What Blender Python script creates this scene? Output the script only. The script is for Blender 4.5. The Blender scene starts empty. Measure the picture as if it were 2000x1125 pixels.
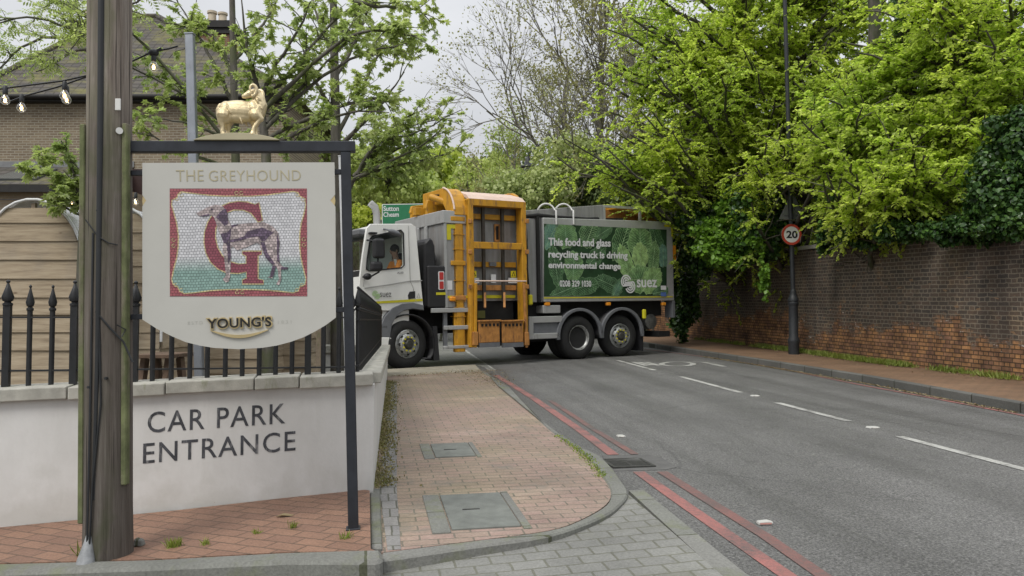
import bpy, bmesh, math, random
import numpy as np
from mathutils import Vector, Matrix
sc = bpy.context.scene
R = math.radians
# ------------------------------------------------------------------ camera, sky, sun, exposure
F, H, PIT = 1600.0, 1.556, math.atan(62.5 / 1600)
cam = bpy.data.cameras.new('camera'); camo = bpy.data.objects.new('camera', cam); sc.collection.objects.link(camo)
camo.location = (0, 0, H); camo.rotation_euler = (math.pi / 2 + PIT, 0, 0)
cam.sensor_width = 36; cam.lens = 36 * F / 2000; cam.clip_end = 2000; cam.clip_start = .05
sc.camera = camo
SUN_EL, SUN_AZ = 52, 215       # azimuth: compass direction the light comes from (0 = +y, clockwise)
wd = bpy.data.worlds.new('World'); sc.world = wd; wd.use_nodes = True
nt = wd.node_tree; nt.nodes.clear()
def nn(t, ty, **kw):
    n = t.nodes.new(ty)
    for k, v in kw.items(): setattr(n, k, v)
    return n
out = nn(nt, 'ShaderNodeOutputWorld'); bg = nn(nt, 'ShaderNodeBackground')
sky = nn(nt, 'ShaderNodeTexSky', sky_type='NISHITA', sun_disc=False)
sky.sun_elevation = R(SUN_EL); sky.sun_rotation = R(SUN_AZ)
tc = nn(nt, 'ShaderNodeTexCoord'); sx = nn(nt, 'ShaderNodeSeparateXYZ')
nt.links.new(tc.outputs['Generated'], sx.inputs[0])
gr = nn(nt, 'ShaderNodeValToRGB')      # overcast: the zenith is brighter than the horizon
gr.color_ramp.elements[0].position = 0.0; gr.color_ramp.elements[0].color = (3.7, 3.74, 3.8, 1)
gr.color_ramp.elements[1].position = 1.0; gr.color_ramp.elements[1].color = (13.5, 13.7, 14.0, 1)
nt.links.new(sx.outputs['Z'], gr.inputs[0])
mp = nn(nt, 'ShaderNodeMapping'); mp.inputs['Scale'].default_value = (1.3, 1.3, 4.2)
nz = nn(nt, 'ShaderNodeTexNoise'); nz.inputs['Scale'].default_value = 2.2; nz.inputs['Detail'].default_value = 5
nt.links.new(tc.outputs['Generated'], mp.inputs[0]); nt.links.new(mp.outputs[0], nz.inputs['Vector'])
cr = nn(nt, 'ShaderNodeValToRGB')
cr.color_ramp.elements[0].position = .3; cr.color_ramp.elements[0].color = (.84, .84, .85, 1)
cr.color_ramp.elements[1].position = .7; cr.color_ramp.elements[1].color = (1.08, 1.08, 1.08, 1)
nt.links.new(nz.outputs['Fac'], cr.inputs[0])
mu = nn(nt, 'ShaderNodeMixRGB', blend_type='MULTIPLY'); mu.inputs[0].default_value = 1
nt.links.new(gr.outputs[0], mu.inputs[1]); nt.links.new(cr.outputs[0], mu.inputs[2])
mx = nn(nt, 'ShaderNodeMixRGB'); mx.inputs[0].default_value = .92     # cloud layer over the blue sky
nt.links.new(sky.outputs[0], mx.inputs[1]); nt.links.new(mu.outputs[0], mx.inputs[2])
nt.links.new(mx.outputs[0], bg.inputs[0]); bg.inputs[1].default_value = .1
nt.links.new(bg.outputs[0], out.inputs[0])
sl = bpy.data.lights.new('sun', 'SUN'); sl.energy = 1.7; sl.angle = R(25); sl.color = (1, .96, .9)
so = bpy.data.objects.new('sun', sl); sc.collection.objects.link(so)
so.rotation_euler = (R(90 - SUN_EL), 0, R(180 - SUN_AZ) + math.pi * 0)
_sd = Vector((math.sin(R(SUN_AZ)) * math.cos(R(SUN_EL)), math.cos(R(SUN_AZ)) * math.cos(R(SUN_EL)), math.sin(R(SUN_EL))))
so.rotation_euler = _sd.to_track_quat('Z', 'Y').to_euler()
sc.view_settings.view_transform = 'Standard'; sc.view_settings.look = 'None'
sc.view_settings.exposure = 0.33; sc.view_settings.gamma = 1
sc.cycles.max_bounces = 8; sc.cycles.diffuse_bounces = 5; sc.cycles.glossy_bounces = 2
sc.cycles.transmission_bounces = 4; sc.cycles.transparent_max_bounces = 6; sc.cycles.use_denoising = True
C = sc.collection
# ------------------------------------------------------------------ photograph -> world helpers
A_, B_ = .0065, .030            # the ground rises gently up the road
cp_, sp_ = math.cos(PIT), math.sin(PIT)
O_ = Vector((0, 0, H))
def ray(px, py):
    x = (px - 1000) / F; z = -(py - 562.5) / F
    return Vector((x, cp_ - z * sp_, sp_ + z * cp_))
def P(px, py, Y):
    r = ray(px, py); return O_ + r * (Y / r.y)
PL_ROAD = (A_, B_, 0.0); PL_PATCH = (.0603, .030, .1637); PL_DRIVE = (A_ + .0333, B_, .018)
def GP(px, py, pl=PL_ROAD, dz=0.0):
    r = ray(px, py); a, b, c = pl
    t = (H - c - dz) / (a * r.x + b * r.y - r.z); return O_ + r * t
def gz(x, y, pl=PL_ROAD): return pl[0] * x + pl[1] * y + pl[2]
def frame(o, ex, up=(0, 0, 1)):
    """local x = right along the surface, local y = away from the viewer, local z = up"""
    ex = Vector(ex).normalized(); up = Vector(up); up = (up - ex * up.dot(ex)).normalized(); ey = up.cross(ex)
    m = Matrix.Identity(4)
    for i in range(3): m[i][0] = ex[i]; m[i][1] = ey[i]; m[i][2] = up[i]; m[i][3] = o[i]
    return m
def on(M, px, py, yo=0.0):
    """where the line of sight of a pixel meets the plane local y = yo of a frame: (x, z)"""
    I = M.inverted(); o = I @ O_; d = I.to_3x3() @ ray(px, py)
    t = (yo - o.y) / d.y; q = o + d * t; return (q.x, q.z)
T = Matrix.Translation
# ------------------------------------------------------------------ objects
WM = {}
def tag(o, label=None, cat=None, group=None, kind=None):
    if label: o['label'] = label
    if cat: o['category'] = cat
    if group: o['group'] = group
    if kind: o['kind'] = kind
    return o
def thing(name, label, cat, M, group=None):
    o = bpy.data.objects.new(name, None); C.objects.link(o); o.empty_display_size = .2
    if not isinstance(M, Matrix): M = T(Vector(M))
    o.matrix_world = M; WM[o.name] = M.copy(); return tag(o, label, cat, group)
def link(o, parent, M=None):
    C.objects.link(o)
    if parent is not None: o.parent = parent
    elif M is not None: o.matrix_world = M
    return o
def dup(o, parent=None):
    c = o.copy(); C.objects.link(c); c.parent = parent
    for ch in list(o.children): dup(ch, c)
    return c
class MB:
    def __init__(s): s.V = []; s.Fc = []; s.UV = None
    def add(s, vs, fs):
        n = len(s.V); s.V += [tuple(v) for v in vs]; s.Fc += [tuple(i + n for i in f) for f in fs]; return s
    def box(s, x0, x1, y0, y1, z0, z1):
        return s.hull([(x0, y0, z0), (x1, y0, z0), (x1, y1, z0), (x0, y1, z0), (x0, y0, z1), (x1, y0, z1), (x1, y1, z1), (x0, y1, z1)])
    def hull(s, p):
        return s.add(p, [(0, 3, 2, 1), (4, 5, 6, 7), (0, 1, 5, 4), (1, 2, 6, 5), (2, 3, 7, 6), (3, 0, 4, 7)])
    def bar(s, a, b, w, h, up=(0, 0, 1)):
        a, b = Vector(a), Vector(b); d = (b - a).normalized(); u = Vector(up)
        if abs(d.dot(u)) > .98: u = Vector((0, 1, 0))
        r = d.cross(u).normalized(); u = r.cross(d)
        q = [(-1, -1), (1, -1), (1, 1), (-1, 1)]
        return s.hull([a + r * (w / 2 * i) + u * (h / 2 * j) for i, j in q] + [b + r * (w / 2 * i) + u * (h / 2 * j) for i, j in q])
    def prism(s, poly, y0, y1, ax='y'):
        n = len(poly)
        f = {'y': lambda a, b, d: (a, d, b), 'x': lambda a, b, d: (d, a, b), 'z': lambda a, b, d: (a, b, d)}[ax]
        vs = [f(a, b, y0) for a, b in poly] + [f(a, b, y1) for a, b in poly]
        return s.add(vs, [tuple(range(n)), tuple(range(2 * n - 1, n - 1, -1))] + [(i, (i + 1) % n, n + (i + 1) % n, n + i) for i in range(n)])
    def tube(s, pts, r, n=8, cap=True):
        pts = [Vector(p) for p in pts]; k = len(pts); rs = r if isinstance(r, (list, tuple)) else [r] * k
        vs = []; u = None
        for i, p in enumerate(pts):
            d = (pts[min(i + 1, k - 1)] - pts[max(i - 1, 0)]).normalized()
            if u is None: u = d.orthogonal().normalized()
            u = (u - d * u.dot(d)).normalized(); w = d.cross(u)
            vs += [p + (u * math.cos(2 * math.pi * j / n) + w * math.sin(2 * math.pi * j / n)) * rs[i] for j in range(n)]
        fs = [(i * n + j, i * n + (j + 1) % n, (i + 1) * n + (j + 1) % n, (i + 1) * n + j) for i in range(k - 1) for j in range(n)]
        if cap: fs += [tuple(range(n - 1, -1, -1)), tuple(range((k - 1) * n, k * n))]
        return s.add(vs, fs)
    def lathe(s, prof, o=(0, 0, 0), ax=(0, 0, 1), n=24, cap=True):
        ax = Vector(ax).normalized(); u = ax.orthogonal().normalized(); w = ax.cross(u); o = Vector(o)
        vs = [o + ax * h + (u * math.cos(2 * math.pi * j / n) + w * math.sin(2 * math.pi * j / n)) * max(r, 1e-4) for r, h in prof for j in range(n)]
        k = len(prof)
        fs = [(i * n + j, i * n + (j + 1) % n, (i + 1) * n + (j + 1) % n, (i + 1) * n + j) for i in range(k - 1) for j in range(n)]
        if cap: fs += [tuple(range(n - 1, -1, -1)), tuple(range((k - 1) * n, k * n))]
        return s.add(vs, fs)
    def ball(s, c, r, n=12, m=8, rot=None):
        c = Vector(c); r = (r, r, r) if not isinstance(r, (tuple, list)) else r
        vs = []
        for i in range(m + 1):
            t = math.pi * i / m
            for j in range(n):
                a = 2 * math.pi * j / n
                v = Vector((r[0] * max(math.sin(t), 1e-3) * math.cos(a), r[1] * max(math.sin(t), 1e-3) * math.sin(a), r[2] * math.cos(t)))
                vs.append(c + (rot @ v if rot else v))
        return s.add(vs, [(i * n + j, i * n + (j + 1) % n, (i + 1) * n + (j + 1) % n, (i + 1) * n + j) for i in range(m) for j in range(n)])
    def build(s, name, m, parent=None, M=None, smooth=0, bev=0, fix=True, seg=1):
        me = bpy.data.meshes.new(name); me.from_pydata(s.V, [], s.Fc)
        if fix:
            b = bmesh.new(); b.from_mesh(me); bmesh.ops.recalc_face_normals(b, faces=b.faces); b.to_mesh(me); b.free()
        if s.UV:
            uv = me.uv_layers.new(name='UVMap'); li = np.empty(len(me.loops), np.int32); me.loops.foreach_get('vertex_index', li)
            uv.data.foreach_set('uv', np.array(s.UV, np.float32)[li].ravel())
        me.materials.append(m)
        if smooth:
            me.shade_smooth(); me.set_sharp_from_angle(angle=R(smooth))
        o = link(bpy.data.objects.new(name, me), parent, M)
        if bev:
            md = o.modifiers.new('bevel', 'BEVEL'); md.width = bev; md.segments = seg; md.limit_method = 'ANGLE'; md.angle_limit = R(40)
        return o
def rot2(pts, a, c=(0, 0)):
    ca, sa = math.cos(a), math.sin(a); return [(c[0] + x * ca - y * sa, c[1] + x * sa + y * ca) for x, y in pts]
def ell(cx, cz, rx, rz, n=32, a0=0, a1=360):
    k = n if a1 - a0 >= 360 else n + 1
    return [(cx + rx * math.cos(R(a0 + (a1 - a0) * i / n)), cz + rz * math.sin(R(a0 + (a1 - a0) * i / n))) for i in range(k)]
def rrect(x0, x1, z0, z1, r, n=5):
    o = []
    for cx, cz, a in ((x1 - r, z1 - r, 0), (x0 + r, z1 - r, 90), (x0 + r, z0 + r, 180), (x1 - r, z0 + r, 270)):
        o += [(cx + r * math.cos(R(a + 90 * i / n)), cz + r * math.sin(R(a + 90 * i / n))) for i in range(n + 1)]
    return o
def _curve_mesh(cu):
    o = bpy.data.objects.new('tmp', cu); C.objects.link(o)
    dg = bpy.context.evaluated_depsgraph_get(); dg.update()
    me = bpy.data.meshes.new_from_object(o.evaluated_get(dg)); bpy.data.objects.remove(o); return me
def _to_front(me, y):
    """curve xy -> local xz, curve thickness -> towards the viewer, front face at local y"""
    n = len(me.vertices); a = np.empty(n * 3, np.float32); me.vertices.foreach_get('co', a); a = a.reshape(-1, 3)
    b = np.stack([a[:, 0], y - (a[:, 2] - a[:, 2].max()), a[:, 1]], 1); me.vertices.foreach_set('co', b.ravel().astype(np.float32))
    me.update(); return me
def plate(name, loops, y, thick, m, parent, bev=0, M=None):
    """flat outline(s) with even-odd holes, front face at local y, going thick away from the viewer"""
    cu = bpy.data.curves.new('tmp', 'CURVE'); cu.dimensions = '2D'; cu.fill_mode = 'BOTH'; cu.extrude = thick / 2
    cu.bevel_depth = bev; cu.bevel_resolution = 1
    for lp in loops:
        sp = cu.splines.new('POLY'); sp.points.add(len(lp) - 1); sp.use_cyclic_u = True
        for p, q in zip(sp.points, lp): p.co = (q[0], q[1], 0, 1)
    me = _to_front(_curve_mesh(cu), y); bpy.data.curves.remove(cu); me.materials.clear(); me.materials.append(m)
    me.name = name
    return link(bpy.data.objects.new(name, me), parent, M)
def text(name, body, x0, x1, z0, z1, y, thick, m, parent, weight=0.0, slope=0.0, spacing=1.0, shear=0.0):
    """lettering fitted into the rectangle x0..x1, z0..z1 of a surface (slope: rise over the width)"""
    cu = bpy.data.curves.new('tmp', 'FONT'); cu.body = body; cu.size = 1; cu.extrude = .02; cu.offset = weight; cu.space_character = spacing
    cu.resolution_u = 4; cu.shear = shear
    me = _curve_mesh(cu); bpy.data.curves.remove(cu)
    n = len(me.vertices); a = np.empty(n * 3, np.float32); me.vertices.foreach_get('co', a); a = a.reshape(-1, 3)
    lo, hi = a.min(0), a.max(0); f = (a - lo) / (hi - lo)
    x = x0 + f[:, 0] * (x1 - x0); z = z0 + f[:, 1] * (z1 - z0) + slope * f[:, 0]; yy = y + (1 - f[:, 2]) * thick
    me.vertices.foreach_set('co', np.stack([x, yy, z], 1).astype(np.float32).ravel()); me.update()
    me.materials.clear(); me.materials.append(m); me.name = name
    return link(bpy.data.objects.new(name, me), parent)
# ------------------------------------------------------------------ materials
def _new(name):
    m = bpy.data.materials.new(name); m.use_nodes = True; t = m.node_tree
    return m, t, t.nodes['Principled BSDF']
def _c(c): return (c[0], c[1], c[2], 1)
def _coords(t, src='Object', scale=(1, 1, 1), rot=(0, 0, 0), loc=(0, 0, 0)):
    tc = nn(t, 'ShaderNodeTexCoord'); mp = nn(t, 'ShaderNodeMapping')
    mp.inputs['Scale'].default_value = scale; mp.inputs['Rotation'].default_value = rot; mp.inputs['Location'].default_value = loc
    t.links.new(tc.outputs[src], mp.inputs[0]); return mp.outputs[0]
def _noise(t, vec, scale, detail=4, rough=.6):
    n = nn(t, 'ShaderNodeTexNoise'); n.inputs['Scale'].default_value = scale; n.inputs['Detail'].default_value = detail
    n.inputs['Roughness'].default_value = rough; t.links.new(vec, n.inputs['Vector']); return n.outputs['Fac']
def _ramp(t, f, stops):
    r = nn(t, 'ShaderNodeValToRGB'); e = r.color_ramp.elements
    while len(e) < len(stops): e.new(.5)
    for k, (p, c) in zip(e, stops): k.position = p; k.color = _c(c) if isinstance(c, (tuple, list)) else (c, c, c, 1)
    t.links.new(f, r.inputs[0]); return r.outputs[0]
def _mix(t, f, a, b, bt='MIX'):
    n = nn(t, 'ShaderNodeMixRGB', blend_type=bt)
    for i, v in enumerate((f, a, b)):
        if isinstance(v, (int, float)): n.inputs[i].default_value = v if i == 0 else (v, v, v, 1)
        elif isinstance(v, (tuple, list)): n.inputs[i].default_value = _c(v)
        else: t.links.new(v, n.inputs[i])
    return n.outputs[0]
def _bump(t, b, h, s=.3, d=.01):
    n = nn(t, 'ShaderNodeBump'); n.inputs['Strength'].default_value = s; n.inputs['Distance'].default_value = d
    t.links.new(h, n.inputs['Height']); t.links.new(n.outputs[0], b.inputs['Normal'])
def paint(name, c, rough=.5, metal=0.0, var=.12, scale=6.0, dirt=None, spec=.4, bump=0.0, coat=0.0):
    """plain paint / metal / plastic with a little uneven wear"""
    m, t, b = _new(name); v = _coords(t)
    n = _noise(t, v, scale, 5)
    col = _ramp(t, n, [(.3, tuple(x * (1 - var) for x in c)), (.7, tuple(min(1, x * (1 + var * .6)) for x in c))])
    if dirt:
        n2 = _noise(t, _coords(t, scale=(3, 3, .7)), dirt[1], 6, .7)
        col = _mix(t, _ramp(t, n2, [(dirt[2], 0), (dirt[2] + .15, 1)]), col, dirt[0])
    t.links.new(col, b.inputs['Base Color']); b.inputs['Roughness'].default_value = rough; b.inputs['Metallic'].default_value = metal
    b.inputs['Specular IOR Level'].default_value = spec
    if coat: b.inputs['Coat Weight'].default_value = coat; b.inputs['Coat Roughness'].default_value = .1
    if bump: _bump(t, b, _noise(t, v, scale * 12, 3), bump, .004)
    return m
def bricks(name, c1, c2, mort, bw, bh, ms=.01, src='Object', axes='xz', rot=0.0, off=.5, rough=.85, bump=.5, extra=None, smooth=.1, blotch=(.75, 1.15), bs=1.2, squash=1.0, warp=.012):
    m, t, b = _new(name)
    tcn = nn(t, 'ShaderNodeTexCoord'); sp = nn(t, 'ShaderNodeSeparateXYZ'); cb = nn(t, 'ShaderNodeCombineXYZ')
    t.links.new(tcn.outputs[src], sp.inputs[0])
    t.links.new(sp.outputs[axes[0].upper()], cb.inputs[0]); t.links.new(sp.outputs[axes[1].upper()], cb.inputs[1])
    t.links.new(sp.outputs[[k for k in 'XYZ' if k.lower() not in axes][0]], cb.inputs[2])
    mp = nn(t, 'ShaderNodeMapping'); mp.inputs['Rotation'].default_value = (0, 0, rot); t.links.new(cb.outputs[0], mp.inputs[0])
    wob = _noise(t, mp.outputs[0], 3.0, 2)
    wv = _mix(t, warp, mp.outputs[0], nn_noise_col(t, mp.outputs[0], 9.0))
    br = nn(t, 'ShaderNodeTexBrick', offset=off, squash=squash, squash_frequency=2); t.links.new(wv, br.inputs['Vector'])
    br.inputs['Color1'].default_value = _c(c1); br.inputs['Color2'].default_value = _c(c2); br.inputs['Mortar'].default_value = _c(mort)
    br.inputs['Scale'].default_value = 1; br.inputs['Mortar Size'].default_value = ms; br.inputs['Mortar Smooth'].default_value = smooth
    br.inputs['Brick Width'].default_value = bw; br.inputs['Row Height'].default_value = bh; br.inputs['Bias'].default_value = 0
    n1 = _noise(t, mp.outputs[0], bs, 5, .65)
    col = _mix(t, 1, br.outputs['Color'], _ramp(t, n1, [(.3, blotch[0]), (.72, blotch[1])]), 'MULTIPLY')
    n2 = _noise(t, mp.outputs[0], 60, 3)
    col = _mix(t, 1, col, _ramp(t, n2, [(.3, .8), (.7, 1.15)]), 'MULTIPLY')
    if extra: col = extra(t, mp.outputs[0], br, col)
    t.links.new(col, b.inputs['Base Color']); b.inputs['Roughness'].default_value = rough; b.inputs['Specular IOR Level'].default_value = .3
    h = _mix(t, .35, br.outputs['Fac'], _ramp(t, n2, [(.2, 1), (.8, 0)]))
    inv = nn(t, 'ShaderNodeInvert'); t.links.new(h, inv.inputs['Color']); _bump(t, b, inv.outputs[0], bump, .012)
    return m
def nn_noise_col(t, vec, scale):
    n = nn(t, 'ShaderNodeTexNoise'); n.inputs['Scale'].default_value = scale; n.inputs['Detail'].default_value = 2; t.links.new(vec, n.inputs['Vector']); return n.outputs['Color']
def leafmat(name, cols, trans=.45, rough=.55, clump=.6):
    """foliage: every leaf its own shade, larger patches of lighter and darker growth, light passes through"""
    m, t, b = _new(name); g = nn(t, 'ShaderNodeNewGeometry')
    col = _ramp(t, g.outputs['Random Per Island'], [(i / (len(cols) - 1), c) for i, c in enumerate(cols)])
    n = _noise(t, _coords(t), clump, 3)
    col = _mix(t, 1, col, _ramp(t, n, [(.3, (.80, .86, .85)), (.7, (1.12, 1.06, 1.0))]), 'MULTIPLY')
    t.links.new(col, b.inputs['Base Color']); b.inputs['Roughness'].default_value = rough; b.inputs['Specular IOR Level'].default_value = .3
    tr = nn(t, 'ShaderNodeBsdfTranslucent'); t.links.new(_mix(t, 1, col, (1.25, 1.3, .95), 'MULTIPLY'), tr.inputs[0])
    ms = nn(t, 'ShaderNodeMixShader'); ms.inputs[0].default_value = trans
    t.links.new(b.outputs[0], ms.inputs[1]); t.links.new(tr.outputs[0], ms.inputs[2])
    t.links.new(ms.outputs[0], t.nodes['Material Output'].inputs[0]); return m
def barkmat(name, c1, c2, scale=5, moss=None):
    m, t, b = _new(name); v = _coords(t, scale=(4, 4, .8)); n = _noise(t, v, scale, 6, .7)
    col = _ramp(t, n, [(.3, c1), (.7, c2)])
    if moss: col = _mix(t, _ramp(t, _noise(t, _coords(t), 2, 3), [(.5, 0), (.62, 1)]), col, moss)
    t.links.new(col, b.inputs['Base Color']); b.inputs['Roughness'].default_value = .9; _bump(t, b, n, .6, .02); return m
def glow(name, c, s):
    m, t, b = _new(name); b.inputs['Base Color'].default_value = _c(c); b.inputs['Emission Color'].default_value = _c(c); b.inputs['Emission Strength'].default_value = s; return m
def glass(name, c=(.9, .95, .95), alpha=.25, rough=.05):
    m, t, b = _new(name); tr = nn(t, 'ShaderNodeBsdfTransparent'); tr.inputs[0].default_value = _c(c)
    gl = nn(t, 'ShaderNodeBsdfGlossy'); gl.inputs['Roughness'].default_value = rough; gl.inputs[0].default_value = (1, 1, 1, 1)
    lw = nn(t, 'ShaderNodeLayerWeight'); lw.inputs[0].default_value = .5; fr = nn(t, 'ShaderNodeMath', operation='POWER'); fr.inputs[1].default_value = 4; t.links.new(lw.outputs['Facing'], fr.inputs[0])
    ad = nn(t, 'ShaderNodeMath', operation='ADD'); ad.inputs[1].default_value = alpha; t.links.new(fr.outputs[0], ad.inputs[0])
    ms = nn(t, 'ShaderNodeMixShader'); t.links.new(ad.outputs[0], ms.inputs[0]); t.links.new(tr.outputs[0], ms.inputs[1]); t.links.new(gl.outputs[0], ms.inputs[2])
    t.links.new(ms.outputs[0], t.nodes['Material Output'].inputs[0]); return m
rng = np.random.default_rng(7); random.seed(7)
ROADANG = math.atan(.175)
MROAD = Matrix.Rotation(ROADANG, 4, 'Z')
# ------------------------------------------------------------------ ground, road, pavements
def sheet(name, pts, m, thick=.12, parent=None, kind='structure', label=None, cat=None, bev=0):
    """a slab with its top face through the given world points"""
    pts = [Vector(p) for p in pts]; c = sum(pts, Vector()) / len(pts)
    M = T(Vector((0, 0, 0))) @ MROAD; I = M.inverted(); lp = [I @ p for p in pts]; n = len(lp)
    b = MB(); b.add(lp + [p - Vector((0, 0, thick)) for p in lp], [tuple(range(n)), tuple(range(2 * n - 1, n - 1, -1))] + [(i, n + i, n + (i + 1) % n, (i + 1) % n) for i in range(n)])
    o = b.build(name, m, parent, None if parent else M, bev=bev)
    if parent is None: WM[o.name] = M
    return tag(o, label, cat, None, kind if parent is None else None)
def ribbon(name, pts, w, m, parent, lift=.005):
    """a painted line: pts are world points on the road"""
    I = MROAD.inverted(); p = [I @ Vector(q) for q in pts]; k = len(p); L = []; Rr = []
    for i in range(k):
        d = (p[min(i + 1, k - 1)] - p[max(i - 1, 0)]); d.z = 0; d.normalize(); s = Vector((d.y, -d.x, 0)) * (w / 2)
        L.append(p[i] - s + Vector((0, 0, lift))); Rr.append(p[i] + s + Vector((0, 0, lift)))
    b = MB(); b.add(L + Rr, [(i, k + i, k + i + 1, i + 1) for i in range(k - 1)]); o = b.build(name, m, parent)
    return o
def G_(l, pl=PL_ROAD, dz=0.0): return [GP(x, y, pl, dz) for x, y in l]
def flat(l, dz=0.0, pl=PL_ROAD): return [Vector((x, y, gz(x, y, pl) + dz)) for x, y in l]
# asphalt: worn grey aggregate, darker tyre tracks running along the road, fine cracks
def asphalt():
    m, t, b = _new('asphalt'); v = _coords(t)
    base = _ramp(t, _noise(t, v, 60, 5, .85), [(.36, (.035, .035, .034)), (.5, (.11, .109, .105)), (.66, (.27, .266, .255))])
    tr = _noise(t, _coords(t, scale=(1.3, .05, 1)), 1.6, 4, .55)
    col = _mix(t, 1, base, _ramp(t, tr, [(.32, .80), (.62, 1.12)]), 'MULTIPLY')
    bl = _noise(t, v, .9, 5, .65); col = _mix(t, 1, col, _ramp(t, bl, [(.3, .82), (.7, 1.12)]), 'MULTIPLY')
    sp = _noise(t, v, 420, 1); col = _mix(t, _ramp(t, sp, [(.68, 0), (.74, .55)]), col, (.36, .355, .34))
    vo = nn(t, 'ShaderNodeTexVoronoi', feature='DISTANCE_TO_EDGE'); vo.inputs['Scale'].default_value = .33
    wv = _mix(t, .25, v, nn_noise_col(t, v, 1.6)); t.links.new(wv, vo.inputs['Vector'])
    ck = _ramp(t, vo.outputs['Distance'], [(0.0, 1), (.006, 0)])
    ck2 = _mix(t, 1, ck, _ramp(t, _noise(t, v, .5, 2), [(.52, 0), (.62, .4)]), 'MULTIPLY')
    col = _mix(t, ck2, col, (.03, .03, .03))
    t.links.new(col, b.inputs['Base Color'])
    t.links.new(_ramp(t, tr, [(.3, .5), (.7, .72)]), b.inputs['Roughness']); b.inputs['Specular IOR Level'].default_value = .35
    _bump(t, b, _noise(t, v, 150, 3, .7), .55, .006); return m
M_ASPH = asphalt()
def worn(name, c, cov=.45, edge=.1, wear=30):
    """worn thermoplastic paint: the road shows through where it has rubbed off"""
    m, t, b = _new(name); v = _coords(t)
    n = _mix(t, .5, _noise(t, v, wear, 6, .75), _noise(t, v, 2.5, 3, .6))
    col = _mix(t, _ramp(t, n, [(cov - edge, 0), (cov + edge, 1)]), (.09, .085, .08), c)
    col = _mix(t, 1, col, _ramp(t, _noise(t, v, 150, 3, .7), [(.3, .7), (.7, 1.15)]), 'MULTIPLY')
    t.links.new(col, b.inputs['Base Color']); b.inputs['Roughness'].default_value = .65; _bump(t, b, _noise(t, v, 150, 3, .7), .4, .005); return m
M_WHITE_LINE = worn('worn_white_paint', (.46, .46, .43), .44); M_RED_LINE = worn('red_line_paint', (.34, .135, .12), .47, .12)
M_RED_FAINT = worn('faded_red_paint', (.25, .105, .09), .53, .14)
M_SOIL = paint('soil', (.10, .085, .06), .95, var=.4, scale=1.5, spec=.1, bump=.6)
gx = [-260, -90, -40, -15, -6, 0, 6, 15, 40, 90, 260]; gy = [-60, -15, 0, 10, 20, 30, 45, 80, 160, 500]
b = MB(); b.add([(x, y, gz(max(-15, min(x, 15)), max(-60, min(y, 45))) - .16) for y in gy for x in gx],
                [(j * 11 + i, j * 11 + i + 1, (j + 1) * 11 + i + 1, (j + 1) * 11 + i) for j in range(len(gy) - 1) for i in range(10)])
tag(b.build('ground', M_SOIL), kind='structure')
KERB_R = [Vector((8.6, -6, gz(8.6, -6)))] + G_([(2000, 808), (1850, 779), (1700, 750), (1500, 716), (1380, 697), (1260, 678)]) + flat([(1.7, 33), (-4, 48)])
ROAD_L = flat([(3.05, -6)]) + G_([(1428, 1125), (1228, 968)]) + flat([(.2, 9), (-.75, 15.6), (-9, 15.0), (-9, 25), (-6, 48)])
road = sheet('road', [p + Vector((0, 0, 0)) for p in ROAD_L] + KERB_R[::-1], M_ASPH, .1)
for l, mm, w in (([(1247, 922), (1311, 968), (1443, 1060), (1537, 1125), (1640, 1195)], M_RED_LINE, .105), ([(1293, 922), (1361, 965), (1495, 1048), (1606, 1125), (1700, 1190)], M_RED_FAINT, .094),
              ([(968, 733), (1040, 777), (1135, 842), (1198, 889)], M_RED_LINE, .115), ([(1075, 783), (1155, 836), (1240, 888)], M_RED_FAINT, .08),
              ([(2080, 823), (2000, 807), (1850, 779), (1700, 752), (1560, 724), (1430, 702), (1260, 681)], M_RED_LINE, .085)):
    ribbon('red_line', [p - Vector((.17, 0, 0)) if w == .085 and p.x > 3 else p for p in G_(l)], w, mm, road)
for l in ([(2110, 946), (1757, 853)], [(1657, 823), (1518, 787)], [(1446, 767), (1330, 736)], [(1279, 723.5), (1206, 704)]):
    ribbon('lane_dash', G_(l), .11, M_WHITE_LINE, road)
ribbon('edge_line', G_([(962, 724), (905, 684)]), .16, M_WHITE_LINE, road)
oc = GP(1323, 711.3); od = [GP(1323 + 31 * math.cos(R(a)), 711.3 + 4.2 * math.sin(R(a))) for a in range(0, 361, 15)]
ribbon('slow_letter', od, .13, M_WHITE_LINE, road)
ribbon('slow_letter', G_([(1334, 707.2), (1374, 707.8), (1415, 716.3)]), .15, M_WHITE_LINE, road)
for l in ([(1235, 707), (1263, 714.5)], [(1247, 707.5), (1274, 713.5)], [(1262, 707.5), (1288, 714.5)]):
    ribbon('slow_letter', G_(l), .12, M_WHITE_LINE, road)
M_PATCH = paint('smooth_tarmac', (.105, .104, .1), .8, var=.2, scale=9, bump=.4)
sheet('tarmac_patch', [p + Vector((0, 0, .004)) for p in G_([(1176, 890), (1268, 889), (1290, 893), (1322, 913), (1300, 918), (1190, 921)])], M_PATCH, .05, road)
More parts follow.
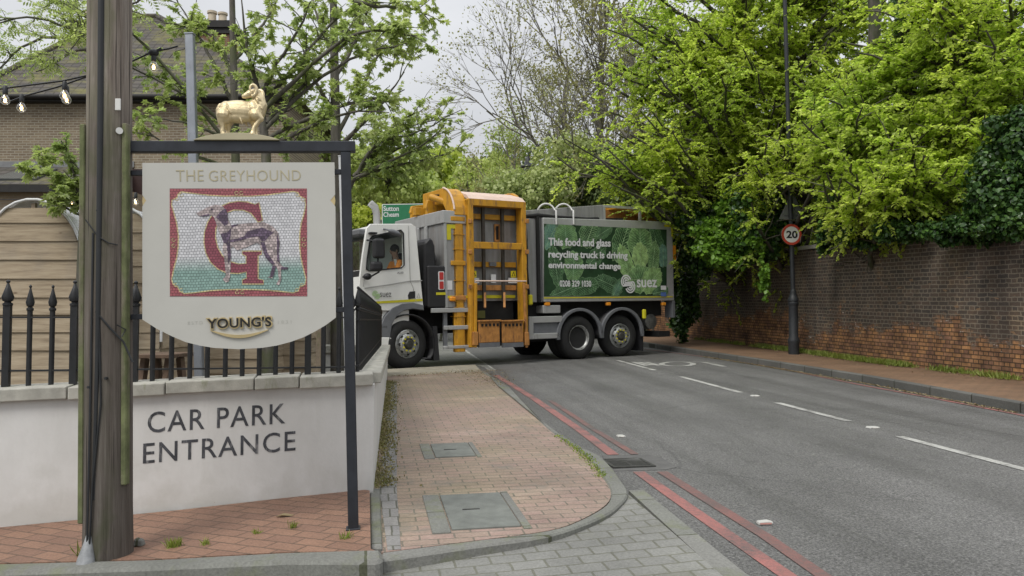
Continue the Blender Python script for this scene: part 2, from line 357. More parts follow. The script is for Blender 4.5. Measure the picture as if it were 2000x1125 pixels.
# left pavement of tan and pink pavers with its kerb sweeping round into the entrance
DZP = .06
PAV_IN = [(993, 756), (1054, 821), (1090, 851), (1144, 890), (1179, 933), (1193, 959), (1184, 985), (1136, 1014), (1071, 1036), (924, 1056), (782, 1074)]
PAV_OUT = [(972, 752), (1011, 782), (1071, 830), (1127, 868), (1177, 894), (1213, 937), (1226, 961), (1215, 981), (1174, 1010), (1071, 1046), (924, 1068), (782, 1089)]
def smooth_line(p, k=4):
    o = []
    for i in range(len(p) - 1):
        a, b_, c, d = p[max(i - 1, 0)], p[i], p[i + 1], p[min(i + 2, len(p) - 1)]
        for j in range(k):
            t = j / k; o.append(tuple(.5 * (2 * b_[n] + (c[n] - a[n]) * t + (2 * a[n] - 5 * b_[n] + 4 * c[n] - d[n]) * t * t + (3 * b_[n] - a[n] - 3 * c[n] + d[n]) * t ** 3) for n in (0, 1)))
    return o + [p[-1]]
PAV_IN, PAV_OUT = smooth_line(PAV_IN), smooth_line(PAV_OUT)
def paver_extra(t, vec, br, col):
    n = _noise(t, vec, .45, 2); col = _mix(t, _ramp(t, n, [(.42, 0), (.62, .75)]), col, _mix(t, 1, col, (.95, 1.05, .86), 'MULTIPLY'))
    n = _noise(t, _sc(t, vec, (.35, 1.6, 1)), 1.7, 3); col = _mix(t, _ramp(t, n, [(.55, 0), (.7, .6)]), col, _mix(t, 1, col, (1.45, 1.5, 1.55), 'MULTIPLY'))
    n = _noise(t, vec, 3.1, 5, .7); gum = _ramp(t, _noise(t, vec, 23, 1), [(.735, 0), (.75, .7)]); col = _mix(t, gum, col, (.10, .095, .085)); return _mix(t, _ramp(t, n, [(.54, 0), (.68, .6)]), col, (.17, .16, .135))
def _sc(t, vec, s):
    mp = nn(t, 'ShaderNodeMapping'); mp.inputs['Scale'].default_value = s; t.links.new(vec, mp.inputs[0]); return mp.outputs[0]
M_PAVER = bricks('pink_tan_pavers', (.32, .225, .19), (.28, .215, .17), (.16, .14, .11), .215, .105, .006, axes='xy', bump=.5, extra=paver_extra, rough=.6)
M_KERB = bricks('kerb_stone', (.20, .20, .185), (.165, .17, .15), (.08, .085, .055), .9, 8, .008, axes='yx', rough=.85, extra=lambda t, v, br, c: _mix(t, _ramp(t, _noise(t, v, 2.2, 4, .7), [(.52, 0), (.68, .7)]), c, (.15, .165, .085)))
M_GREYPAVER = bricks('grey_edge_pavers', (.21, .205, .20), (.26, .25, .235), (.10, .10, .08), .105, .215, .006, axes='xy', rough=.6)
sheet('pavement', G_([(745, 1079), (726, 958), (757, 735), (940, 725)] + PAV_IN, PL_ROAD, DZP), M_PAVER, .2)
pk = G_([(940, 725)] + PAV_IN + [(745, 1079)], PL_ROAD, DZP + .012); po = G_([(953, 728)] + PAV_OUT + [(745, 1094)], PL_ROAD, DZP + .012)
sheet('kerb', pk + po[::-1], M_KERB, .22, bev=.012)
sheet('pavement_edge', G_([(757, 1074), (741, 958), (760, 745), (775, 745), (775, 958), (783, 1072)], PL_ROAD, DZP + .004), M_GREYPAVER, .05)
sheet('pavement_ramp', G_([(757, 735.5), (752, 721), (928, 712), (940, 725)], PL_ROAD, DZP - .006), paint('concrete_ramp', (.28, .255, .20), .85, var=.25, scale=4, bump=.3), .2)
# block paved crossing under the lorry
M_BLOCK = bricks('grey_block_paving', (.225, .225, .21), (.195, .195, .182), (.14, .14, .112), .20, .145, .007, axes='xy', bump=.7, rough=.55,
                 extra=lambda t, v, br, c: _mix(t, _ramp(t, _noise(t, v, 1.3, 4, .7), [(.52, 0), (.70, .35)]), c, (.15, .15, .10)))
sheet('crossing', G_([(720, 725), (928, 712.5), (965, 722), (905, 684), (880, 668)], PL_ROAD, .012) + flat([(-7.5, 24), (-7.5, 15.2)], .012), M_BLOCK, .1)
# car park entrance in front of the camera: grey blocks with mossy joints
drv = G_([(0, 1118), (420, 1101), (740, 1094), (782, 1088), (924, 1066), (1071, 1044), (1174, 1008), (1216, 979), (1228, 966)], PL_DRIVE) + G_([(1412, 1125)], PL_DRIVE, .012) + flat([(2.9, -6), (-7, -6), (-7, 4.6)], 0, PL_DRIVE)
sheet('entrance', drv, M_BLOCK, .2)
ek = [GP(1228, 964) + Vector((0, 0, .024)), GP(1256, 962) + Vector((0, 0, .024)), GP(1452, 1125) + Vector((0, 0, .024)), GP(1400, 1125) + Vector((0, 0, .024))]
sheet('flush_kerb', ek[:3] + flat([(3.12, -4), (2.94, -4)], .02) + ek[3:], M_KERB, .08)
# brick patch in front of the white wall
M_REDBRICK = bricks('red_block_paving', (.265, .155, .105), (.215, .125, .088), (.13, .085, .06), .235, .115, .006, axes='xy', rot=R(38), bump=.8, rough=.6, blotch=(.8, 1.12))
PB = [(-200, 1052), (0, 1030), (350, 996), (705, 955), (722, 958), (724, 1072), (735, 1076), (560, 1078), (300, 1092), (0, 1100), (-260, 1108)]
_wd = (GP(0, 1030, PL_PATCH) - GP(705, 957, PL_PATCH)).normalized() * 3.2; _k0 = GP(-260, 1108, PL_PATCH); _x0 = GP(-200, 1052, PL_PATCH)
def _sh(p, dz=0.0): q = p + _wd; q.z = gz(q.x, q.y, PL_PATCH) + dz; return q
sheet('brick_apron', [_sh(_x0)] + G_(PB, PL_PATCH) + [_sh(_k0)], M_REDBRICK, .3)
kt = [(-260, 1108), (0, 1100), (300, 1092), (560, 1078), (724, 1073), (745, 1073)]; kb = [(-260, 1130), (0, 1118), (300, 1108), (560, 1096), (740, 1096), (748, 1090)]
sheet('apron_kerb', [_sh(GP(*kt[0], PL_PATCH), .006)] + G_(kt, PL_PATCH, .006) + G_(kb, PL_PATCH, .006)[::-1] + [_sh(GP(*kb[0], PL_PATCH), .006)], M_KERB, .3, bev=.02)
sheet('edging', [p + Vector((0, 0, .012)) for p in G_([(722, 957), (742, 957), (747, 1074), (724, 1074)], PL_ROAD, DZP + .01)], M_KERB, .2, bev=.008)
# right pavement with its upstand kerb
WALL_R = G_([(2000, 744), (1700, 707), (1550, 686), (1350, 662)], PL_ROAD, .12)
d0 = (WALL_R[0] - WALL_R[1]).normalized(); WALL_R = [WALL_R[0] + d0 * 9] + WALL_R + [WALL_R[3] + Vector((-1.5, 9, .26)), WALL_R[3] + Vector((-6, 24, .6))]
M_RPAVE = bricks('brown_brick_pavement', (.23, .14, .085), (.20, .125, .08), (.11, .085, .055), .22, .108, .006, axes='xy', rot=R(0), bump=.4, rough=.8)
up = Vector((0, 0, .13))
kin = [p + Vector((.13, .02, .13)) for p in KERB_R]
sheet('pavement', kin + [p + Vector((.3, .1, .01)) for p in WALL_R[::-1]], M_RPAVE, .25)
sheet('kerb', [p + Vector((0, 0, .135)) for p in KERB_R] + [p + Vector((0, 0, .005)) for p in kin[::-1]], bricks('dark_kerb', (.125, .125, .115), (.105, .105, .097), (.04, .04, .03), .92, 8, .012, axes='yx', rough=.8), .26, bev=.015)
# drain, covers, studs, litter
M_IRON = paint('cast_iron', (.075, .075, .07), .6, .6, var=.3, scale=20)
g = thing('drain_grate', 'rusty iron drain grate set in the road beside the left kerb', 'drain', T(GP(1225, 905)) @ MROAD)
f = MB(); f.box(-.2, .2, -.22, -.19, -.03, .012); f.box(-.2, .2, .19, .22, -.03, .012); f.box(-.2, -.17, -.19, .19, -.03, .012); f.box(.17, .2, -.19, .19, -.03, .012)
f.build('frame', M_IRON, g)
f = MB()
for i in range(8): f.box(-.17, .17, -.18 + i * .048, -.155 + i * .048, -.03, .010)
f.box(-.015, .015, -.19, .19, -.03, .008); f.box(-.17, .17, -.19, .19, -.05, -.03); f.build('bars', M_IRON, g)
M_COVER = paint('slate_cover', (.155, .165, .15), .75, var=.25, scale=7, bump=.5)
for (q, lab) in (([(832, 968), (972, 967), (1040, 1031), (842, 1033)], 'large grey access cover with a stone surround in the near part of the brick pavement'),
              ([(822, 868), (925, 868), (942, 892), (828, 894)], 'small grey access cover farther along the brick pavement, beyond the larger one')):
    w = G_(q, PL_ROAD, DZP + .004); c = sum(w, Vector()) / 4; M = T(c) @ MROAD; I = M.inverted(); l = [I @ p for p in w]
    x0, x1, y0, y1 = min(l[0].x, l[3].x), max(l[1].x, l[2].x), min(l[2].y, l[3].y), max(l[0].y, l[1].y); s = lambda x, y: B_ * .985 * y + .012 * x
    g = thing('access_cover', lab, 'manhole cover', M)
    def slab(nm, a0, a1, b0, b1, h, mt):
        f = MB(); f.hull([(a, b_, s(a, b_) + z) for z in (-.04, h) for a, b_ in ((a0, b0), (a1, b0), (a1, b1), (a0, b1))]); return f.build(nm, mt, g, bev=.004)
    k = .2 * (x1 - x0)
    slab('lid', x0 + k, x1 - k * .5, y0 + k * .4, y1 - k * .3, .009, M_COVER)
    slab('surround', x0, x0 + k - .008, y0, y1, .005, M_KERB); slab('surround', x1 - k * .5 + .008, x1, y0, y1, .005, M_KERB)
    f = MB(); f.box(-.06, .06, -.008, .008, .009, .013); f.build('handle', M_IRON, g)
M_STUD = paint('stud_white', (.46, .46, .43), .6)
def stud(px, py, lab, w=.11):
    g = thing('road_stud', lab, 'road stud', T(GP(px, py)) @ MROAD, 'studs along the centre of the road')
    f = MB(); f.prism([(-w * .8, 0), (w * .8, 0), (w * .6, .018), (-w * .6, .018)], -.05, .05); f.build('body', M_STUD, g, bev=.004)
    f = MB(); f.box(-w * .4, w * .4, -.054, -.048, .004, .013); f.build('reflector', paint('reflector', (.75, .72, .66), .2), g)
stud(1705, 836, 'white road stud between two white lane dashes, nearest the right side of the photo', .085); stud(1475, 774, 'small white road stud just past the second nearest gap of the centre line', .08)
stud(1213, 853, 'pale stud in the near lane just past the drain grate', .055)
p = GP(1493, 1024); g = thing('crushed_packet', 'crushed white paper packet lying on the asphalt by the outer red line', 'litter', T(p) @ Matrix.Rotation(.1, 4, 'Z'))
f = MB(); f.prism([(-.05, 0), (.05, 0), (.055, .02), (.02, .028), (-.045, .022)], -.025, .025); f.build('packet', M_STUD, g, bev=.005)
f = MB(); f.box(-.04, .04, -.0275, -.0262, .006, .016); f.build('label_band', paint('packet_pink', (.5, .25, .22), .6), g)
# ------------------------------------------------------------------ white garden wall, coping, lettering
def stroke(mb, pts, w, y, closed=False, t=.0012):
    p = [Vector((a, 0, c)) for a, c in pts]; k = len(p); L = []; Q = []
    for i in range(k):
        a = p[(i - 1) % k] if closed or i else p[i]; c = p[(i + 1) % k] if closed or i < k - 1 else p[i]
        d = (c - a).normalized(); s = Vector((d.z, 0, -d.x)) * ((w[i] if isinstance(w, list) else w) / 2)
        L.append(p[i] - s); Q.append(p[i] + s)
    n = k if closed else k - 1
    vs = [(v.x, y, v.z) for v in L] + [(v.x, y, v.z) for v in Q] + [(v.x, y + t, v.z) for v in L] + [(v.x, y + t, v.z) for v in Q]
    fs = []
    for i in range(n):
        j = (i + 1) % k
        fs += [(i, j, k + j, k + i), (2 * k + i, 3 * k + i, 3 * k + j, 2 * k + j), (i, 2 * k + i, 2 * k + j, j), (k + i, k + j, 3 * k + j, 3 * k + i)]
    return mb.add(vs, fs)
WL, WR = GP(0, 1030, PL_PATCH), GP(705, 957, PL_PATCH)
ex = WR - WL; ex.z = 0; MW = frame(WR - Vector((0, 0, .0)), ex)
def render_mat():
    m, t, b = _new('painted_render'); v = _coords(t)
    n = _noise(t, _coords(t, scale=(1, 1, .6)), 1.6, 6, .7); col = _ramp(t, n, [(.25, (.52, .515, .495)), (.6, (.63, .625, .61))])
    n2 = _noise(t, _coords(t, scale=(7, 7, .8)), 1.2, 5, .7); col = _mix(t, _ramp(t, n2, [(.58, 0), (.8, .22)]), col, (.36, .36, .32))
    sp = nn(t, 'ShaderNodeSeparateXYZ'); t.links.new(v, sp.inputs[0])
    zz = nn(t, 'ShaderNodeMath', operation='ADD'); t.links.new(sp.outputs[2], zz.inputs[0]); t.links.new(_noise(t, v, 3, 5), zz.inputs[1])
    col = _mix(t, _ramp(t, zz.outputs[0], [(.40, .45), (.66, 0)]), col, (.40, .39, .35))
    t.links.new(col, b.inputs['Base Color']); b.inputs['Roughness'].default_value = .8; _bump(t, b, _noise(t, v, 40, 4), .18, .006); return m
M_REND = render_mat()
M_COPE = paint('coping_stone', (.40, .39, .345), .9, var=.25, scale=8, dirt=((.22, .23, .15), 3.0, .56), bump=.5)
gw = thing('garden_wall', 'low white rendered wall with stone coping, lettered CAR PARK ENTRANCE', 'wall', MW)
xl = on(MW, -330, 1060)[0] - 2.6
zb = lambda x, y0=-.05: on(MW, 0, 787, y0)[1] + (x - on(MW, 0, 787, y0)[0]) / (on(MW, 735, 751, y0)[0] - on(MW, 0, 787, y0)[0]) * (on(MW, 735, 751, y0)[1] - on(MW, 0, 787, y0)[1])
xr = on(MW, 702, 900)[0]; xe = on(MW, 730, 745, -.05)[0]
b = MB(); b.hull([(xl, 0, -.6), (xr, 0, -.3), (xr, .22, -.3), (xl, .22, -.6), (xl, 0, zb(xl)), (xr, 0, zb(xr)), (xr, .22, zb(xr)), (xl, .22, zb(xl))]); b.build('front_face', M_REND, gw)
ct = .088; js = [xl, xl + .95, xl + 1.9, on(MW, -330, 1060)[0] + .1, on(MW, -60, 790, -.05)[0], on(MW, 130, 783, -.05)[0], on(MW, 322, 772, -.05)[0], on(MW, 496, 763, -.05)[0], on(MW, 584, 759, -.05)[0], xe]
for i, (a, c) in enumerate(zip(js[:-1], js[1:])):
    q = [.002, -.003, .004, -.004, .004, -.003, .003, 0.002, -.006][i]; a += .004; c -= .004
    b = MB(); b.hull([(a, -.05, zb(a) + q), (c, -.05, zb(c) + q), (c, .27, zb(c) + q), (a, .27, zb(a) + q), (a, -.05, zb(a) + ct + q), (c, -.05, zb(c) + ct + q), (c, .27, zb(c) + ct + .012 + q), (a, .27, zb(a) + ct + .012 + q)])
    b.build('coping_stone', M_COPE, gw, bev=.008, seg=2)
M_LETTER = paint('stencil_black', (.065, .068, .078), .8, var=.5, scale=9, dirt=((.30, .30, .30), 7, .54))
for body, L, Rr, top in (('CAR PARK', (288, 846), (557, 827), (288, 805)), ('ENTRANCE', (279, 906), (577, 880), (279, 866))):
    a = on(MW, *L, -.002); c = on(MW, *Rr, -.002); e = on(MW, *top, -.002)
    text('lettering', body, a[0], c[0], a[1], e[1], -.0025, .003, M_LETTER, gw, weight=.004, slope=c[1] - a[1], spacing=1.12)
# the side run of the wall beside the pavement
FAR = GP(757, 727, PL_ROAD, .08); NEAR = Vector((WR.x + .09, WR.y + .01, WR.z)); e2 = FAR - NEAR; e2.z = 0
MS = frame(NEAR, e2); IS = MW.inverted() @ MS; LS = e2.length
zc0 = zb(xe) + ct; zc1 = on(MS, 753, 675, -.05)[1] + NEAR.z - WR.z; zc1 = .80
zs = lambda x: zc0 - .01 + (zc1 - zc0) * x / LS - .0
def side(vs): return [tuple(IS @ Vector(v)) for v in vs]
b = MB(); b.hull(side([(0.0, 0, -.4), (LS, 0, -.1), (LS, .2, -.1), (0.0, .2, -.4), (0.0, 0, zs(0) - ct), (LS, 0, zs(LS) - ct), (LS, .2, zs(LS) - ct), (0.0, .2, zs(0) - ct)])); b.build('side_face', M_REND, gw)
n = 14
for i in range(n):
    a, c = LS * i / n + .005 + (.29 if i == 0 else 0), LS * (i + 1) / n - .005
    q = random.uniform(-.005, .005)
    b = MB(); b.hull(side([(a, -.05, zs(a) - ct + q), (c, -.05, zs(c) - ct + q), (c, .26, zs(c) - ct + q), (a, .26, zs(a) - ct + q), (a, -.05, zs(a) + q), (c, -.05, zs(c) + q), (c, .26, zs(c) + q), (a, .26, zs(a) + q)])); b.build('coping_stone', M_COPE, gw, bev=.008)
M_CRACK = paint('broken_render', (.10, .085, .06), .95, var=.6, scale=14, bump=1)
pl = []; h0 = zb(xr)
for i in range(14):
    z = h0 * (1 - i / 13) ; pl.append((xr + .012 + random.uniform(-.018, .006) + (.02 if i > 9 else 0), z))
pr = [(xr + .085 + random.uniform(-.016, .006) - (.03 if i < 4 else 0), h0 * i / 13) for i in range(14)]
plate('crack', [pl + pr], .006, .1, M_CRACK, gw)
b = MB(); b.box(xr, xr + .1, .03, .2, -.2, h0 - .005); b.build('core', M_CRACK, gw)
# ------------------------------------------------------------------ railings
M_IRONB = paint('black_railing_paint', (.014, .015, .017), .45, .0, var=.4, scale=12, bump=.2, spec=.5)
def finial(mb, x, y, z, s=1.0):
    return mb.lathe([(.018 * s, -.02), (.026 * s, -.015), (.026 * s, 0), (.017 * s, .006), (.017 * s, .012), (.026 * s, .018), (.032 * s, .045), (.013 * s, .115), (.006 * s, .145), (.011 * s, .152), (.011 * s, .16), (.002, .17)], (x, y, z), (0, 0, 1), 10)
rl = thing('railing', 'black spear topped iron railing along the front of the white wall', 'railing', MW)
yr = .13; tip, r1, r2 = 1.845 - WR.z, 1.575 - WR.z, 1.195 - WR.z
xr0 = xl + .05; xr1 = on(MW, 690, 640, yr)[0]
for z in (r1, r2):
    b = MB(); b.bar((xr0, yr, z), (xr1, yr, z), .03, .012); b.build('rail', M_IRONB, rl)
fin = None
for px in tuple(-118 - 44 * k for k in range(21, 0, -1)) + (-118, -74, -30, 14, 58, 102, 145, 188, 228, 264, 299, 336, 372, 406, 441, 474, 507, 539, 571, 602, 632, 662, 687):
    x = on(MW, px, 640, yr)[0]; big = px in (-118, 14, 145, 264, 602, -118 - 44 * 3, -118 - 44 * 6, -118 - 44 * 9, -118 - 44 * 12, -118 - 44 * 15)
    if x < xl + .06: continue
    s = 1.3 if big else 1.0
    b = MB(); zz = zb(x) + ct
    if big: b.box(x - .023, x + .023, yr - .023, yr + .023, zz - .02, tip - .17)
    else: b.tube([(x, yr, zz - .005), (x, yr, tip - .2)], .018, 10)
    o = b.build('bar', M_IRONB, rl, smooth=40)
    b = MB(); finial(b, x, yr, tip - (.17 if big else .205), s if big else .92); b.build('finial', M_IRONB, o, smooth=40)
rs = thing('railing', 'black iron railing running back along the top of the side wall towards the lorry', 'railing', MS)
zt = NEAR.z
for z in (1.675, 1.56, 1.205):
    b = MB(); b.bar((.12, yr, z - zt), (LS - .1, yr, z - zt), .03, .014); b.build('rail', M_IRONB, rs)
k = 64
for i in range(k):
    x = .16 + (LS - .3) * i / (k - 1); b = MB(); b.tube([(x, yr, zs(x) + (WR.z - zt) - .0), (x, yr, 1.64 - zt)], .016, 8); finial(b, x, yr, 1.65 - zt, .95); b.build('bar', M_IRONB, rs, smooth=40)
# ------------------------------------------------------------------ telegraph pole
def _z3(t, o):
    n = nn(t, 'ShaderNodeMapRange'); n.inputs[1].default_value = 0; n.inputs[2].default_value = 2.75; t.links.new(o, n.inputs[0]); return n.outputs[0]
def polewood():
    m, t, b = _new('pole_wood'); v = _coords(t, scale=(9, 9, .35)); n = _noise(t, v, 3.2, 8, .75)
    col = _ramp(t, n, [(.30, (.055, .042, .034)), (.44, (.18, .15, .125)), (.56, (.24, .205, .175)), (.7, (.36, .325, .285))])
    sp = nn(t, 'ShaderNodeSeparateXYZ'); t.links.new(_coords(t), sp.inputs[0])
    band = _ramp(t, _mix(t, .25, _ramp(t, sp.outputs[0], [(0, 0), (1, 1)]), _noise(t, _coords(t), 3, 3)), [(0.02, 0), (.1, 0), (.135, 1), (.16, 1), (.19, 0)])
    col = _mix(t, _mix(t, 1, band, _ramp(t, _noise(t, _coords(t, scale=(1, 1, .5)), 2, 4), [(.4, .05), (.65, .6)]), 'MULTIPLY'), col, (.11, .13, .05))
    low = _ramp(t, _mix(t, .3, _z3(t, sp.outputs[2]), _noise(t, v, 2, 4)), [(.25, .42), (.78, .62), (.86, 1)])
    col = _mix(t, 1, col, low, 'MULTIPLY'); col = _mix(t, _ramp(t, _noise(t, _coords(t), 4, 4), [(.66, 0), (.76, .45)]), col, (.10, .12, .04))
    ckk = _ramp(t, _noise(t, _coords(t, scale=(16, 16, .22)), 2.6, 3, .5), [(.36, 1), (.40, 0)]); col = _mix(t, ckk, col, (.028, .022, .018))
    t.links.new(col, b.inputs['Base Color']); b.inputs['Roughness'].default_value = .9
    w = _noise(t, _coords(t, scale=(22, 22, .5)), 3, 5, .7); _bump(t, b, _mix(t, .5, n, w), .9, .012); return m
M_POLE = polewood()
PB_ = GP(211, 1083, PL_PATCH); po = thing('telegraph_pole', 'weathered wooden telegraph pole with black cable capping and mossy green edges', 'pole', T(PB_) @ Matrix.Rotation(-.016, 4, 'Y'))
SP = PB_.y / F   # metres per pixel at the pole
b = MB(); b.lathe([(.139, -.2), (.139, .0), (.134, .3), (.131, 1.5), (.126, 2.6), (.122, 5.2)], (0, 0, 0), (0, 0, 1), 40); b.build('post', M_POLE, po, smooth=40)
M_CAP = paint('black_plastic', (.022, .024, .026), .5, var=.2); M_GALV = paint('galvanised', (.36, .37, .385), .45, .7, var=.15, scale=9)
b = MB(); b.tube([(-.022, -.125, .35), (.0, -.130, 1.2), (.008, -.124, 2.6), (.012, -.119, 5.2)], [.012, .014, .018, .019], 10); b.build('cable_capping', M_CAP, po, smooth=40)
M_MOSSW = paint('mossy_batten', (.125, .14, .065), .95, var=.5, scale=7, dirt=((.17, .15, .115), 3, .46), bump=.6)
for s in (-1, 1):
    b = MB(); b.bar((s * .126, -.055, .20 if s < 0 else .42), (s * .126, -.052, 2.56), .034, .05, (0, 1, 0)); b.build('batten', M_MOSSW, po, bev=.006)
for ps in ([(-.002, -.132, 1.7), (.014, -.134, 1.25), (.022, -.136, .9), (-.02, -.142, .45), (-.036, -.145, .1)], [(-.03, -.131, 1.9), (-.04, -.134, 1.0), (-.045, -.14, .5), (-.05, -.145, .08)],
           [(-.08, -.118, 1.98), (0, -.135, 1.88), (.06, -.128, 1.84), (.10, -.1, 1.83)], [(-.01, -.135, 1.44), (.07, -.125, 1.34), (.13, -.09, 1.26), (.19, -.1, 1.14)], [(.10, -.11, 1.36), (.14, -.08, 1.33), (.125, -.1, 1.29)]):
    b = MB(); b.tube(ps, .006 if len(ps) > 3 and abs(ps[0][0]) < .04 else .004, 6); b.build('cable', M_CAP, po, smooth=60)
b = MB(); b.lathe([(.055, -.02), (.048, .02), (.028, .10), (.019, .15)], (-.055, -.145, -.0), (0.05, .18, 1), 12); b.build('cable_guard', paint('grey_guard', (.30, .31, .32), .6, .3, var=.3, scale=20), po, smooth=40)
M_PLATE = paint('white_plate', (.62, .62, .6), .5)
b = MB(); b.box(.085, .118, -.108, -.100, 2.63, 2.70); b.build('tag_plate', M_PLATE, po, bev=.002)
b = MB(); b.lathe([(.02, 0), (.02, .006)], (.104, -.092, 2.51), (.55, -.84, 0), 14); b.build('tag_disc', M_PLATE, po)
for q in ((0, 2.03), (-.05, 1.0), (.05, 1.05)):
    b = MB(); b.tube([(q[0], -.142, q[1]), (q[0], -.12, q[1])], .008, 8); b.build('bolt', M_CAP, po)
# ------------------------------------------------------------------ pub sign
pL, pR = P(258, 283, 4.92), P(690, 283, 5.15)
MSN = frame(pL, pR - pL); sg = lambda px, py, y=0.0: on(MSN, px, py, y)
M_FRAME = paint('frame_black', (.022, .025, .032), .42, var=.35, scale=9, bump=.15)
SX0 = sg(258, 283)[0]
sn = thing('pub_sign', 'cream pub sign lettered THE GREYHOUND with a dog mosaic, in a black frame', 'sign', MSN)
a = sg(258, 280); c = sg(694, 280)
bt, bb = sg(470, 277)[1], sg(470, 298)[1]
b = MB(); b.box(a[0] - .01, c[0], -.033, .033, bb, bt); b.build('top_beam', M_FRAME, sn, bev=.004)
x0, x1 = sg(674.5, 600)[0], sg(694, 600)[0]; zf = sg(688, 1026)[1] - .03
xa, xb_ = sg(679.5, 1026)[0], sg(700, 1026)[0]
b = MB(); b.hull([(xa, -.033, zf - .1), (xb_, -.033, zf - .1), (xb_, .033, zf - .1), (xa, .033, zf - .1), (x0, -.033, bb - .0015), (x1, -.033, bb - .0015), (x1, .033, bb - .0015), (x0, .033, bb - .0015)]); b.build('post', M_FRAME, sn, bev=.004)
b = MB(); b.box(xa - .012, xb_ + .012, -.045, .045, zf - .1, zf + .018); b.build('base_plate', M_FRAME, sn, bev=.003)
for y in (336, 605):
    b = MB(); z = sg(665, y)[1]; b.box(sg(640, y)[0], x0, -.014, .014, z - .016, z + .016); b.build('bracket', M_FRAME, sn, bev=.003)
    b = MB(); b.box(sg(256, y)[0], sg(290, y)[0], -.014, .014, z - .016, z + .016); b.build('bracket', M_FRAME, sn, bev=.003)
M_BOARD = paint('cream_board', (.47, .465, .43), .5, var=.05, scale=3); M_GOLD = paint('gold_leaf', (.62, .50, .27), .35, .6, var=.15); M_GOLDF = paint('gold_matt', (.40, .36, .24), .6, var=.1)
ol = [(278, 318), (653, 317), (654.5, 380), (645, 391.5), (655, 403), (656, 620), (636, 635), (616, 647), (592, 659), (567, 668), (540, 675), (511, 679.5), (466, 682), (418, 679.5), (390, 675), (362, 668), (334, 656), (306, 642), (278, 624), (278, 403), (285.5, 391.5), (278, 381)]
YB = -.03
bd = plate('board', [[sg(*p, YB) for p in ol]], YB, .06, M_BOARD, sn, bev=.0)
for q in ([(653, 380), (644.5, 391.5), (653, 403), (655, 391.5)], [(279, 381), (286, 391.5), (279, 403), (277.5, 391.5)]):
    plate('notch', [[sg(*p, YB) for p in q]], YB + .002, .05, M_GOLD, sn)
def tx(name, body, x0, x1, y0, y1, y, th, m, parent, w=0.0, sp_=1.0, **kw):
    a = sg(x0, y1, y); c = sg(x1, y0, y); return text(name, body, a[0], c[0], a[1], c[1], y, th, m, parent, weight=w, spacing=sp_, **kw)
tx('name_lettering', 'THE', 344, 397, 332, 354, YB - .002, .003, M_GOLDF, bd, -.008, 1.05)
tx('name_lettering', 'GREYHOUND', 408, 587, 332, 354, YB - .002, .003, M_GOLDF, bd, -.008, 1.05)
tx('maker_lettering', "YOUNG'S", 402, 532, 615.5, 644.5, YB - .010, .011, M_GOLD, bd, .055, 1.04)
tx('maker_face', "YOUNG'S", 404.6, 529.4, 618, 642, YB - .013, .004, paint('gloss_black', (.02, .02, .02), .3), bd, .022, 1.07)
M_PALE = paint('pale_ink', (.42, .42, .38), .7)
tx('date_lettering', 'ESTD', 367, 396, 627, 634, YB - .001, .002, M_PALE, bd, 0, 1.4); tx('date_lettering', '1831', 543, 569, 625, 632.5, YB - .001, .002, M_PALE, bd, 0, 1.4)
b = MB(); cs = []
for i in range(17):
    t = i / 16; cs.append(sg(411 + 113 * t, 645.5 + 12.5 * math.sin(math.pi * t) - 1.5 * t, YB - .01))
stroke(b, cs, [.004 + .016 * math.sin(math.pi * i / 16) for i in range(17)], YB - .012, t=.012); b.build('smile', M_GOLD, bd)
# mosaic picture
def mosaic(name, c, c2=None, zr=None, vr=.13):
    m, t, b = _new(name); tcn = nn(t, 'ShaderNodeTexCoord'); sp = nn(t, 'ShaderNodeSeparateXYZ'); cb = nn(t, 'ShaderNodeCombineXYZ'); t.links.new(tcn.outputs['Object'], sp.inputs[0])
    t.links.new(sp.outputs[0], cb.inputs[0]); t.links.new(sp.outputs[2], cb.inputs[1]); wv = _mix(t, .012, cb.outputs[0], nn_noise_col(t, cb.outputs[0], 14))
    br = nn(t, 'ShaderNodeTexBrick', offset=.5); t.links.new(wv, br.inputs['Vector']); br.inputs['Scale'].default_value = 1
    br.inputs['Brick Width'].default_value = .0185; br.inputs['Row Height'].default_value = .0165; br.inputs['Mortar Size'].default_value = .0013; br.inputs['Mortar Smooth'].default_value = .3
    br.inputs['Color1'].default_value = (1 + vr, 1 + vr, 1 + vr, 1); br.inputs['Color2'].default_value = (1 - vr, 1 - vr, 1 - vr, 1); br.inputs['Mortar'].default_value = (.18, .18, .2, 1)
    base = c
    if c2: base = _ramp(t, _mix(t, .0, sp.outputs[2], 0.0), [(0, c), (1, c)]); 
    if c2:
        mr = nn(t, 'ShaderNodeMapRange'); mr.inputs[1].default_value = zr[0]; mr.inputs[2].default_value = zr[1]; t.links.new(sp.outputs[2], mr.inputs[0]); base = _mix(t, mr.outputs[0], c2, c)
    t.links.new(_mix(t, 1, br.outputs['Color'], base, 'MULTIPLY'), b.inputs['Base Color']); b.inputs['Roughness'].default_value = .35; return m
mz = lambda u, v: sg(310 + u / 4.5, 350 + v / 4.5, YB)
ps = MB(); mos = plate('mosaic', [[mz(97, 82), mz(1302, 82), mz(1305, 1028), mz(99, 1030)]], YB - .002, .003, mosaic('mosaic_red', (.32, .095, .11)), sn)
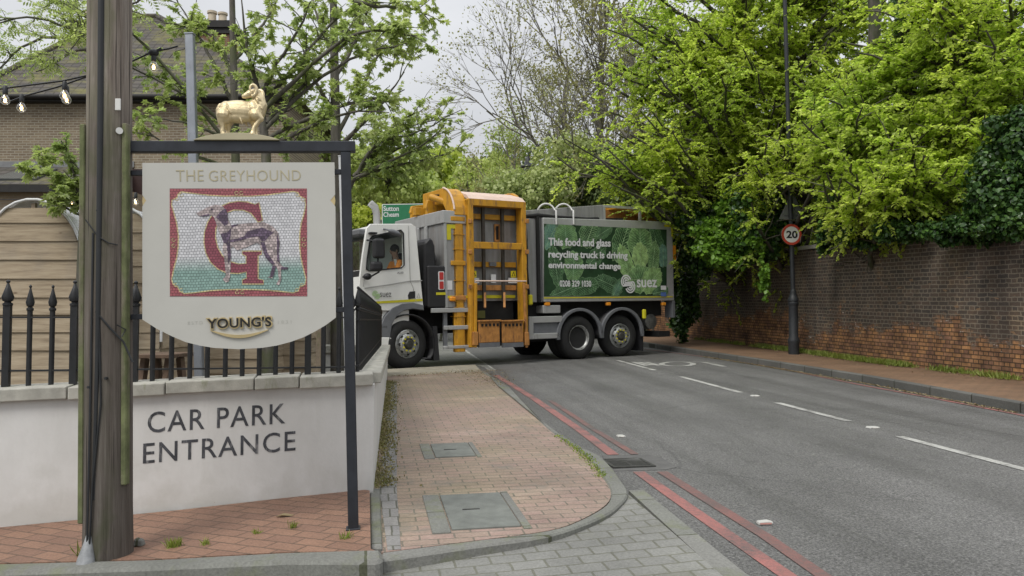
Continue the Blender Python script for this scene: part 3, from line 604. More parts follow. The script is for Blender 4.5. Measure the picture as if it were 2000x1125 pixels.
inn = [(200, 112), (320, 128), (450, 143), (580, 150), (700, 150), (820, 150), (950, 140), (1080, 122), (1180, 108), (1225, 118), (1240, 150), (1285, 170), (1292, 230), (1275, 310), (1252, 390), (1240, 480), (1240, 600), (1250, 690), (1270, 780), (1295, 880), (1285, 925), (1240, 945), (1225, 985), (1180, 998), (1060, 985), (950, 975), (830, 970), (710, 968), (580, 972), (450, 980), (320, 998), (225, 1005), (185, 985), (170, 950), (125, 920), (115, 880), (135, 780), (160, 690), (172, 600), (174, 500), (160, 390), (138, 310), (115, 230), (118, 185), (160, 165), (172, 130)]
M_MGOLD = mosaic('mosaic_gold', (.56, .47, .25)); zz0, zz1 = mz(0, 820)[1], mz(0, 690)[1]
plate('mosaic_field', [[mz(*p) for p in inn]], YB - .003, .002, mosaic('mosaic_white_green', (.58, .58, .60), (.24, .37, .33), (zz0, zz1)), mos)
b = MB(); stroke(b, [mz(*p) for p in inn], .0068, YB - .0042, True)
for u, v in ((685, 122), (727, 122), (690, 995), (735, 995), (132, 533), (132, 585), (1275, 530), (1275, 580), (200, 140), (160, 175), (1220, 140), (1270, 180), (150, 930), (200, 975), (1260, 930), (1215, 975)):
    stroke(b, [mz(u + 15 * math.cos(a * .6), v + 15 * math.sin(a * .6)) for a in range(10)], .0035, YB - .0046)
b.build('mosaic_border', M_MGOLD, mos)
Gp = [(915, 365), (882, 203), (848, 222), (780, 200), (700, 195), (620, 207), (545, 240), (480, 300), (430, 380), (402, 470), (398, 560), (415, 650), (455, 730), (520, 790), (600, 825), (700, 830), (772, 815), (772, 870), (735, 885), (735, 922), (922, 922), (922, 888), (875, 875), (875, 672), (905, 660), (905, 632), (735, 632), (735, 660), (768, 675), (768, 742), (700, 745), (620, 720), (560, 670), (520, 600), (500, 510), (505, 430), (535, 360), (590, 300), (660, 272), (740, 272), (810, 300), (855, 352), (872, 378)]
gl_ = plate('mosaic_letter', [[mz(*p) for p in Gp]], YB - .0045, .002, mosaic('mosaic_letter_red', (.25, .07, .095)), mos)
b = MB(); stroke(b, [mz(*p) for p in Gp], .0062, YB - .0056, True); b.build('letter_edge', M_MGOLD, mos)
dog = [(330, 300), (362, 327), (400, 325), (450, 312), (488, 335), (500, 370), (520, 430), (550, 500), (572, 560), (562, 600), (578, 700), (592, 850), (565, 880), (590, 908), (618, 900), (628, 860), (636, 700), (628, 625), (650, 590), (690, 625), (780, 595), (860, 560), (888, 570), (900, 620), (950, 692), (1008, 748), (996, 845), (958, 862), (1000, 872), (1015, 800), (1032, 765), (1046, 795), (1058, 880), (1032, 922), (1058, 932), (1078, 880), (1076, 795), (1130, 792), (1142, 775), (1092, 770), (1067, 740), (1056, 650), (1066, 560), (1052, 470), (1000, 412), (920, 377), (800, 387), (700, 397), (640, 410), (612, 350), (602, 290), (562, 235), (500, 225), (430, 247), (370, 282)]
plate('mosaic_dog', [[mz(*p) for p in dog]], YB - .0068, .002, mosaic('mosaic_dog_tan', (.40, .335, .33), vr=.45), mos)
M_DK = mosaic('mosaic_dog_dark', (.12, .085, .13), vr=.4)
b = MB()
for q in ([(505, 335), (545, 285), (590, 258), (605, 300), (612, 392), (580, 412), (545, 375)], [(618, 535), (700, 522), (755, 500), (780, 458), (850, 442), (910, 425), (1012, 470), (965, 508), (935, 545), (905, 545), (878, 505), (800, 515), (720, 540), (618, 558)],
          [(895, 555), (932, 555), (958, 650), (1022, 742), (1002, 755), (940, 690)], [(600, 560), (630, 560), (636, 690), (612, 745), (606, 640)], [(365, 324), (448, 305), (440, 322), (385, 330)], [(1040, 470), (1062, 560), (1054, 650), (1066, 740), (1042, 720), (1040, 600)],
          [(545, 480), (600, 470), (640, 430), (630, 520), (600, 570), (572, 560)], [(458, 262), (475, 258), (480, 272), (462, 276)], [(1000, 760), (1030, 760), (1012, 850), (975, 868)], [(1075, 770), (1140, 775), (1130, 793), (1078, 795)], [(640, 405), (700, 395), (700, 402), (640, 430)]):
    b.prism([mz(*p) for p in q], YB - .0080, YB - .0068)
b.build('dog_markings', M_DK, mos)
# ------------------------------------------------------------------ golden ram standing on the sign beam
M_RAM = paint('gold_paint', (.70, .58, .36), .36, .65, var=.12, scale=20, bump=.6)
bx = sg(465, 272)
rm = thing('ram_statue', 'golden statue of a standing ram looking back, on top of the pub sign', 'statue', MSN @ T(Vector((bx[0], 0, bt))))
s0 = sg(380, 277)[0] - bx[0]; s1 = sg(548, 277)[0] - bx[0]; hz = sg(465, 263)[1] - bt
arc = [(s0 + (s1 - s0) * i / 14, .002 + hz * math.sin(math.pi * i / 14) ** .8) for i in range(15)]
b = MB(); b.prism(arc, -.05, .05); b.build('plinth', M_GOLDF, rm, bev=.002)
rp = lambda u, v: (sg(380 + u / 7.5, 140 + v / 7.5)[0] - bx[0], sg(380 + u / 7.5, 140 + v / 7.5)[1] - bt)
b = MB()
def blob(u, v, ru, rv, y=0.0, ry=.04, a=0):
    x, z = rp(u, v); b.ball((x, y, z), (ru / 7.5 * .00308, ry, rv / 7.5 * .00308), 16, 10, Matrix.Rotation(R(a), 3, 'Y'))
def limb(l, y):
    pts = []; rr = []
    for u, v, r in l: x, z = rp(u, v); pts.append((x, y, z)); rr.append(r / 7.5 * .00308)
    b.tube(pts, rr, 12); 
    for p, r in zip(pts, rr): b.ball(p, r, 10, 6)
blob(650, 580, 300, 158, 0, .054, 4); blob(470, 565, 112, 138, 0, .052); blob(640, 520, 270, 102, 0, .05); blob(885, 560, 128, 165, 0, .056); blob(650, 665, 250, 95, 0, .046); blob(450, 660, 105, 130, -.022, .035); blob(450, 660, 105, 130, .022, .035); blob(890, 640, 105, 100, -.02, .038)
for i in range(9):
    u_, v_ = 380 + rng.random() * 560, 470 + rng.random() * 260; blob(u_, v_, 70, 17, (-.046 if i % 3 else .044) * (1 - .25 * abs(v_ - 580) / 150), .011, 55 + 20 * rng.random())
for i in range(14): blob(870 + rng.random() * 130, 400 + rng.random() * 230, 46, 15, -.046 + .015 * rng.random(), .012, 65)
limb([(900, 600, 140), (950, 500, 118), (945, 400, 92), (900, 330, 75)], 0)
limb([(900, 320, 70), (820, 330, 62), (750, 362, 45), (725, 370, 34)], -.01)
limb([(380, 500, 40), (345, 560, 36), (345, 640, 30)], .0)
limb([(430, 650, 105), (405, 770, 50), (425, 840, 33), (420, 900, 34), (435, 930, 40)], -.032); limb([(470, 680, 110), (470, 790, 55), (480, 850, 34), (470, 930, 38)], .034)
limb([(900, 650, 90), (985, 712, 46), (930, 770, 38), (885, 835, 34), (870, 890, 34), (860, 935, 46)], -.034); limb([(850, 690, 80), (870, 790, 42), (880, 860, 32), (885, 930, 40)], .034)
bo = b.build('body', M_RAM, rm)
md = bo.modifiers.new('r', 'REMESH'); md.mode = 'VOXEL'; md.voxel_size = .0034; md = bo.modifiers.new('s', 'SMOOTH'); md.factor = .5; md.iterations = 3
for yy, du, dv in ((-.036, 0, 0), (.03, 70, 20)):
    b = MB(); ps = []; rr = []
    for i in range(20):
        a = R(-100 + i * 19); r_ = 82 - i * 2.6; x, z = rp(865 + du + r_ * math.cos(-a) * .8, 290 + dv + r_ * math.sin(-a) * 1.15)
        ps.append((x, yy + (-.0012 * i if yy < 0 else .0012 * i), z)); rr.append((36 - i * 1.4) / 7.5 * .00308)
    b.tube(ps, rr, 10); b.build('horn', M_RAM, rm, smooth=60)
b = MB(); x, z = rp(800, 335); b.ball((x, -.028, z), (.012, .006, .006)); b.build('ear', M_RAM, rm, smooth=60)
# ------------------------------------------------------------------ beer garden: boarded pods, posts, bench, far wall
def boardmat():
    m, t, b = _new('weathered_boards'); v = _coords(t, scale=(.5, 1, 7)); n = _noise(t, v, 3.5, 7, .7)
    col = _ramp(t, n, [(.28, (.19, .145, .095)), (.5, (.36, .29, .20)), (.72, (.47, .395, .285))])
    g = nn(t, 'ShaderNodeNewGeometry'); col = _mix(t, 1, col, _ramp(t, g.outputs['Random Per Island'], [(0, .72), (1, 1.12)]), 'MULTIPLY')
    kn = nn(t, 'ShaderNodeTexVoronoi'); kn.inputs['Scale'].default_value = 2.2; t.links.new(_coords(t, scale=(1, 1, 2)), kn.inputs['Vector'])
    col = _mix(t, _ramp(t, kn.outputs['Distance'], [(.03, .7), (.07, 0)]), col, (.10, .06, .03))
    col = _mix(t, _ramp(t, _noise(t, _coords(t), 1.1, 4), [(.52, 0), (.72, .6)]), col, (.20, .185, .165))
    t.links.new(col, b.inputs['Base Color']); b.inputs['Roughness'].default_value = .85; _bump(t, b, n, .35, .006); return m
M_BOARD_W = boardmat(); M_POLY = glass('polycarbonate', (.86, .89, .9), .22, .3); M_RIM = paint('white_plastic', (.66, .67, .67), .4); M_TIMB = paint('old_timber', (.20, .16, .115), .9, var=.4, scale=9, dirt=((.10, .12, .04), 4, .55), bump=.5)
def pod(cx, Y, w, ztop, lab, back=2.2, yaw=0.0, hs=.62):
    """a dining hut: overlapping boards under a barrel roof of clear polycarbonate"""
    c = P(cx, 600, Y); zb_ = gz(c.x, Y) - .05; g = thing('dining_pod', lab, 'dining pod', T(Vector((c.x, Y, zb_))) @ Matrix.Rotation(yaw, 4, 'Z'), 'boarded dining pods in the pub garden')
    h = ztop - zb_; arch_h = h * .30
    def half(z):
        if z < h - arch_h: return w * (1 - .0 * z)
        q = (z - (h - arch_h)) / arch_h; return w * math.sqrt(max(0, 1 - q ** 2.2))
    z = .02; k = 0
    while z < h - .13:
        z2 = min(z + .2 + random.uniform(-.012, .012), h - .10); a, c2 = half(z), half(max(z2 - .0, 0)); t = random.uniform(-.006, .006)
        b = MB(); b.hull([(-a, -.03 + t, z), (a, -.03 - t, z), (a, .0, z), (-a, .0, z), (-c2, -.008 + t, z2 + .025), (c2, -.008 - t, z2 + .025), (c2, .012, z2 + .025), (-c2, .012, z2 + .025)]); b.build('board', M_BOARD_W, g); z = z2; k += 1
    pts = [(x * (w + .02), 0) for x in (-1, 1)]
    ar = [((w + .02) * math.cos(R(a)) * (1 if abs(math.cos(R(a))) > .98 else 1), h - arch_h + (arch_h + .02) * abs(math.sin(R(a))) ** .9) for a in range(0, 181, 12)]
    b = MB(); b.tube([(x, -.02, zz) for x, zz in [(w + .02, 1.1)] + ar + [(-w - .02, 1.1)]], .016, 8); b.build('arch_rim', M_RIM, g, smooth=60)
    b = MB(); n = len(ar); b.add([(x, 0.02, zz) for x, zz in ar] + [(x, back, zz) for x, zz in ar], [(i, i + 1, n + i + 1, n + i) for i in range(n - 1)]); o = b.build('roof_sheet', M_POLY, g, smooth=60)
    md = o.modifiers.new('t', 'SOLIDIFY'); md.thickness = .008
    for s in (-1, 1):
        b = MB(); zq = .02
        while zq < h - arch_h:
            b.hull([(s * (w + .025), .03, zq), (s * w, .03, zq), (s * w, back, zq), (s * (w + .025), back, zq), (s * (w + .004), .03, zq + .21), (s * (w - .02), .03, zq + .21), (s * (w - .02), back, zq + .21), (s * (w + .004), back, zq + .21)]); zq += .2
        b.build('side_boarding', M_BOARD_W, g)
    b = MB(); b.box(-.02, .02, .0, .05, h - .5, h - .02); b.build('king_post', M_TIMB, g)
    return g
pod(60, 9.0, .56, P(60, 393, 9).z, 'boarded dining pod at the left edge, arched roof showing over the railing')
pod(226, 9.5, .52, P(222, 405, 9.5).z, 'boarded dining pod half hidden behind the telegraph pole')
pod(418, 10.6, .62, P(430, 408, 10.6).z, 'boarded dining pod behind the middle of the pub sign, beside a mossy post')
pod(556, 11.6, .36, P(575, 420, 11.6).z, 'boarded dining pod behind the right side of the pub sign', back=.5)
def post(px, py0, px1, py1, Y, w, m, name, lab, cat):
    a, c = P(px, py0, Y), P(px1, py1, Y); c.z = min(c.z, gz(c.x, Y) - .1); g = thing(name, lab, cat, c); b = MB(); b.bar((0, 0, 0), a - c, w, w * .9, (0, 1, 0)); b.build('shaft', m, g, bev=.006)
    b = MB(); e = a - c; b.bar(e, e + e.normalized() * .012, w * 1.08, w, (0, 1, 0)); b.build('cap', m, g); return g
M_ALU = paint('dull_aluminium', (.30, .32, .35), .4, .75, var=.2, scale=5, dirt=((.2, .21, .22), 9, .55))
post(371, 68, 398, 748, 7.4, .074, M_ALU, 'metal_post', 'leaning grey galvanised post rising behind the pub sign beside the golden ram', 'post')
post(665, 306, 684, 640, 9.0, .042, paint('white_pole_paint', (.55, .56, .57), .5), 'metal_post', 'thin pale pole leaning behind the black upright of the pub sign', 'post')
post(381, 560, 381, 745, 8.2, .06, M_TIMB, 'timber_post', 'mossy timber post behind the railing below the left of the pub sign', 'post')
post(624, 560, 622, 745, 8.6, .055, M_TIMB, 'timber_post', 'dark timber post behind the railing below the right corner of the pub sign', 'post')
c = P(328, 745, 7.6); g = thing('picnic_table', 'weathered brown picnic table behind the railing beside the pole', 'table', (c.x, 7.6, gz(c.x, 7.6) + .0))
M_TABLE = paint('brown_table', (.115, .075, .05), .8, var=.35, scale=9, bump=.4); zt_ = P(328, 690, 7.6).z - gz(c.x, 7.6)
for i in range(5):
    b = MB(); b.box(-.22, .13, -.30 + i * .125, -.19 + i * .125, zt_ - .035, zt_); b.build('table_board', M_TABLE, g, bev=.004)
for s in (-.16, .06):
    for q in (-1, 1):
        b = MB(); b.bar((s, q * .42, -.1), (s, q * .12, zt_ - .04), .045, .09); b.build('leg', M_TABLE, g)
for q in (-1, 1):
    b = MB(); b.box(-.25, .15, q * .55 - .12, q * .55 + .12, zt_ * .55, zt_ * .55 + .035); b.build('seat', M_TABLE, g, bev=.004)
MF = frame(P(603, 700, 13.5), (1, .05, 0)); g = thing('boundary_wall', 'short pale rendered wall with coping at the back of the garden, before the lorry cab', 'wall', MF)
a = on(MF, 600, 674); c = on(MF, 690, 690); b = MB(); b.box(-.05, c[0] + .3, 0, .2, -1.5, c[1]); b.build('face', M_REND, g); b = MB(); b.box(-.09, c[0] + .34, -.04, .24, c[1] + .001, a[1]); b.build('coping_stone', M_COPE, g, bev=.01)
# ------------------------------------------------------------------ brick house behind
MH = frame(P(0, 560, 24), (1, 0.0, 0)); h_ = lambda x, y, yo=0.0: on(MH, x, y, yo)
hs = thing('brick_house', 'yellow brown brick house with a mossy tiled hip roof behind the garden trees', 'house', MH)
M_HBRICK = bricks('stock_brick', (.25, .20, .135), (.175, .135, .095), (.33, .30, .235), .225, .075, .011, bump=.3, blotch=(.8, 1.1), bs=.5)
M_LBRICK = bricks('pale_brick', (.34, .27, .19), (.30, .235, .165), (.34, .30, .24), .225, .075, .008, bump=.2, blotch=(.9, 1.1))
def tilemat(name, c1, c2):
    m, t, b = _new(name); v = _coords(t); sp = nn(t, 'ShaderNodeSeparateXYZ'); t.links.new(v, sp.inputs[0])
    cb = nn(t, 'ShaderNodeCombineXYZ'); t.links.new(sp.outputs[0], cb.inputs[0]); t.links.new(sp.outputs[2], cb.inputs[1])
    br = nn(t, 'ShaderNodeTexBrick', offset=.0); t.links.new(cb.outputs[0], br.inputs['Vector']); br.inputs['Scale'].default_value = 1; br.inputs['Brick Width'].default_value = .26; br.inputs['Row Height'].default_value = .16; br.inputs['Mortar Size'].default_value = .018
    br.inputs['Color1'].default_value = _c(c1); br.inputs['Color2'].default_value = _c(c2); br.inputs['Mortar'].default_value = (.045, .04, .034, 1)
    col = _mix(t, _ramp(t, _noise(t, _coords(t, scale=(.6, .6, 2)), 1.6, 5, .7), [(.48, 0), (.66, .75)]), br.outputs['Color'], (.17, .16, .05))
    t.links.new(col, b.inputs['Base Color']); b.inputs['Roughness'].default_value = .9; i = nn(t, 'ShaderNodeInvert'); t.links.new(br.outputs['Fac'], i.inputs[1]); _bump(t, b, i.outputs[0], .8, .04); return m
M_TILE = tilemat('concrete_tiles', (.095, .085, .075), (.068, .062, .056))
M_DARK = paint('dark_timber', (.02, .019, .018), .7, var=.3); M_LEAD = paint('lead_flashing', (.20, .205, .21), .6, .3, var=.2)
xl_, ze = h_(-40, 192); xr_, _ = h_(566, 192); zb0 = -3.2
b = MB(); b.box(xl_, xr_, 0, 8, zb0, ze + .1); b.build('wall', M_HBRICK, hs)
za = h_(265, 33, 4.2)[1]; ra, rb = h_(222, 33, 4.2)[0], h_(307, 33, 4.2)[0]; q = .3
b = MB(); b.add([(xl_ - q, -q, ze), (xr_ + q, -q, ze), (xr_ + q, 8 + q, ze), (xl_ - q, 8 + q, ze), (ra, 4.2, za), (rb, 4.2, za)], [(0, 1, 5, 4), (1, 2, 5), (2, 3, 4, 5), (3, 0, 4), (3, 2, 1, 0)]); ro = b.build('roof', M_TILE, hs)
for e in ([(xl_ - q, -q, ze + .02), (ra, 4.2, za + .02)], [(xr_ + q, -q, ze + .02), (rb, 4.2, za + .02)], [(ra, 4.2, za + .02), (rb, 4.2, za + .02)]):
    b = MB(); b.tube(e, .10, 8); b.build('ridge_tiles', M_TILE, ro, smooth=50)
b = MB(); b.tube([(xl_ - q, -q - .06, ze - .04), (xr_ + q, -q - .06, ze - .04)], .07, 8); b.build('gutter', M_DARK, hs, smooth=50)
b = MB(); b.box(xl_ - q + .02, xr_ + q - .02, -q + .02, -.002, ze - .16, ze - .01); b.build('fascia', M_DARK, hs)
M_CHIM = bricks('chimney_brick', (.26, .12, .075), (.19, .095, .065), (.22, .18, .14), .225, .075, .01, bump=.3); M_POT = paint('clay_pot', (.52, .45, .34), .8, var=.15)
for x0, x1, yt, yb_, pots in ((142, 205, 68, 150, ((163, 15, 42), (190, 17, 42))), (384, 446, 66, 160, ((406, 14, 44), (427, 17, 44)))):
    yo = 3.4; a = h_(x0, yt, yo); c = h_(x1, yb_, yo); ch = MB(); ch.box(a[0], c[0], yo, yo + 1.0, c[1], a[1]); ch = ch.build('chimney', M_CHIM, hs)
    t2 = h_(x0, 42, yo)[1]; k = MB(); k.box(a[0] - .07, c[0] + .07, yo - .07, yo + 1.07, a[1], a[1] + (t2 - a[1]) * .45); k.box(a[0] - .13, c[0] + .13, yo - .13, yo + 1.13, a[1] + (t2 - a[1]) * .45, t2); k.build('chimney_cap', M_DARK, ch)
    for px, y0, y1 in pots:
        w = .165; X, z1 = h_(px, y0, yo); z0 = t2; k = MB(); k.lathe([(w * .95, 0), (w * .85, .1), (w * .8, (z1 - z0) * .8), (w, (z1 - z0) * .84), (w, z1 - z0), (w * .7, z1 - z0)], (X, yo + .4, z0), (0, 0, 1), 16); k.build('chimney_pot', M_POT, ch, smooth=40)
# lean-to
lx0, lx1 = h_(-60, 330)[0], h_(262, 330)[0]; z1 = h_(0, 326)[1]; z0 = h_(0, 362, -1.6)[1]
b = MB(); b.prism([(0, z1), (-1.8, z0), (-1.8, z0 - .06), (0, z0 - .06)], lx0, lx1, 'x'); b.build('lean_to_roof', M_TILE, hs)
b = MB(); b.box(lx0, lx1, -.03, -.003, z1 - .02, z1 + .16); b.build('flashing', M_LEAD, hs)
b = MB(); b.box(lx0, lx1, -1.84, -1.8, z0 - .22, z0 - .02); b.build('lean_to_fascia', M_DARK, hs)
b = MB(); b.box(lx0 + .1, h_(246, 400, -1.5)[0], -1.5, -.01, zb0, z0 - .1); b.build('lean_to_wall', M_LBRICK, hs)
f = lambda x, t: (x, -1.8 * t - .03, z1 + (z0 - z1) * t + .05)
r0, r1_ = h_(18, 340, -.8)[0], h_(96, 340, -.8)[0]; b = MB(); b.add([f(r0 - .1, .8), f(r1_, .8), f(r1_, .2), f(r0 + .15, .2)], [(0, 1, 2, 3)]); o = b.build('rooflight', paint('rooflight_glass', (.10, .11, .11), .15), hs); md = o.modifiers.new('s', 'SOLIDIFY'); md.thickness = .06
a = h_(250, 330, -.2); c = h_(285, 500, -.2); b = MB(); b.box(a[0], c[0], -.2, -.06, c[1] - 1, a[1]); b.build('dark_door', paint('dark_red_door', (.035, .016, .014), .5), hs)
# ------------------------------------------------------------------ festoon lights
M_BULB = glass('bulb_glass', (1, .97, .9), .12, .03); M_FIL = glow('filament', (1, .66, .30), 9)
def festoon(name, lab, cab, bulbs, Y, r=.03, cr_=.006, up=0):
    c = P(*cab[0], Y); g = thing(name, lab, 'string lights', c); L = lambda x, y: P(x, y, Y) - c
    b = MB(); b.tube([L(*p) for p in cab], cr_, 6); b.build('cable', M_CAP, g, smooth=60)
    for x, y in bulbs:
        q = L(x, y); bo_ = MB(); bo_.lathe([(.3 * r, 1.5 * r), (.42 * r, 1.15 * r), (.8 * r, .6 * r), (r, 0), (.85 * r, -.55 * r), (.4 * r, -.92 * r), (0, -r)], q, (0, 0, 1), 16); o = bo_.build('bulb', M_BULB, g, smooth=60)
        k = MB(); k.lathe([(.5 * r, 1.3 * r), (.55 * r, 1.5 * r), (.5 * r, 2.9 * r), (.3 * r, 3.2 * r)], q, (0, 0, 1), 12); k.build('socket', M_CAP, o, smooth=40)
        k = MB(); k.ball(q + Vector((0, 0, -.05 * r)), (.30 * r, .30 * r, .5 * r)); k.build('filament', M_FIL, o)
festoon('string_lights', 'upper string of warm bulbs running left from the telegraph pole', [(-90, 182), (0, 174), (27, 170), (123, 158), (172, 147)], [(10, 196), (126, 187)], 5.3)
festoon('string_lights', 'lower string of warm bulbs sagging left from the telegraph pole', [(-90, 215), (21, 198), (53, 186), (112, 170), (172, 149)], [(42, 211), (130, 195)], 5.5)
festoon('string_lights', 'single warm bulb hanging from a taped cable right of the telegraph pole', [(255, 121), (285, 107), (302, 100), (330, 95), (347, 90)], [(300, 131)], 5.2)
festoon('string_lights', 'distant string of tiny bulbs across the lower house wall', [(-60, 388), (12, 390), (70, 389), (115, 408), (200, 410), (265, 384)], [(140, 399), (115, 420), (265, 395)], 12, .045)
q = P(300, 103, 5.2); g = thing('junction_box', 'lump of black taped cable joint above the single bulb right of the pole', 'cable joint', q)
b = MB(); b.ball((0, 0, 0), (.035, .03, .024), 9, 6); b.build('tape_lump', M_CAP, g)
for s in ((-.05, -.01), (.055, .02), (.05, .03)):
    b = MB(); b.tube([(0, -.01, 0), (s[0], 0, s[1])], .007, 6); b.build('cable_end', M_CAP, g)
# ------------------------------------------------------------------ the recycling lorry
TF, TR = GP(800, 722), GP(1215, 697)
MT = frame(TF, TR - TF); t_ = lambda x, y, yo=0.0: on(MT, x, y, yo)
tk = thing('recycling_lorry', 'white cabbed recycling lorry with an orange bin lift and a cabbage poster, crossing the road', 'lorry', MT)
M_CAB = paint('cab_white', (.70, .70, .67), .3, var=.04, scale=3, coat=.3, dirt=((.56, .55, .5), 2, .6)); M_BLK = paint('black_plastic_trim', (.018, .018, .02), .55, var=.3); M_GREYP = paint('grey_plastic', (.13, .135, .145), .55, var=.15)
def steel():
    m, t, b = _new('grey_body_steel'); n = _noise(t, _coords(t, scale=(5, 5, .5)), 2.2, 6, .7); col = _ramp(t, n, [(.3, (.21, .21, .208)), (.65, (.30, .30, .295))])
    col = _mix(t, _ramp(t, _noise(t, _coords(t, scale=(3, 3, .6)), 1.3, 5, .75), [(.5, 0), (.72, .6)]), col, (.17, .14, .115)); t.links.new(col, b.inputs['Base Color']); b.inputs['Roughness'].default_value = .5; b.inputs['Metallic'].default_value = .25; return m
M_STEEL = steel(); M_ALUM = paint('alloy_rail', (.42, .425, .42), .4, .4, var=.1, scale=4, dirt=((.25, .24, .22), 3, .58))
M_YEL = paint('lift_orange', (.50, .25, .018), .5, var=.2, scale=4, dirt=((.19, .10, .04), 3.6, .53), bump=.15); M_YELB = paint('scuffed_orange', (.42, .19, .05), .6, var=.3, scale=8, dirt=((.13, .06, .03), 5, .52), bump=.3); M_WORN = paint('worn_top_plate', (.60, .46, .38), .6, var=.15, scale=5)
M_CHASS = paint('chassis_black', (.012, .012, .012), .8, var=.4); M_TYRE = paint('tyre_rubber', (.018, .018, .018), .8, var=.25, scale=12, bump=.3); M_RIMW = paint('painted_rim', (.40, .41, .40), .4, .5, var=.2, scale=9, dirt=((.10, .09, .07), 6, .5)); M_HUB = paint('dirty_hub', (.06, .06, .052), .6, .4, var=.4, scale=14)
M_FLUO = paint('fluorescent_yellow', (.52, .47, .02), .5, var=.1); M_REDR = paint('red_reflector', (.42, .04, .035), .3); M_AMB = paint('amber_lamp', (.70, .26, .02), .3); M_WHT = paint('white_sticker', (.62, .62, .62), .5); M_GLASS = glass('cab_glass', (.92, .96, .95), .008)
W = 2.42
# cab ----------------------------------------------------------------
cabo = [t_(697, 604), t_(702, 560), t_(709, 500), t_(717, 446), t_(724, 438.5), t_(803, 438), t_(811, 443), t_(818, 515), t_(826, 597), t_(800, 593), t_(775, 600), t_(760, 606)]
win = [t_(723, 466), t_(728, 461), t_(783, 449.5), t_(787.5, 455), t_(789, 518), t_(784, 523), t_(722, 529), t_(715.5, 526), t_(717, 505)]
cab = plate('cab', [cabo, win], -.0, .05, M_CAB, tk, bev=.012)
x0, x1 = cabo[3][0], cabo[6][0]; zt_ = cabo[4][1]; zbm = cabo[0][1]; xf = cabo[0][0]
b = MB(); b.hull([(cabo[4][0] - .02, .0, zt_ - .07), (cabo[5][0] + .06, .0, zt_ - .07), (cabo[5][0] + .06, W, zt_ - .07), (cabo[4][0] - .02, W, zt_ - .07), (cabo[4][0] + .06, .06, zt_), (cabo[5][0] - .03, .06, zt_), (cabo[5][0] - .03, W - .06, zt_), (cabo[4][0] + .06, W - .06, zt_)]); b.build('roof_panel', M_CAB, cab, bev=.03, seg=3)
b = MB(); b.hull([(cabo[6][0] - .05, .03, zt_ - .1), (cabo[6][0], .03, zt_ - .1), (cabo[6][0], W - .03, zt_ - .1), (cabo[6][0] - .05, W - .03, zt_ - .1), (.25, .03, 1.33), (.31, .03, 1.33), (.31, W - .03, 1.33), (.25, W - .03, 1.33)]); b.build('back_panel', M_CAB, cab)
far = plate('far_side', [cabo, win], W - .05, .05, M_CAB, cab)
fx = lambda z: xf + (x0 - xf) * (z - zbm) / (cabo[3][1] - zbm)
zs0 = t_(706, 527)[1]; b = MB(); b.hull([(fx(zbm) - .0, .03, zbm), (fx(zs0), .03, zs0), (fx(zs0), W - .03, zs0), (fx(zbm), W - .03, zbm), (fx(zbm) + .06, .03, zbm), (fx(zs0) + .06, .03, zs0), (fx(zs0) + .06, W - .03, zs0), (fx(zbm) + .06, W - .03, zbm)]); b.build('front_panel', M_CAB, cab)
b = MB(); z = t_(710, 462)[1]; b.hull([(fx(zs0) + .015, .05, zs0), (fx(z) + .015, .05, z), (fx(z) + .015, W - .05, z), (fx(zs0) + .015, W - .05, zs0), (fx(zs0) + .025, .05, zs0), (fx(z) + .025, .05, z), (fx(z) + .025, W - .05, z), (fx(zs0) + .025, W - .05, zs0)]); b.build('windscreen', M_GLASS, cab)
b = MB(); b.box(x0 - .17, x0 + .1, .08, W - .08, z + .03, z + .17); b.build('sun_visor', M_GREYP, cab, bev=.03)
b = MB(); b.box(fx(zs0) - .02, fx(zs0) + .02, .1, W - .1, zs0 - .16, zs0 - .01); b.build('wiper_panel', M_BLK, cab)
for k in range(3):
    b = MB(); b.box(fx(zbm + .15 + k * .12) - .015, fx(zbm + .15) + .03, .45, W - .45, zbm + .12 + k * .12, zbm + .19 + k * .12); b.build('grille_slot', M_BLK, cab)
b = MB(); b.box(xf - .14, .05, .06, W - .06, .42, zbm - .01); b.build('bumper', M_CAB, cab, bev=.04, seg=2)
b = MB(); b.box(xf - .145, xf + .0, .3, W - .3, .52, .86); b.build('grille', M_BLK, cab)
plate('window', [[(x * 1.0, z) for x, z in win]], .018, .006, M_GLASS, cab)
plate('far_window', [win], W - .03, .006, glass('darkened_glass', (.6, .68, .68), .02), cab)  # far glass coloured darker than the near window to dim the cab interior
b = MB(); b.box(-.8, .2, .08, W - .08, zt_ - .16, zt_ - .10); b.build('shading_headliner', M_BLK, cab)  # black liner added under the roof to make the cab interior darker
b = MB(); stroke(b, [win[i] for i in range(9)], .028, -.014, True, .02); b.build('window_seal', M_BLK, cab)
b = MB(); b.box(-.85, .22, .25, W - .25, 1.3, 1.5); b.build('cab_floor', M_CHASS, cab)
b = MB(); b.box(.0, .14, .30, .85, 1.75, 2.5); b.box(-.35, .1, .30, .85, 1.72, 1.85); b.build('seat', paint('seat_cloth', (.03, .032, .04), .9), cab, bev=.04)
b = MB(); b.box(-.92, -.62, .2, W - .2, 1.5, 2.05); b.build('dashboard', M_BLK, cab, bev=.05)
for l, w in (([t_(797, 441), t_(801, 550), t_(806, 560), t_(812, 590)], .008), ([t_(709, 560), t_(712, 535)], .008), ([t_(712, 563), t_(760, 556), t_(800, 549), t_(824, 548)], .02)):
    b = MB(); stroke(b, l, w, -.0155, t=.006); b.build('door_line', paint('panel_gap', (.32, .32, .31), .6), cab)
q = [t_(711, 590), t_(824.5, 583.5), t_(824.9, 588.3), t_(711, 594.5)]; plate('door_stripe', [q], -.0145, .006, M_FLUO, cab)
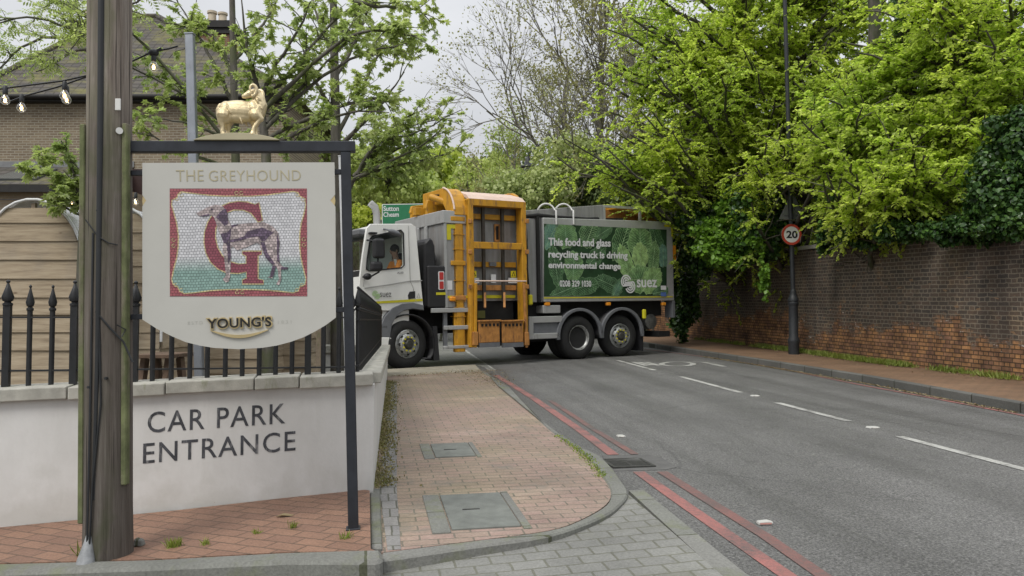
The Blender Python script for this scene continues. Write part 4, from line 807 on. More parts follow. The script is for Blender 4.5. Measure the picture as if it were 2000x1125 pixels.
q = [t_(797, 577), t_(800, 570), t_(810, 569), t_(810, 582), t_(798, 584)]; plate('door_handle', [q], -.018, .02, M_BLK, cab, bev=.004)
M_DECAL = paint('decal_grey', (.16, .16, .16), .6); M_DECALG = paint('decal_green', (.40, .58, .28), .6)
def ttx(name, body, xa, xb, ya, yb_, yo, m, par, w=0.0, sp_=1.0, th=.003, yc=None, yd=None):
    a = t_(xa, yb_, yo); c = t_(xb, yc if yc else yb_, yo); e = t_(xa, ya, yo); return text(name, body, a[0], c[0], a[1], e[1], yo, th, m, par, weight=w, slope=c[1] - a[1], spacing=sp_)
ttx('cab_lettering', 'suez', 742.5, 764.5, 571.5, 580, -.0145, M_DECAL, cab, .0)
def swirl(nm, cx, cz, r, w, y, m, par, n=3):
    """the emblem: three parallel bands winding in an S through two rounded lobes"""
    b = MB()
    for k in range(n):
        o = (k - (n - 1) / 2) * w * 1.55; A = []
        for i in range(17): a = R(300 - 210 * i / 16 - 0); A.append((cx + r * .42 + (r * .36 + o) * math.cos(a), cz + r * .30 + (r * .50 + o) * math.sin(a))) if False else None
        rr = r * .40 + o
        top = [(cx - r * .28 + rr * math.cos(R(a)), cz + r * .25 + rr * 1.05 * math.sin(R(a))) for a in range(20, 226, 12)]
        r2_ = r * .40 - o
        bot = [(cx + r * .28 + r2_ * math.cos(R(a)), cz - r * .25 + r2_ * 1.05 * math.sin(R(a))) for a in range(45, -162, -12)]
        stroke(b, top + bot, w, y - k * .0002)
    return b.build(nm, m, par)
a = t_(734.5, 576, 0); swirl('cab_emblem', a[0], a[1], .085, .014, -.0165, M_DECALG, cab)
ttx('model_plate', 'A330', 776, 788, 530.5, 534.5, -.0145, M_DECAL, cab)
a, c, e = t_(814, 582), t_(820, 582), t_(817, 573); b = MB(); stroke(b, [a, c, e], .01, -.014, True); b.build('triangle_mark', M_DECAL, cab)
# mirrors
def rbox(px0, px1, py0, py1, y0, y1, nm, m, par, bev=.03): 
    a = t_(px0, py1, y0); c = t_(px1, py0, y0); b = MB(); b.box(a[0], c[0], y0, y1, a[1], c[1]); return b.build(nm, m, par, bev=bev, seg=3)
mi = rbox(733, 753, 466, 504, -.42, -.24, 'mirror', M_BLK, tk, .05); rbox(728, 749, 510.5, 529.5, -.42, -.22, 'wide_mirror', M_BLK, mi, .06)
a, c, e = t_(733, 470, -.3), t_(738, 512, -.3), t_(716, 540, -.25)
b = MB(); b.tube([(a[0] - .06, -.02, a[1] + .03), (a[0] + .05, -.3, a[1]), (c[0], -.3, c[1]), (c[0] + .02, -.3, e[1] + .09), (e[0] + .08, -.22, e[1] - .01), (e[0] + .02, -.02, e[1])], .02, 8); b.build('mirror_arm', M_BLK, mi, smooth=60)
b = MB(); q = t_(719, 540, -.2); b.ball((q[0], -.17, q[1]), (.09, .08, .07)); b.build('arm_joint', M_BLK, mi, smooth=60)
q = t_(770, 455, -.25); b = MB(); b.ball((q[0], -.28, q[1]), (.16, .07, .06), 16, 10, Matrix.Rotation(R(18), 3, 'Y')); b.tube([(q[0] - .12, 0, q[1] + .10), (q[0] - .08, -.25, q[1] + .05)], .02, 8); b.build('kerb_mirror', M_GREYP, mi, smooth=50)
q = t_(728, 455, -.1); b = MB(); b.box(q[0] - .06, q[0] + .1, -.12, 0, q[1] - .02, q[1] + .02); b.build('rain_lip', M_BLK, cab, bev=.01)
# wheel arch, steps, mudguard
arc_o = [t_(738, 657), t_(742, 640), t_(752, 618), t_(767, 602), t_(786, 594), t_(806, 592), t_(825.5, 597)]
arc_i = [t_(826, 605), t_(806, 602), t_(788, 605), t_(773, 617), t_(764, 633), t_(761, 650), t_(760, 658)]
plate('front_wheel_arch', [arc_o + arc_i], -.03, .3, M_GREYP, tk, bev=.012)
ax_, az_ = t_(797.5, 672); wr = .525
b = MB(); n = 22; A = []
for i in range(n): a = R(160 - 215 * i / (n - 1)); A.append((ax_ + .64 * math.cos(a), max(az_ + .64 * math.sin(a), .2)))
b.add([(x, .0, z) for x, z in A] + [(x, .5, z) for x, z in A], [(i, i + 1, n + i + 1, n + i) for i in range(n - 1)]); o = b.build('inner_mudguard', M_BLK, tk, smooth=60); md = o.modifiers.new('s', 'SOLIDIFY'); md.thickness = .03
b = MB(); q = t_(852, 690); p2 = t_(852, 640); b.hull([(q[0] - .06, .0, .16), (q[0] + .08, .0, .16), (q[0] + .08, .42, .16), (q[0] - .06, .42, .16), (p2[0] - .08, .0, .9), (p2[0] + .02, .0, .9), (p2[0] + .02, .42, .9), (p2[0] - .08, .42, .9)]); b.build('mud_flap', M_BLK, tk)
a = t_(700, 645); c = t_(741, 606); b = MB(); b.box(a[0], c[0], .04, .3, a[1] - .12, c[1]); b.build('step_well', M_GREYP, tk)
for y0, y1, xe_ in ((634, 645, 757), (657, 684, 765)):
    a = t_(700, y1); c = t_(xe_, y0); b = MB(); b.box(a[0], c[0], -.03, .3, a[1], c[1]); b.build('cab_step', M_CAB if y0 > 650 else M_ALUM, tk, bev=.03, seg=2)
# wheels
def wheel(x, yo, z, kind, yaw=0.0, flip=False, rad=wr):
    """local axis of the wheel: -y is the outer side"""
    s = 1 if not flip else -1; w = .31; Mw = Matrix.Rotation(yaw, 4, 'Z'); o = Vector((x, yo, z)); d = Mw.to_3x3() @ Vector((0, s, 0)); r = rad
    b = MB(); b.lathe([(r * .56, 0.02), (r * .6, .0), (r * .72, -.012 + .0), (r * .90, .0), (r * .965, .03), (r, .07), (r, w - .07), (r * .965, w - .03), (r * .9, w), (r * .56, w)], o, d, 56, False)
    ty = b.build('wheel', M_TYRE, tk, smooth=35)
    b = MB()
    for k in range(4): b.lathe([(r + .0015, .075 + k * .045), (r + .006, .08 + k * .045), (r + .006, .105 + k * .045), (r + .0015, .11 + k * .045)], o, d, 56)
    b.build('tread', M_TYRE, ty)
    if kind == 'inset': prof = [(r * .58, -.004), (r * .55, .0), (r * .53, .03), (r * .50, .05), (r * .49, .17), (r * .44, .20), (r * .28, .19), (r * .26, .15), (.001, .15)]
    else: prof = [(r * .58, -.0), (r * .555, -.01), (r * .54, .03), (r * .50, .05), (r * .44, .03), (r * .42, -.02), (r * .33, -.055), (r * .24, -.055), (r * .22, -.02), (.001, -.02)]
    b = MB(); b.lathe(prof, o, d, 40, False); rim = b.build('rim', M_RIMW, ty, smooth=35)
    u = d.orthogonal().normalized(); v = d.cross(u); k = 10
    b = MB()
    for i in range(k):
        a = 2 * math.pi * (i + .5) / k; rr = r * .285; h = -.055 if kind != 'inset' else .185; q = o + (u * math.cos(a) + v * math.sin(a)) * rr + d * h
        b.tube([q + d * .0, q - d * .024], .018, 6)
    b.build('wheel_nuts', M_FLUO if kind != 'inset' else M_HUB, ty)
    for i in range(8):
        b = MB(); a = 2 * math.pi * i / 8; rr = r * (.40 if kind != 'inset' else .38); h = -.018 if kind != 'inset' else .192; q = o + (u * math.cos(a) + v * math.sin(a)) * rr + d * h
        b.lathe([(.034, 0), (.030, -.016), (.001, -.016)], q, d, 10); b.build('vent_hole', M_CHASS, ty)
    b = MB(); hh = -.02 if kind != 'inset' else .15; b.lathe([(r * .21, hh + .01), (r * .2, hh - .03), (r * .14, hh - .07), (.001, hh - .075)], o, d, 24); b.build('hub', M_HUB, ty, smooth=40); return ty
wheel(ax_, .04, az_, 'out', R(9)); wheel(ax_ + .02, W - .04, az_, 'out', R(9), True)
x2, z2 = t_(1131, 659.5, .05); x3, z3 = t_(1212, 656.5, .08)
wheel(x2, .05, .525, 'inset'); wheel(x2, .40, .525, 'inset'); wheel(x2, W - .05, .525, 'inset', 0, True); wheel(x3, .10, .525, 'out', R(-6)); wheel(x3, W - .1, .525, 'out', R(-6), True)
# chassis
b = MB(); b.box(-.7, 7.5, .75, .95, .72, 1.02); b.box(-.7, 7.5, W - .95, W - .75, .72, 1.02); b.box(.5, 3.0, .55, W - .3, .85, 1.43); b.box(3.0, 7.5, .3, W - .3, 1.0, 1.40)
for x in (ax_, x2, x3): b.tube([(x, .3, .53), (x, W - .3, .53)], .1, 10)
b.build('chassis', M_CHASS, tk)
b = MB(); b.box(3.1, 4.0, .4, 1.0, .45, 1.0); b.build('fuel_tank', M_CHASS, tk, bev=.05)
b = MB(); b.box(5.2, 7.2, .5, 1.2, .55, .95); b.build('air_tank', M_CHASS, tk, bev=.08)
# snorkel, lamps behind the cab, steps
a, c = t_(832, 600, .1), t_(868, 470, .1); b = MB(); pr = [t_(828, 600, .06), t_(829, 474, .06), t_(838, 464, .06), t_(845, 466, .06), t_(850, 480, .06), t_(853, 540, .06), t_(853, 600, .06)]; b.prism(pr, .06, 1.2); b.build('air_intake', M_BLK, tk, bev=.04)
a, c = t_(845, 612, -.02), t_(871, 519, -.02); b = MB(); b.box(a[0] - .1, c[0], -.02, .5, a[1] + .12, c[1]); bxk = b.build('lamp_housing', M_BLK, tk, bev=.03)
q = [t_(856, 530, -.026), t_(867.5, 530, -.026), t_(867.5, 566, -.026), t_(856, 566, -.026)]; cx_ = (q[0][0] + q[1][0]) / 2; cz_ = (q[0][1] + q[2][1]) / 2
plate('lamp_surround', [rrect(q[0][0], q[1][0], q[2][1], q[0][1], .025)], -.03, .02, M_WHT, bxk)
for s in (0, 1):
    h = (q[0][1] - q[2][1]) / 2; plate('reflector', [rrect(q[0][0] + .022, q[1][0] - .022, q[2][1] + s * h + .018, q[2][1] + (s + 1) * h - .018, .012)], -.036, .01, M_REDR, bxk)
q = t_(852, 576, -.026), t_(870.5, 571, -.026); b = MB(); b.box(q[0][0], q[1][0], -.028, -.018, q[0][1], q[1][1]); b.build('stripe', M_FLUO, bxk)
b = MB(); pts = [t_(838, 500, .3), t_(845, 495, .3), t_(852, 497, .3), t_(856, 506, .3), t_(850, 512, .3), t_(842, 508, .3), t_(852, 502, .3)]; b.tube([(x, .3 + .04 * i, z) for i, (x, z) in enumerate(pts)], .022, 8); b.build('air_hoses', M_ALUM, tk, smooth=60)
for x0_, x1_, y0, y1 in ((843, 919, 601, 611), (868, 919, 635, 644.5), (867, 922, 673.5, 682)):
    a = t_(x0_, y1, -.03); c = t_(x1_, y0, -.03); b = MB(); b.box(a[0], c[0], -.03, .03, a[1], c[1]); b.build('side_rail', M_ALUM, tk, bev=.01)
for x in (871, 894):
    a = t_(x, 690, .03); c = t_(x, 604, .03); b = MB(); b.box(a[0] - .045, a[0] + .045, .03, .08, .42, c[1]); b.build('rail_bracket', M_GREYP, tk)
# front grey compartment
G1, G2 = t_(870, 437), t_(922, 600); g0 = t_(870, 600)[0]; gz1 = t_(870, 411)[1]; gz2 = t_(870, 436)[1]
b = MB(); b.box(g0, 1.46, .0, W, G2[1], gz2); pod1 = b.build('front_hopper', M_STEEL, tk, bev=.01)
b = MB(); b.box(g0 - .04, 1.42, -.03, W + .03, gz2 + .001, gz1); b.build('hopper_rim', M_ALUM, pod1, bev=.012)
for yy in (.75, 1.15, 1.9):
    b = MB(); b.box(g0 - .06, g0, yy, yy + .12, 1.5, gz2); b.build('hopper_rib', M_ALUM, pod1, bev=.01)
b = MB(); b.box(g0 - .012, g0 + .05, -.012, .0, G2[1], gz2); b.build('corner_trim', M_ALUM, pod1)
a, c = t_(872, 420), t_(889, 424); b = MB(); z = gz2 - .02; b.box(g0 + .06, g0 + .45, -.012, -.002, z - .09, z); b.box(g0 + .06, g0 + .16, -.012, -.002, z - .34, z - .09); b.build('corner_marker', M_FLUO, pod1)
a, c = t_(873, 566), t_(883, 548); b = MB(); b.box(a[0], c[0], -.006, .0, a[1], c[1]); b.build('sticker', M_WHT, pod1)
b = MB(); b.box(g0 + .0, 1.5, -.006, .0, 1.50, 1.56); b.build('stripe', M_FLUO, pod1)
a = t_(884, 584, -.05); b = MB(); b.box(a[0] - .06, a[0] + .07, -.08, .05, a[1] - .05, a[1] + .05); b.build('marker_lamp', M_AMB, tk, bev=.02)
# orange bin lift
lf = MB(); lift = None
a0, a1 = t_(918, 600, -.12)[0], t_(1031, 600, -.12)[0]; lz0 = t_(975, 678, -.12)[1]; lz1 = t_(975, 393, -.12)[1]
cw = .13; yb_ = -.12
b = MB(); b.box(a0, a0 + cw, yb_, .12, lz0 + .02, lz1); lift = b.build('bin_lift', M_YEL, tk, bev=.01)
b = MB(); b.box(a1 - cw, a1, yb_, .12, lz0 + .02, lz1); b.build('lift_column', M_YEL, lift, bev=.01)
b = MB(); b.box(a0, a1, yb_ - .002, .12, lz1 - .13, lz1 + .02); b.build('top_beam', M_YEL, lift, bev=.01)
zc = t_(975, 480, yb_)[1]; b = MB(); b.box(a0 + cw, a1 - cw, yb_, -.02, zc - .075, zc + .075); b.build('cross_beam', M_YEL, lift, bev=.008)
a = t_(896, 420, .1); b = MB(); b.box(a0 - .28, a0 - .1, -.02, .18, .32, lz1 - .25); b.box(a0 - .33, a0 - .06, -.0, .05, .32, lz1 - .25); b.build('guide_column', M_YEL, lift, bev=.01)
for y in (424, 458, 487, 512, 548, 588, 618):
    z = t_(900, y, 0)[1]; b = MB(); b.box(a0 - .335, a0 - .055, -.03, .19, z - .009, z + .009); b.build('guide_band', M_YEL, lift)
for y in (428, 514, 582):
    z = t_(900, y, 0)[1]; b = MB(); b.box(a0 - .40, a0 - .04, -.04, .1, z - .05, z + .05); b.build('clamp_block', M_YELB if y > 570 else M_YEL, lift, bev=.01)
# curved head over the body roof
prof = [(yb_, lz1 + .02), (.0, lz1 + .12), (.42, lz1 + .25), (1.15, lz1 + .31), (1.15, lz1 + .25), (.45, lz1 + .19), (.05, lz1 + .06), (-.05, lz1 + .015)]
b = MB(); b.prism([(y, z) for y, z in prof], a0 + .02, a1 - .02, 'x'); b.build('head_plate', M_WORN, lift)
for xa, xb in ((a0 - .30, a0 + .03), (a1 - .05, a1 + .03)):
    b = MB(); pr = [(-.03, lz1 - .35)] + [(.55 - .60 * math.cos(R(a)), lz1 - .35 + .66 * math.sin(R(a))) for a in range(0, 91, 15)] + [(1.5, lz1 + .30), (1.5, lz1 - .1), (.55, lz1 - .0), (.25, lz1 - .35)]; b.prism(pr, xa, xb, 'x'); b.build('head_cheek', M_YEL, lift, bev=.01)
b = MB(); pr = [(.55 - .605 * math.cos(R(a)), lz1 - .35 + .665 * math.sin(R(a))) for a in range(10, 84, 8)]; b.tube([(a0 - .31, y, z) for y, z in pr], .022, 8); b.build('edge_bead', M_WORN, lift, smooth=60)
for x in (a0 + .50, a1 - .52):
    b = MB(); b.bar((x, .10, 1.42), (x, .10, lz1 - .02), .07, .06, (0, 1, 0)); b.build('guide_rail', paint('greasy_rail', (.07, .06, .05), .6, .3, var=.4), lift)
    b = MB(); b.bar((x - .08, -.06, 1.28), (x, .06, 1.62), .05, .05); b.build('rail_foot', M_YELB, lift)
for y in (425, 517, 562):
    z = t_(975, y, .16)[1]; b = MB(); b.box(a0 + cw, a1 - cw, .14, .2, z - .06, z + .06); b.build('back_bar', M_YELB if y > 540 else M_YEL, lift, bev=.006)
b = MB(); b.box(1.461, 3.02, .24, W, 1.44, lz1 - .10); b.build('back_panel', M_STEEL, lift)
b = MB(); b.box(a0 + cw, a1 - cw, .205, .218, 1.5, 1.57); b.build('stripe', M_FLUO, lift)
a, c = t_(966, 472, .2), t_(976, 438, .2); b = MB(); b.box(a[0], c[0], .195, .22, a[1], c[1]); hf = b.build('hatch_frame', M_YELB, lift); b = MB(); b.box(a[0] + .04, c[0] - .04, .19, .2, a[1] + .05, c[1] - .05); b.build('hatch', M_CHASS, lift)
z = t_(975, 549, -.15)[1]; b = MB(); b.tube([(a0 + cw, -.15, z), (a1 - .05, -.15, z)], .018, 8); b.build('safety_bar', M_WORN, lift)
M_WARN = paint('warning_yellow', (.66, .56, .02), .5)
for px in (925, 1002):
    a, c = t_(px - 4.5, 542, .14), t_(px + 5, 529, .14); b = MB(); b.box(a[0], c[0], .128, .138, a[1], c[1]); wl = b.build('warning_label', M_WARN, lift); b = MB(); w = (c[0] - a[0]); stroke(b, [(a[0] + w * .2, a[1] + w * .25), (a[0] + w * .8, a[1] + w * .25), (a[0] + w * .5, c[1] - w * .2)], .022, .124, True, .003); b.build('warning_triangle', M_CHASS, lift)
for px, w, y0, y1 in ((929, 6, 543, 553), (963, 4.5, 536, 552), (1002, 10, 543, 553)):
    a, c = t_(px - w, y1, .14), t_(px + w, y0, .14); b = MB(); b.box(a[0], c[0], .118, .127, a[1], c[1]); b.build('sticker', M_WHT, lift)
for k, (xa, xb) in enumerate(((936, 976), (982, 1022))):
    a, c = t_(xa, 670, -.2), t_(xb, 627, -.2); b = MB(); b.box(a[0], c[0], -.2, -.14, a[1], c[1]); pn = b.build('lift_plate', M_YELB, lift, bev=.012)
    z0 = t_(xa, 679, -.2)[1]; b = MB(); b.box(a[0] + .01, c[0] - .01, -.21, -.13, z0, a[1] - .001); b.build('rubber_lip', M_GREYP, lift)
    b = MB(); b.box(a[0] - .02, c[0] + .02, -.24, -.12, c[1] - .005, c[1] + .03); b.build('comb_bar', M_YELB, lift, bev=.006)
    for q in range(5):
        x = a[0] + .06 + q * .1; b = MB(); b.box(x, x + .05, -.215, -.195, c[1] - .11, c[1] - .05); b.build('slot', M_CHASS, lift)
for px in (927, 1027):
    a = t_(px, 600, -.16)[0]; z1_ = t_(px, 553, -.16)[1]; z0 = t_(px, 679, -.16)[1]; b = MB(); b.bar((a + (.04 if px < 950 else -.04), -.16, z1_), (a, -.16, z0), .06, .05, (0, 1, 0)); b.build('lift_arm', M_YEL if px < 950 else M_YELB, lift, bev=.008)
    b = MB(); b.box(a - .06, a + .06, -.2, -.1, z0 + .05, z0 + .35); b.build('arm_block', M_YELB, lift, bev=.01)
b = MB(); b.box(a0 + cw, a1 - cw, .3, .4, .4, 1.45); b.build('dark_recess', M_CHASS, lift)
for k, px in enumerate((1037, 1042, 1047)):
    b = MB(); zt0, zt1 = t_(px, 600, .1)[1], t_(px, 430 + 8 * k, .1)[1]; x = a1 + .05 + .05 * k; b.tube([(x, .12, zt0 - .2), (x + .03, .08, zt0 + .3), (x, .1, (zt0 + zt1) / 2), (x + .02, .12, zt1)], .02, 8); b.build('hydraulic_hose', M_CHASS, lift, smooth=60)
for px in (918, 1029):
    for y in (432, 492, 560):
        a = t_(px, y, -.13); b = MB(); b.box(a[0] - .05, a[0] + .05, -.155, -.118, a[1] - .05, a[1] + .05); b.build('pin_block', M_YELB, lift, bev=.01)
b = MB(); a = t_(963, 516, .1); b.box(a[0] - .09, a[0] + .09, .09, .139, a[1] - .05, a[1] + .05); b.build('sensor', M_GREYP, lift, bev=.01)
b = MB(); a = t_(941, 611, .25); b.box(a[0] - .1, a[0] + .1, .27, .299, a[1] - .12, a[1] + .05); b.build('valve_plate', paint('olive_plate', (.12, .12, .03), .6), lift)
# roof crane arms ahead of the lift
q0, q1 = t_(810, 413, .7), t_(905, 400, .7); zr = gz1
b = MB(); b.prism([(g0 + .05, zr), (1.7, zr), (1.7, zr + .42), (1.35, zr + .40), (.95, zr + .34), (.9, zr + .16), (g0 + .05, zr + .11)], .9, 1.0); arm = b.build('roof_arm', M_YEL, tk, bev=.01)
b = MB(); b.prism([(g0 + .05, zr), (1.7, zr), (1.7, zr + .38), (1.3, zr + .35), (.95, zr + .3), (.9, zr + .14), (g0 + .05, zr + .11)], 1.7, 1.8); b.build('arm_plate', M_YEL, arm, bev=.01)
b = MB(); b.tube([(.95, .78, zr + .40), (1.25, .45, zr + .24), (1.52, .14, zr + .08)], [.075, .075, .055], 12); b.build('ram_cylinder', M_YEL, arm, smooth=40)
b = MB(); b.ball((1.52, .12, zr + .05), (.09, .08, .11)); b.build('ram_joint', M_CHASS, arm, smooth=60)
b = MB(); b.tube([(1.05, .72, zr + .43), (1.3, .6, zr + .46), (1.35, .45, zr + .28), (1.2, .5, zr + .24)], .02, 8); b.build('hose', M_CHASS, arm, smooth=60)
b = MB(); b.box(g0 - .1, 1.6, 1.2, 1.35, zr + .02, zr + .2); b.build('cross_member', M_YEL, arm, bev=.01)
a = t_(728, 420, 1.4); b = MB(); b.tube([(a[0] + .1, 1.4, 3.0), (a[0] + .1, 1.4, a[1] + .02), (a[0] + .05, 1.4, a[1] + .18), (a[0] - .06, 1.4, a[1] + .27)], [.085, .085, .085, .08], 14); b.build('exhaust_stack', M_ALUM, tk, smooth=50)
# rear body with the poster
B0, B1 = t_(1062, 500)[0], t_(1315, 500)[0]; bz0 = t_(1062, 590)[1]; bz1 = t_(1062, 425)[1]; bz1r = t_(1315, 433)[1]; bf = B0 - .42
b = MB(); b.hull([(B0, .0, bz0), (B1, .0, bz0), (B1, W, bz0), (B0, W, bz0), (B0, .0, bz1), (B1, .0, bz1r), (B1, W, bz1r), (B0, W, bz1)]); bd2 = b.build('rear_body', M_ALUM, tk, bev=.015)
b = MB(); b.box(bf, B0 - .001, .10, W - .1, bz0, bz1 - .02); b.build('body_front', M_STEEL, bd2, bev=.01)
b = MB(); b.bar((B0 - .12, .06, bz0), (B0 - .12, .06, bz1 + .03), .07, .07, (0, 1, 0)); b.build('cable_trunk', M_CHASS, bd2)
b = MB(); b.tube([(bf, .15, bz1 + .02), (B0 - .1, .08, bz1 + .06), (B0 + .4, .1, bz1 + .05), (B0 + 1.4, .1, bz1 + .04), (B0 + 1.75, .12, bz1 + .05)], [.04, .05, .035, .04, .06], 8); b.build('roof_hose', M_CHASS, bd2, smooth=60)
xk, zk = t_(1178, 400, .15); xe2, ze2 = t_(1322, 409, .15); xs, zs_ = t_(1038, 412, .15)
b = MB(); b.hull([(bf, .15, bz1 - .02), (xk, .15, bz1 + .02), (xk, W - .15, bz1 + .02), (bf, W - .15, bz1 - .02), (bf, .15, zs_), (xk, .15, zk), (xk, W - .15, zk), (bf, W - .15, zs_)]); b.build('roof_shroud', M_STEEL, bd2, bev=.01)
for z0_, z1_, nm in ((zk - .06, zk, 'cage_rail'), (bz1 + .0, bz1 + .06, 'cage_rail')):
    b = MB(); b.box(xk + .002, xe2, .14, .19, z0_, z1_); b.build(nm, M_ALUM, bd2)
for x in (xk + .03, t_(1250, 410, .15)[0], t_(1311, 410, .15)[0], xe2 - .04):
    b = MB(); b.box(x - .03, x + .03, .138, .188, bz1 + .06, zk - .06); b.build('cage_upright', M_ALUM, bd2)
b = MB(); b.prism([(xk + .05, bz1 + .05), (xe2 - .3, bz1 + .05), (xe2 - .5, zk - .08), (xe2 - 1.1, zk + .02), (xk + .4, zk - .03), (xk + .05, bz1 + .22)], .8, .9); b.build('packer_plate', M_YELB, bd2, bev=.01)
b = MB(); b.bar((xk + 1.1, .5, zk - .0), (xe2 - .3, .5, bz1 + .12), .1, .12); b.build('packer_arm', M_YEL, bd2)
b = MB(); b.box(xk + .7, xk + 1.7, .5, 1.6, zk - .02, zk + .05); b.build('packer_beam', M_YEL, bd2)
b = MB(); b.bar((xk + .06, .45, bz1 + .1), (xk + .9, .45, bz1 + .14), .05, .05); b.build('packer_hose', M_CHASS, bd2)
for px in (1076, 1110):
    x, z = t_(px, 428, -.02); b = MB(); b.tube([(x + .15, -.03, z - .12), (x + .15, -.03, z + .22)] + [(x + .0 + .15 * math.cos(R(a)), .02 + .3 * (a / 180), z + .22 + .17 * math.sin(R(a))) for a in range(0, 181, 20)] + [(x - .15, .32, z + .05)], .022, 8); b.build('grab_hoop', paint('white_hoop', (.55, .55, .53), .4), bd2, smooth=60)
b = MB(); b.box(B1, B1 + .16, .06, .4, 2.45, 2.85); b.build('tail_marker', M_AMB, bd2)
b = MB(); b.box(B1 - .06, B1 + .02, .0, .3, .95, bz0 - .002); b.build('tail_leg', M_GREYP, tk)
# poster
PX = lambda px, py, o=-.006: t_(px, py, o)
pq = [PX(1062.5, 437), PX(1302, 448.5), PX(1302, 577.5), PX(1062.5, 579)]
M_POST = paint('poster_dark_green', (.020, .050, .022), .4, var=.5, scale=2.5)
ps_ = plate('poster', [pq], -.008, .007, M_POST, tk)
def vleafmat():
    m, t, b = _new('cabbage_print'); a = nn(t, 'ShaderNodeVertexColor', layer_name='Col'); n = _noise(t, _coords(t), 6, 7, .75)
    t.links.new(_mix(t, 1, a.outputs[0], _ramp(t, n, [(.32, .45), (.66, 1.4)]), 'MULTIPLY'), b.inputs['Base Color']); b.inputs['Roughness'].default_value = .4; return m
M_CABB = vleafmat(); z0p, z1p = pq[3][1] + .005, pq[1][1] - .0; x0p, x1p = pq[0][0] + .005, pq[1][0] - .005
def ztop(x): return pq[0][1] + (pq[1][1] - pq[0][1]) * (x - pq[0][0]) / (pq[1][0] - pq[0][0]) - .004
def cl(x, z): x = min(max(x, x0p), x1p); return x, min(max(z, z0p), ztop(x))
CAB = [[], [], []]
def cableaf(px, py, ra, rb, ang, ci, ce, cv, order, nv=11):
    """printed cabbage leaf: pale midrib and side veins, crinkled edge"""
    cx, cz = PX(px, py); me = MB(); col = []; y = -.0092 - order * .0004; N = 48; ca, sa = math.cos(R(ang)), math.sin(R(ang))
    def pt(u, v): return cl(cx + (u * ca - v * sa), cz + (u * sa + v * ca))
    def shape(th): return ra * (1 + .05 * math.sin(th * 11 + order) + .05 * math.sin(th * 5 + 1) + .03 * math.sin(th * 19)) * math.cos(th), rb * (1 + .06 * math.sin(th * 7 + 2) + .05 * math.sin(th * 13 + order) + .03 * math.sin(th * 21)) * math.sin(th)
    V = []; rings_ = (0, .35, .7, .93, 1.0)
    for k, f in enumerate(rings_):
        for i in range(N):
            u, v = shape(2 * math.pi * i / N); q = pt(u * f, v * f); V.append((q[0], y, q[1]))
            w = f ** 1.5; c = [ci[j] * (1 - w) + ce[j] * w for j in range(3)]; c = cv if k == 4 else c; s = .85 + .25 * ((i % 3) == 0); col.append([x * s for x in c])
    Fs = [(k * N + i, k * N + (i + 1) % N, (k + 1) * N + (i + 1) % N, (k + 1) * N + i) for k in range(4) for i in range(N)]
    me.add(V, Fs)
    vn = [([(-ra * .95, 0), (ra * .9, 0)], .014)]
    for i in range(nv):
        t0 = -.95 + 1.6 * i / nv
        for s in (-1, 1): q_ = math.sqrt(max(.05, 1 - (t0 + .3) ** 2)); vn += [([(ra * t0, 0), (ra * (t0 + .2), s * rb * .36 * q_), (ra * (t0 + .42), s * rb * .86 * q_)], .0065), ([(ra * (t0 + .2), s * rb * .36 * q_), (ra * (t0 + .22), s * rb * .62 * q_), (ra * (t0 + .2), s * rb * .85 * q_)], .004)]
    for l, w in vn:
        k0 = len(me.V); stroke(me, [pt(*q) for q in l], w, y - .0003, t=.0001); col += [list(cv)] * (len(me.V) - k0)
    n0 = len(CAB[0]); CAB[0] += me.V; CAB[1] += [tuple(i + n0 for i in f) for f in me.Fc]; CAB[2] += [list(c) + [1] for c in col]
D1, D2, D3 = (.018, .055, .022), (.055, .13, .05), (.15, .27, .10); V1, V2 = (.20, .31, .18), (.32, .45, .24); BL = (.08, .17, .14); LT = (.25, .40, .14)
for i, a in enumerate([(1075, 455, .45, .22, 60, BL, (.12, .24, .18), V1), (1085, 520, .5, .2, 100, D1, D2, V1), (1105, 460, .32, .34, 95, D2, D3, V1), (1150, 455, .4, .28, 70, D1, D2, V2), (1165, 500, .36, .2, 40, D1, D2, V1), (1120, 520, .36, .3, 85, D2, D3, V1), (1140, 560, .5, .22, 10, D1, D2, V1), (1190, 555, .45, .2, 160, D1, (.05, .11, .05), V1), (1100, 570, .4, .18, 20, D1, D2, V1), (1180, 452, .3, .16, 30, D1, D2, V1),
                       (1215, 470, .6, .3, 70, D1, D2, V2), (1282, 470, .5, .22, 105, D1, D2, V1), (1295, 500, .3, .2, 90, BL, (.1, .2, .17), V1), (1250, 475, .46, .42, 90, D2, D3, V2), (1222, 515, .5, .24, 110, D3, LT, V2), (1276, 505, .45, .2, 80, D2, D3, V2), (1250, 500, .34, .27, 90, LT, (.30, .44, .16), V2), (1250, 545, .42, .36, 5, D2, D3, V2), (1272, 548, .42, .30, 40, D3, LT, V2), (1205, 565, .3, .14, 60, BL, D2, V1), (1290, 570, .3, .15, 10, D1, D2, V1)]): cableaf(*a, i)
me = MB(); me.V, me.Fc = CAB[0], CAB[1]; o = me.build('cabbage_print', M_CABB, ps_, fix=False); at = o.data.color_attributes.new('Col', 'FLOAT_COLOR', 'POINT'); at.data.foreach_set('color', np.array(CAB[2], np.float32).ravel())
M_PTXT = paint('poster_white', (.60, .60, .60), .5); YT = -.021
for body, xa, xb, ya, yb2, yc in (('This food and glass', 1071.5, 1193, 464, 484.5, 486.5), ('recycling truck is driving', 1071.5, 1226, 489, 507.5, 509.5), ('environmental change', 1071.5, 1212.5, 511, 527.5, 529.5)):
    ttx('slogan', body, xa, xb, ya, yb2, YT, M_PTXT, ps_, .03, 1.0, .003, yc)
ttx('phone_number', '0208 329 1030', 1093.5, 1155, 547.5, 560, YT, M_PTXT, ps_, .02, 1.0, .003, 560.3)
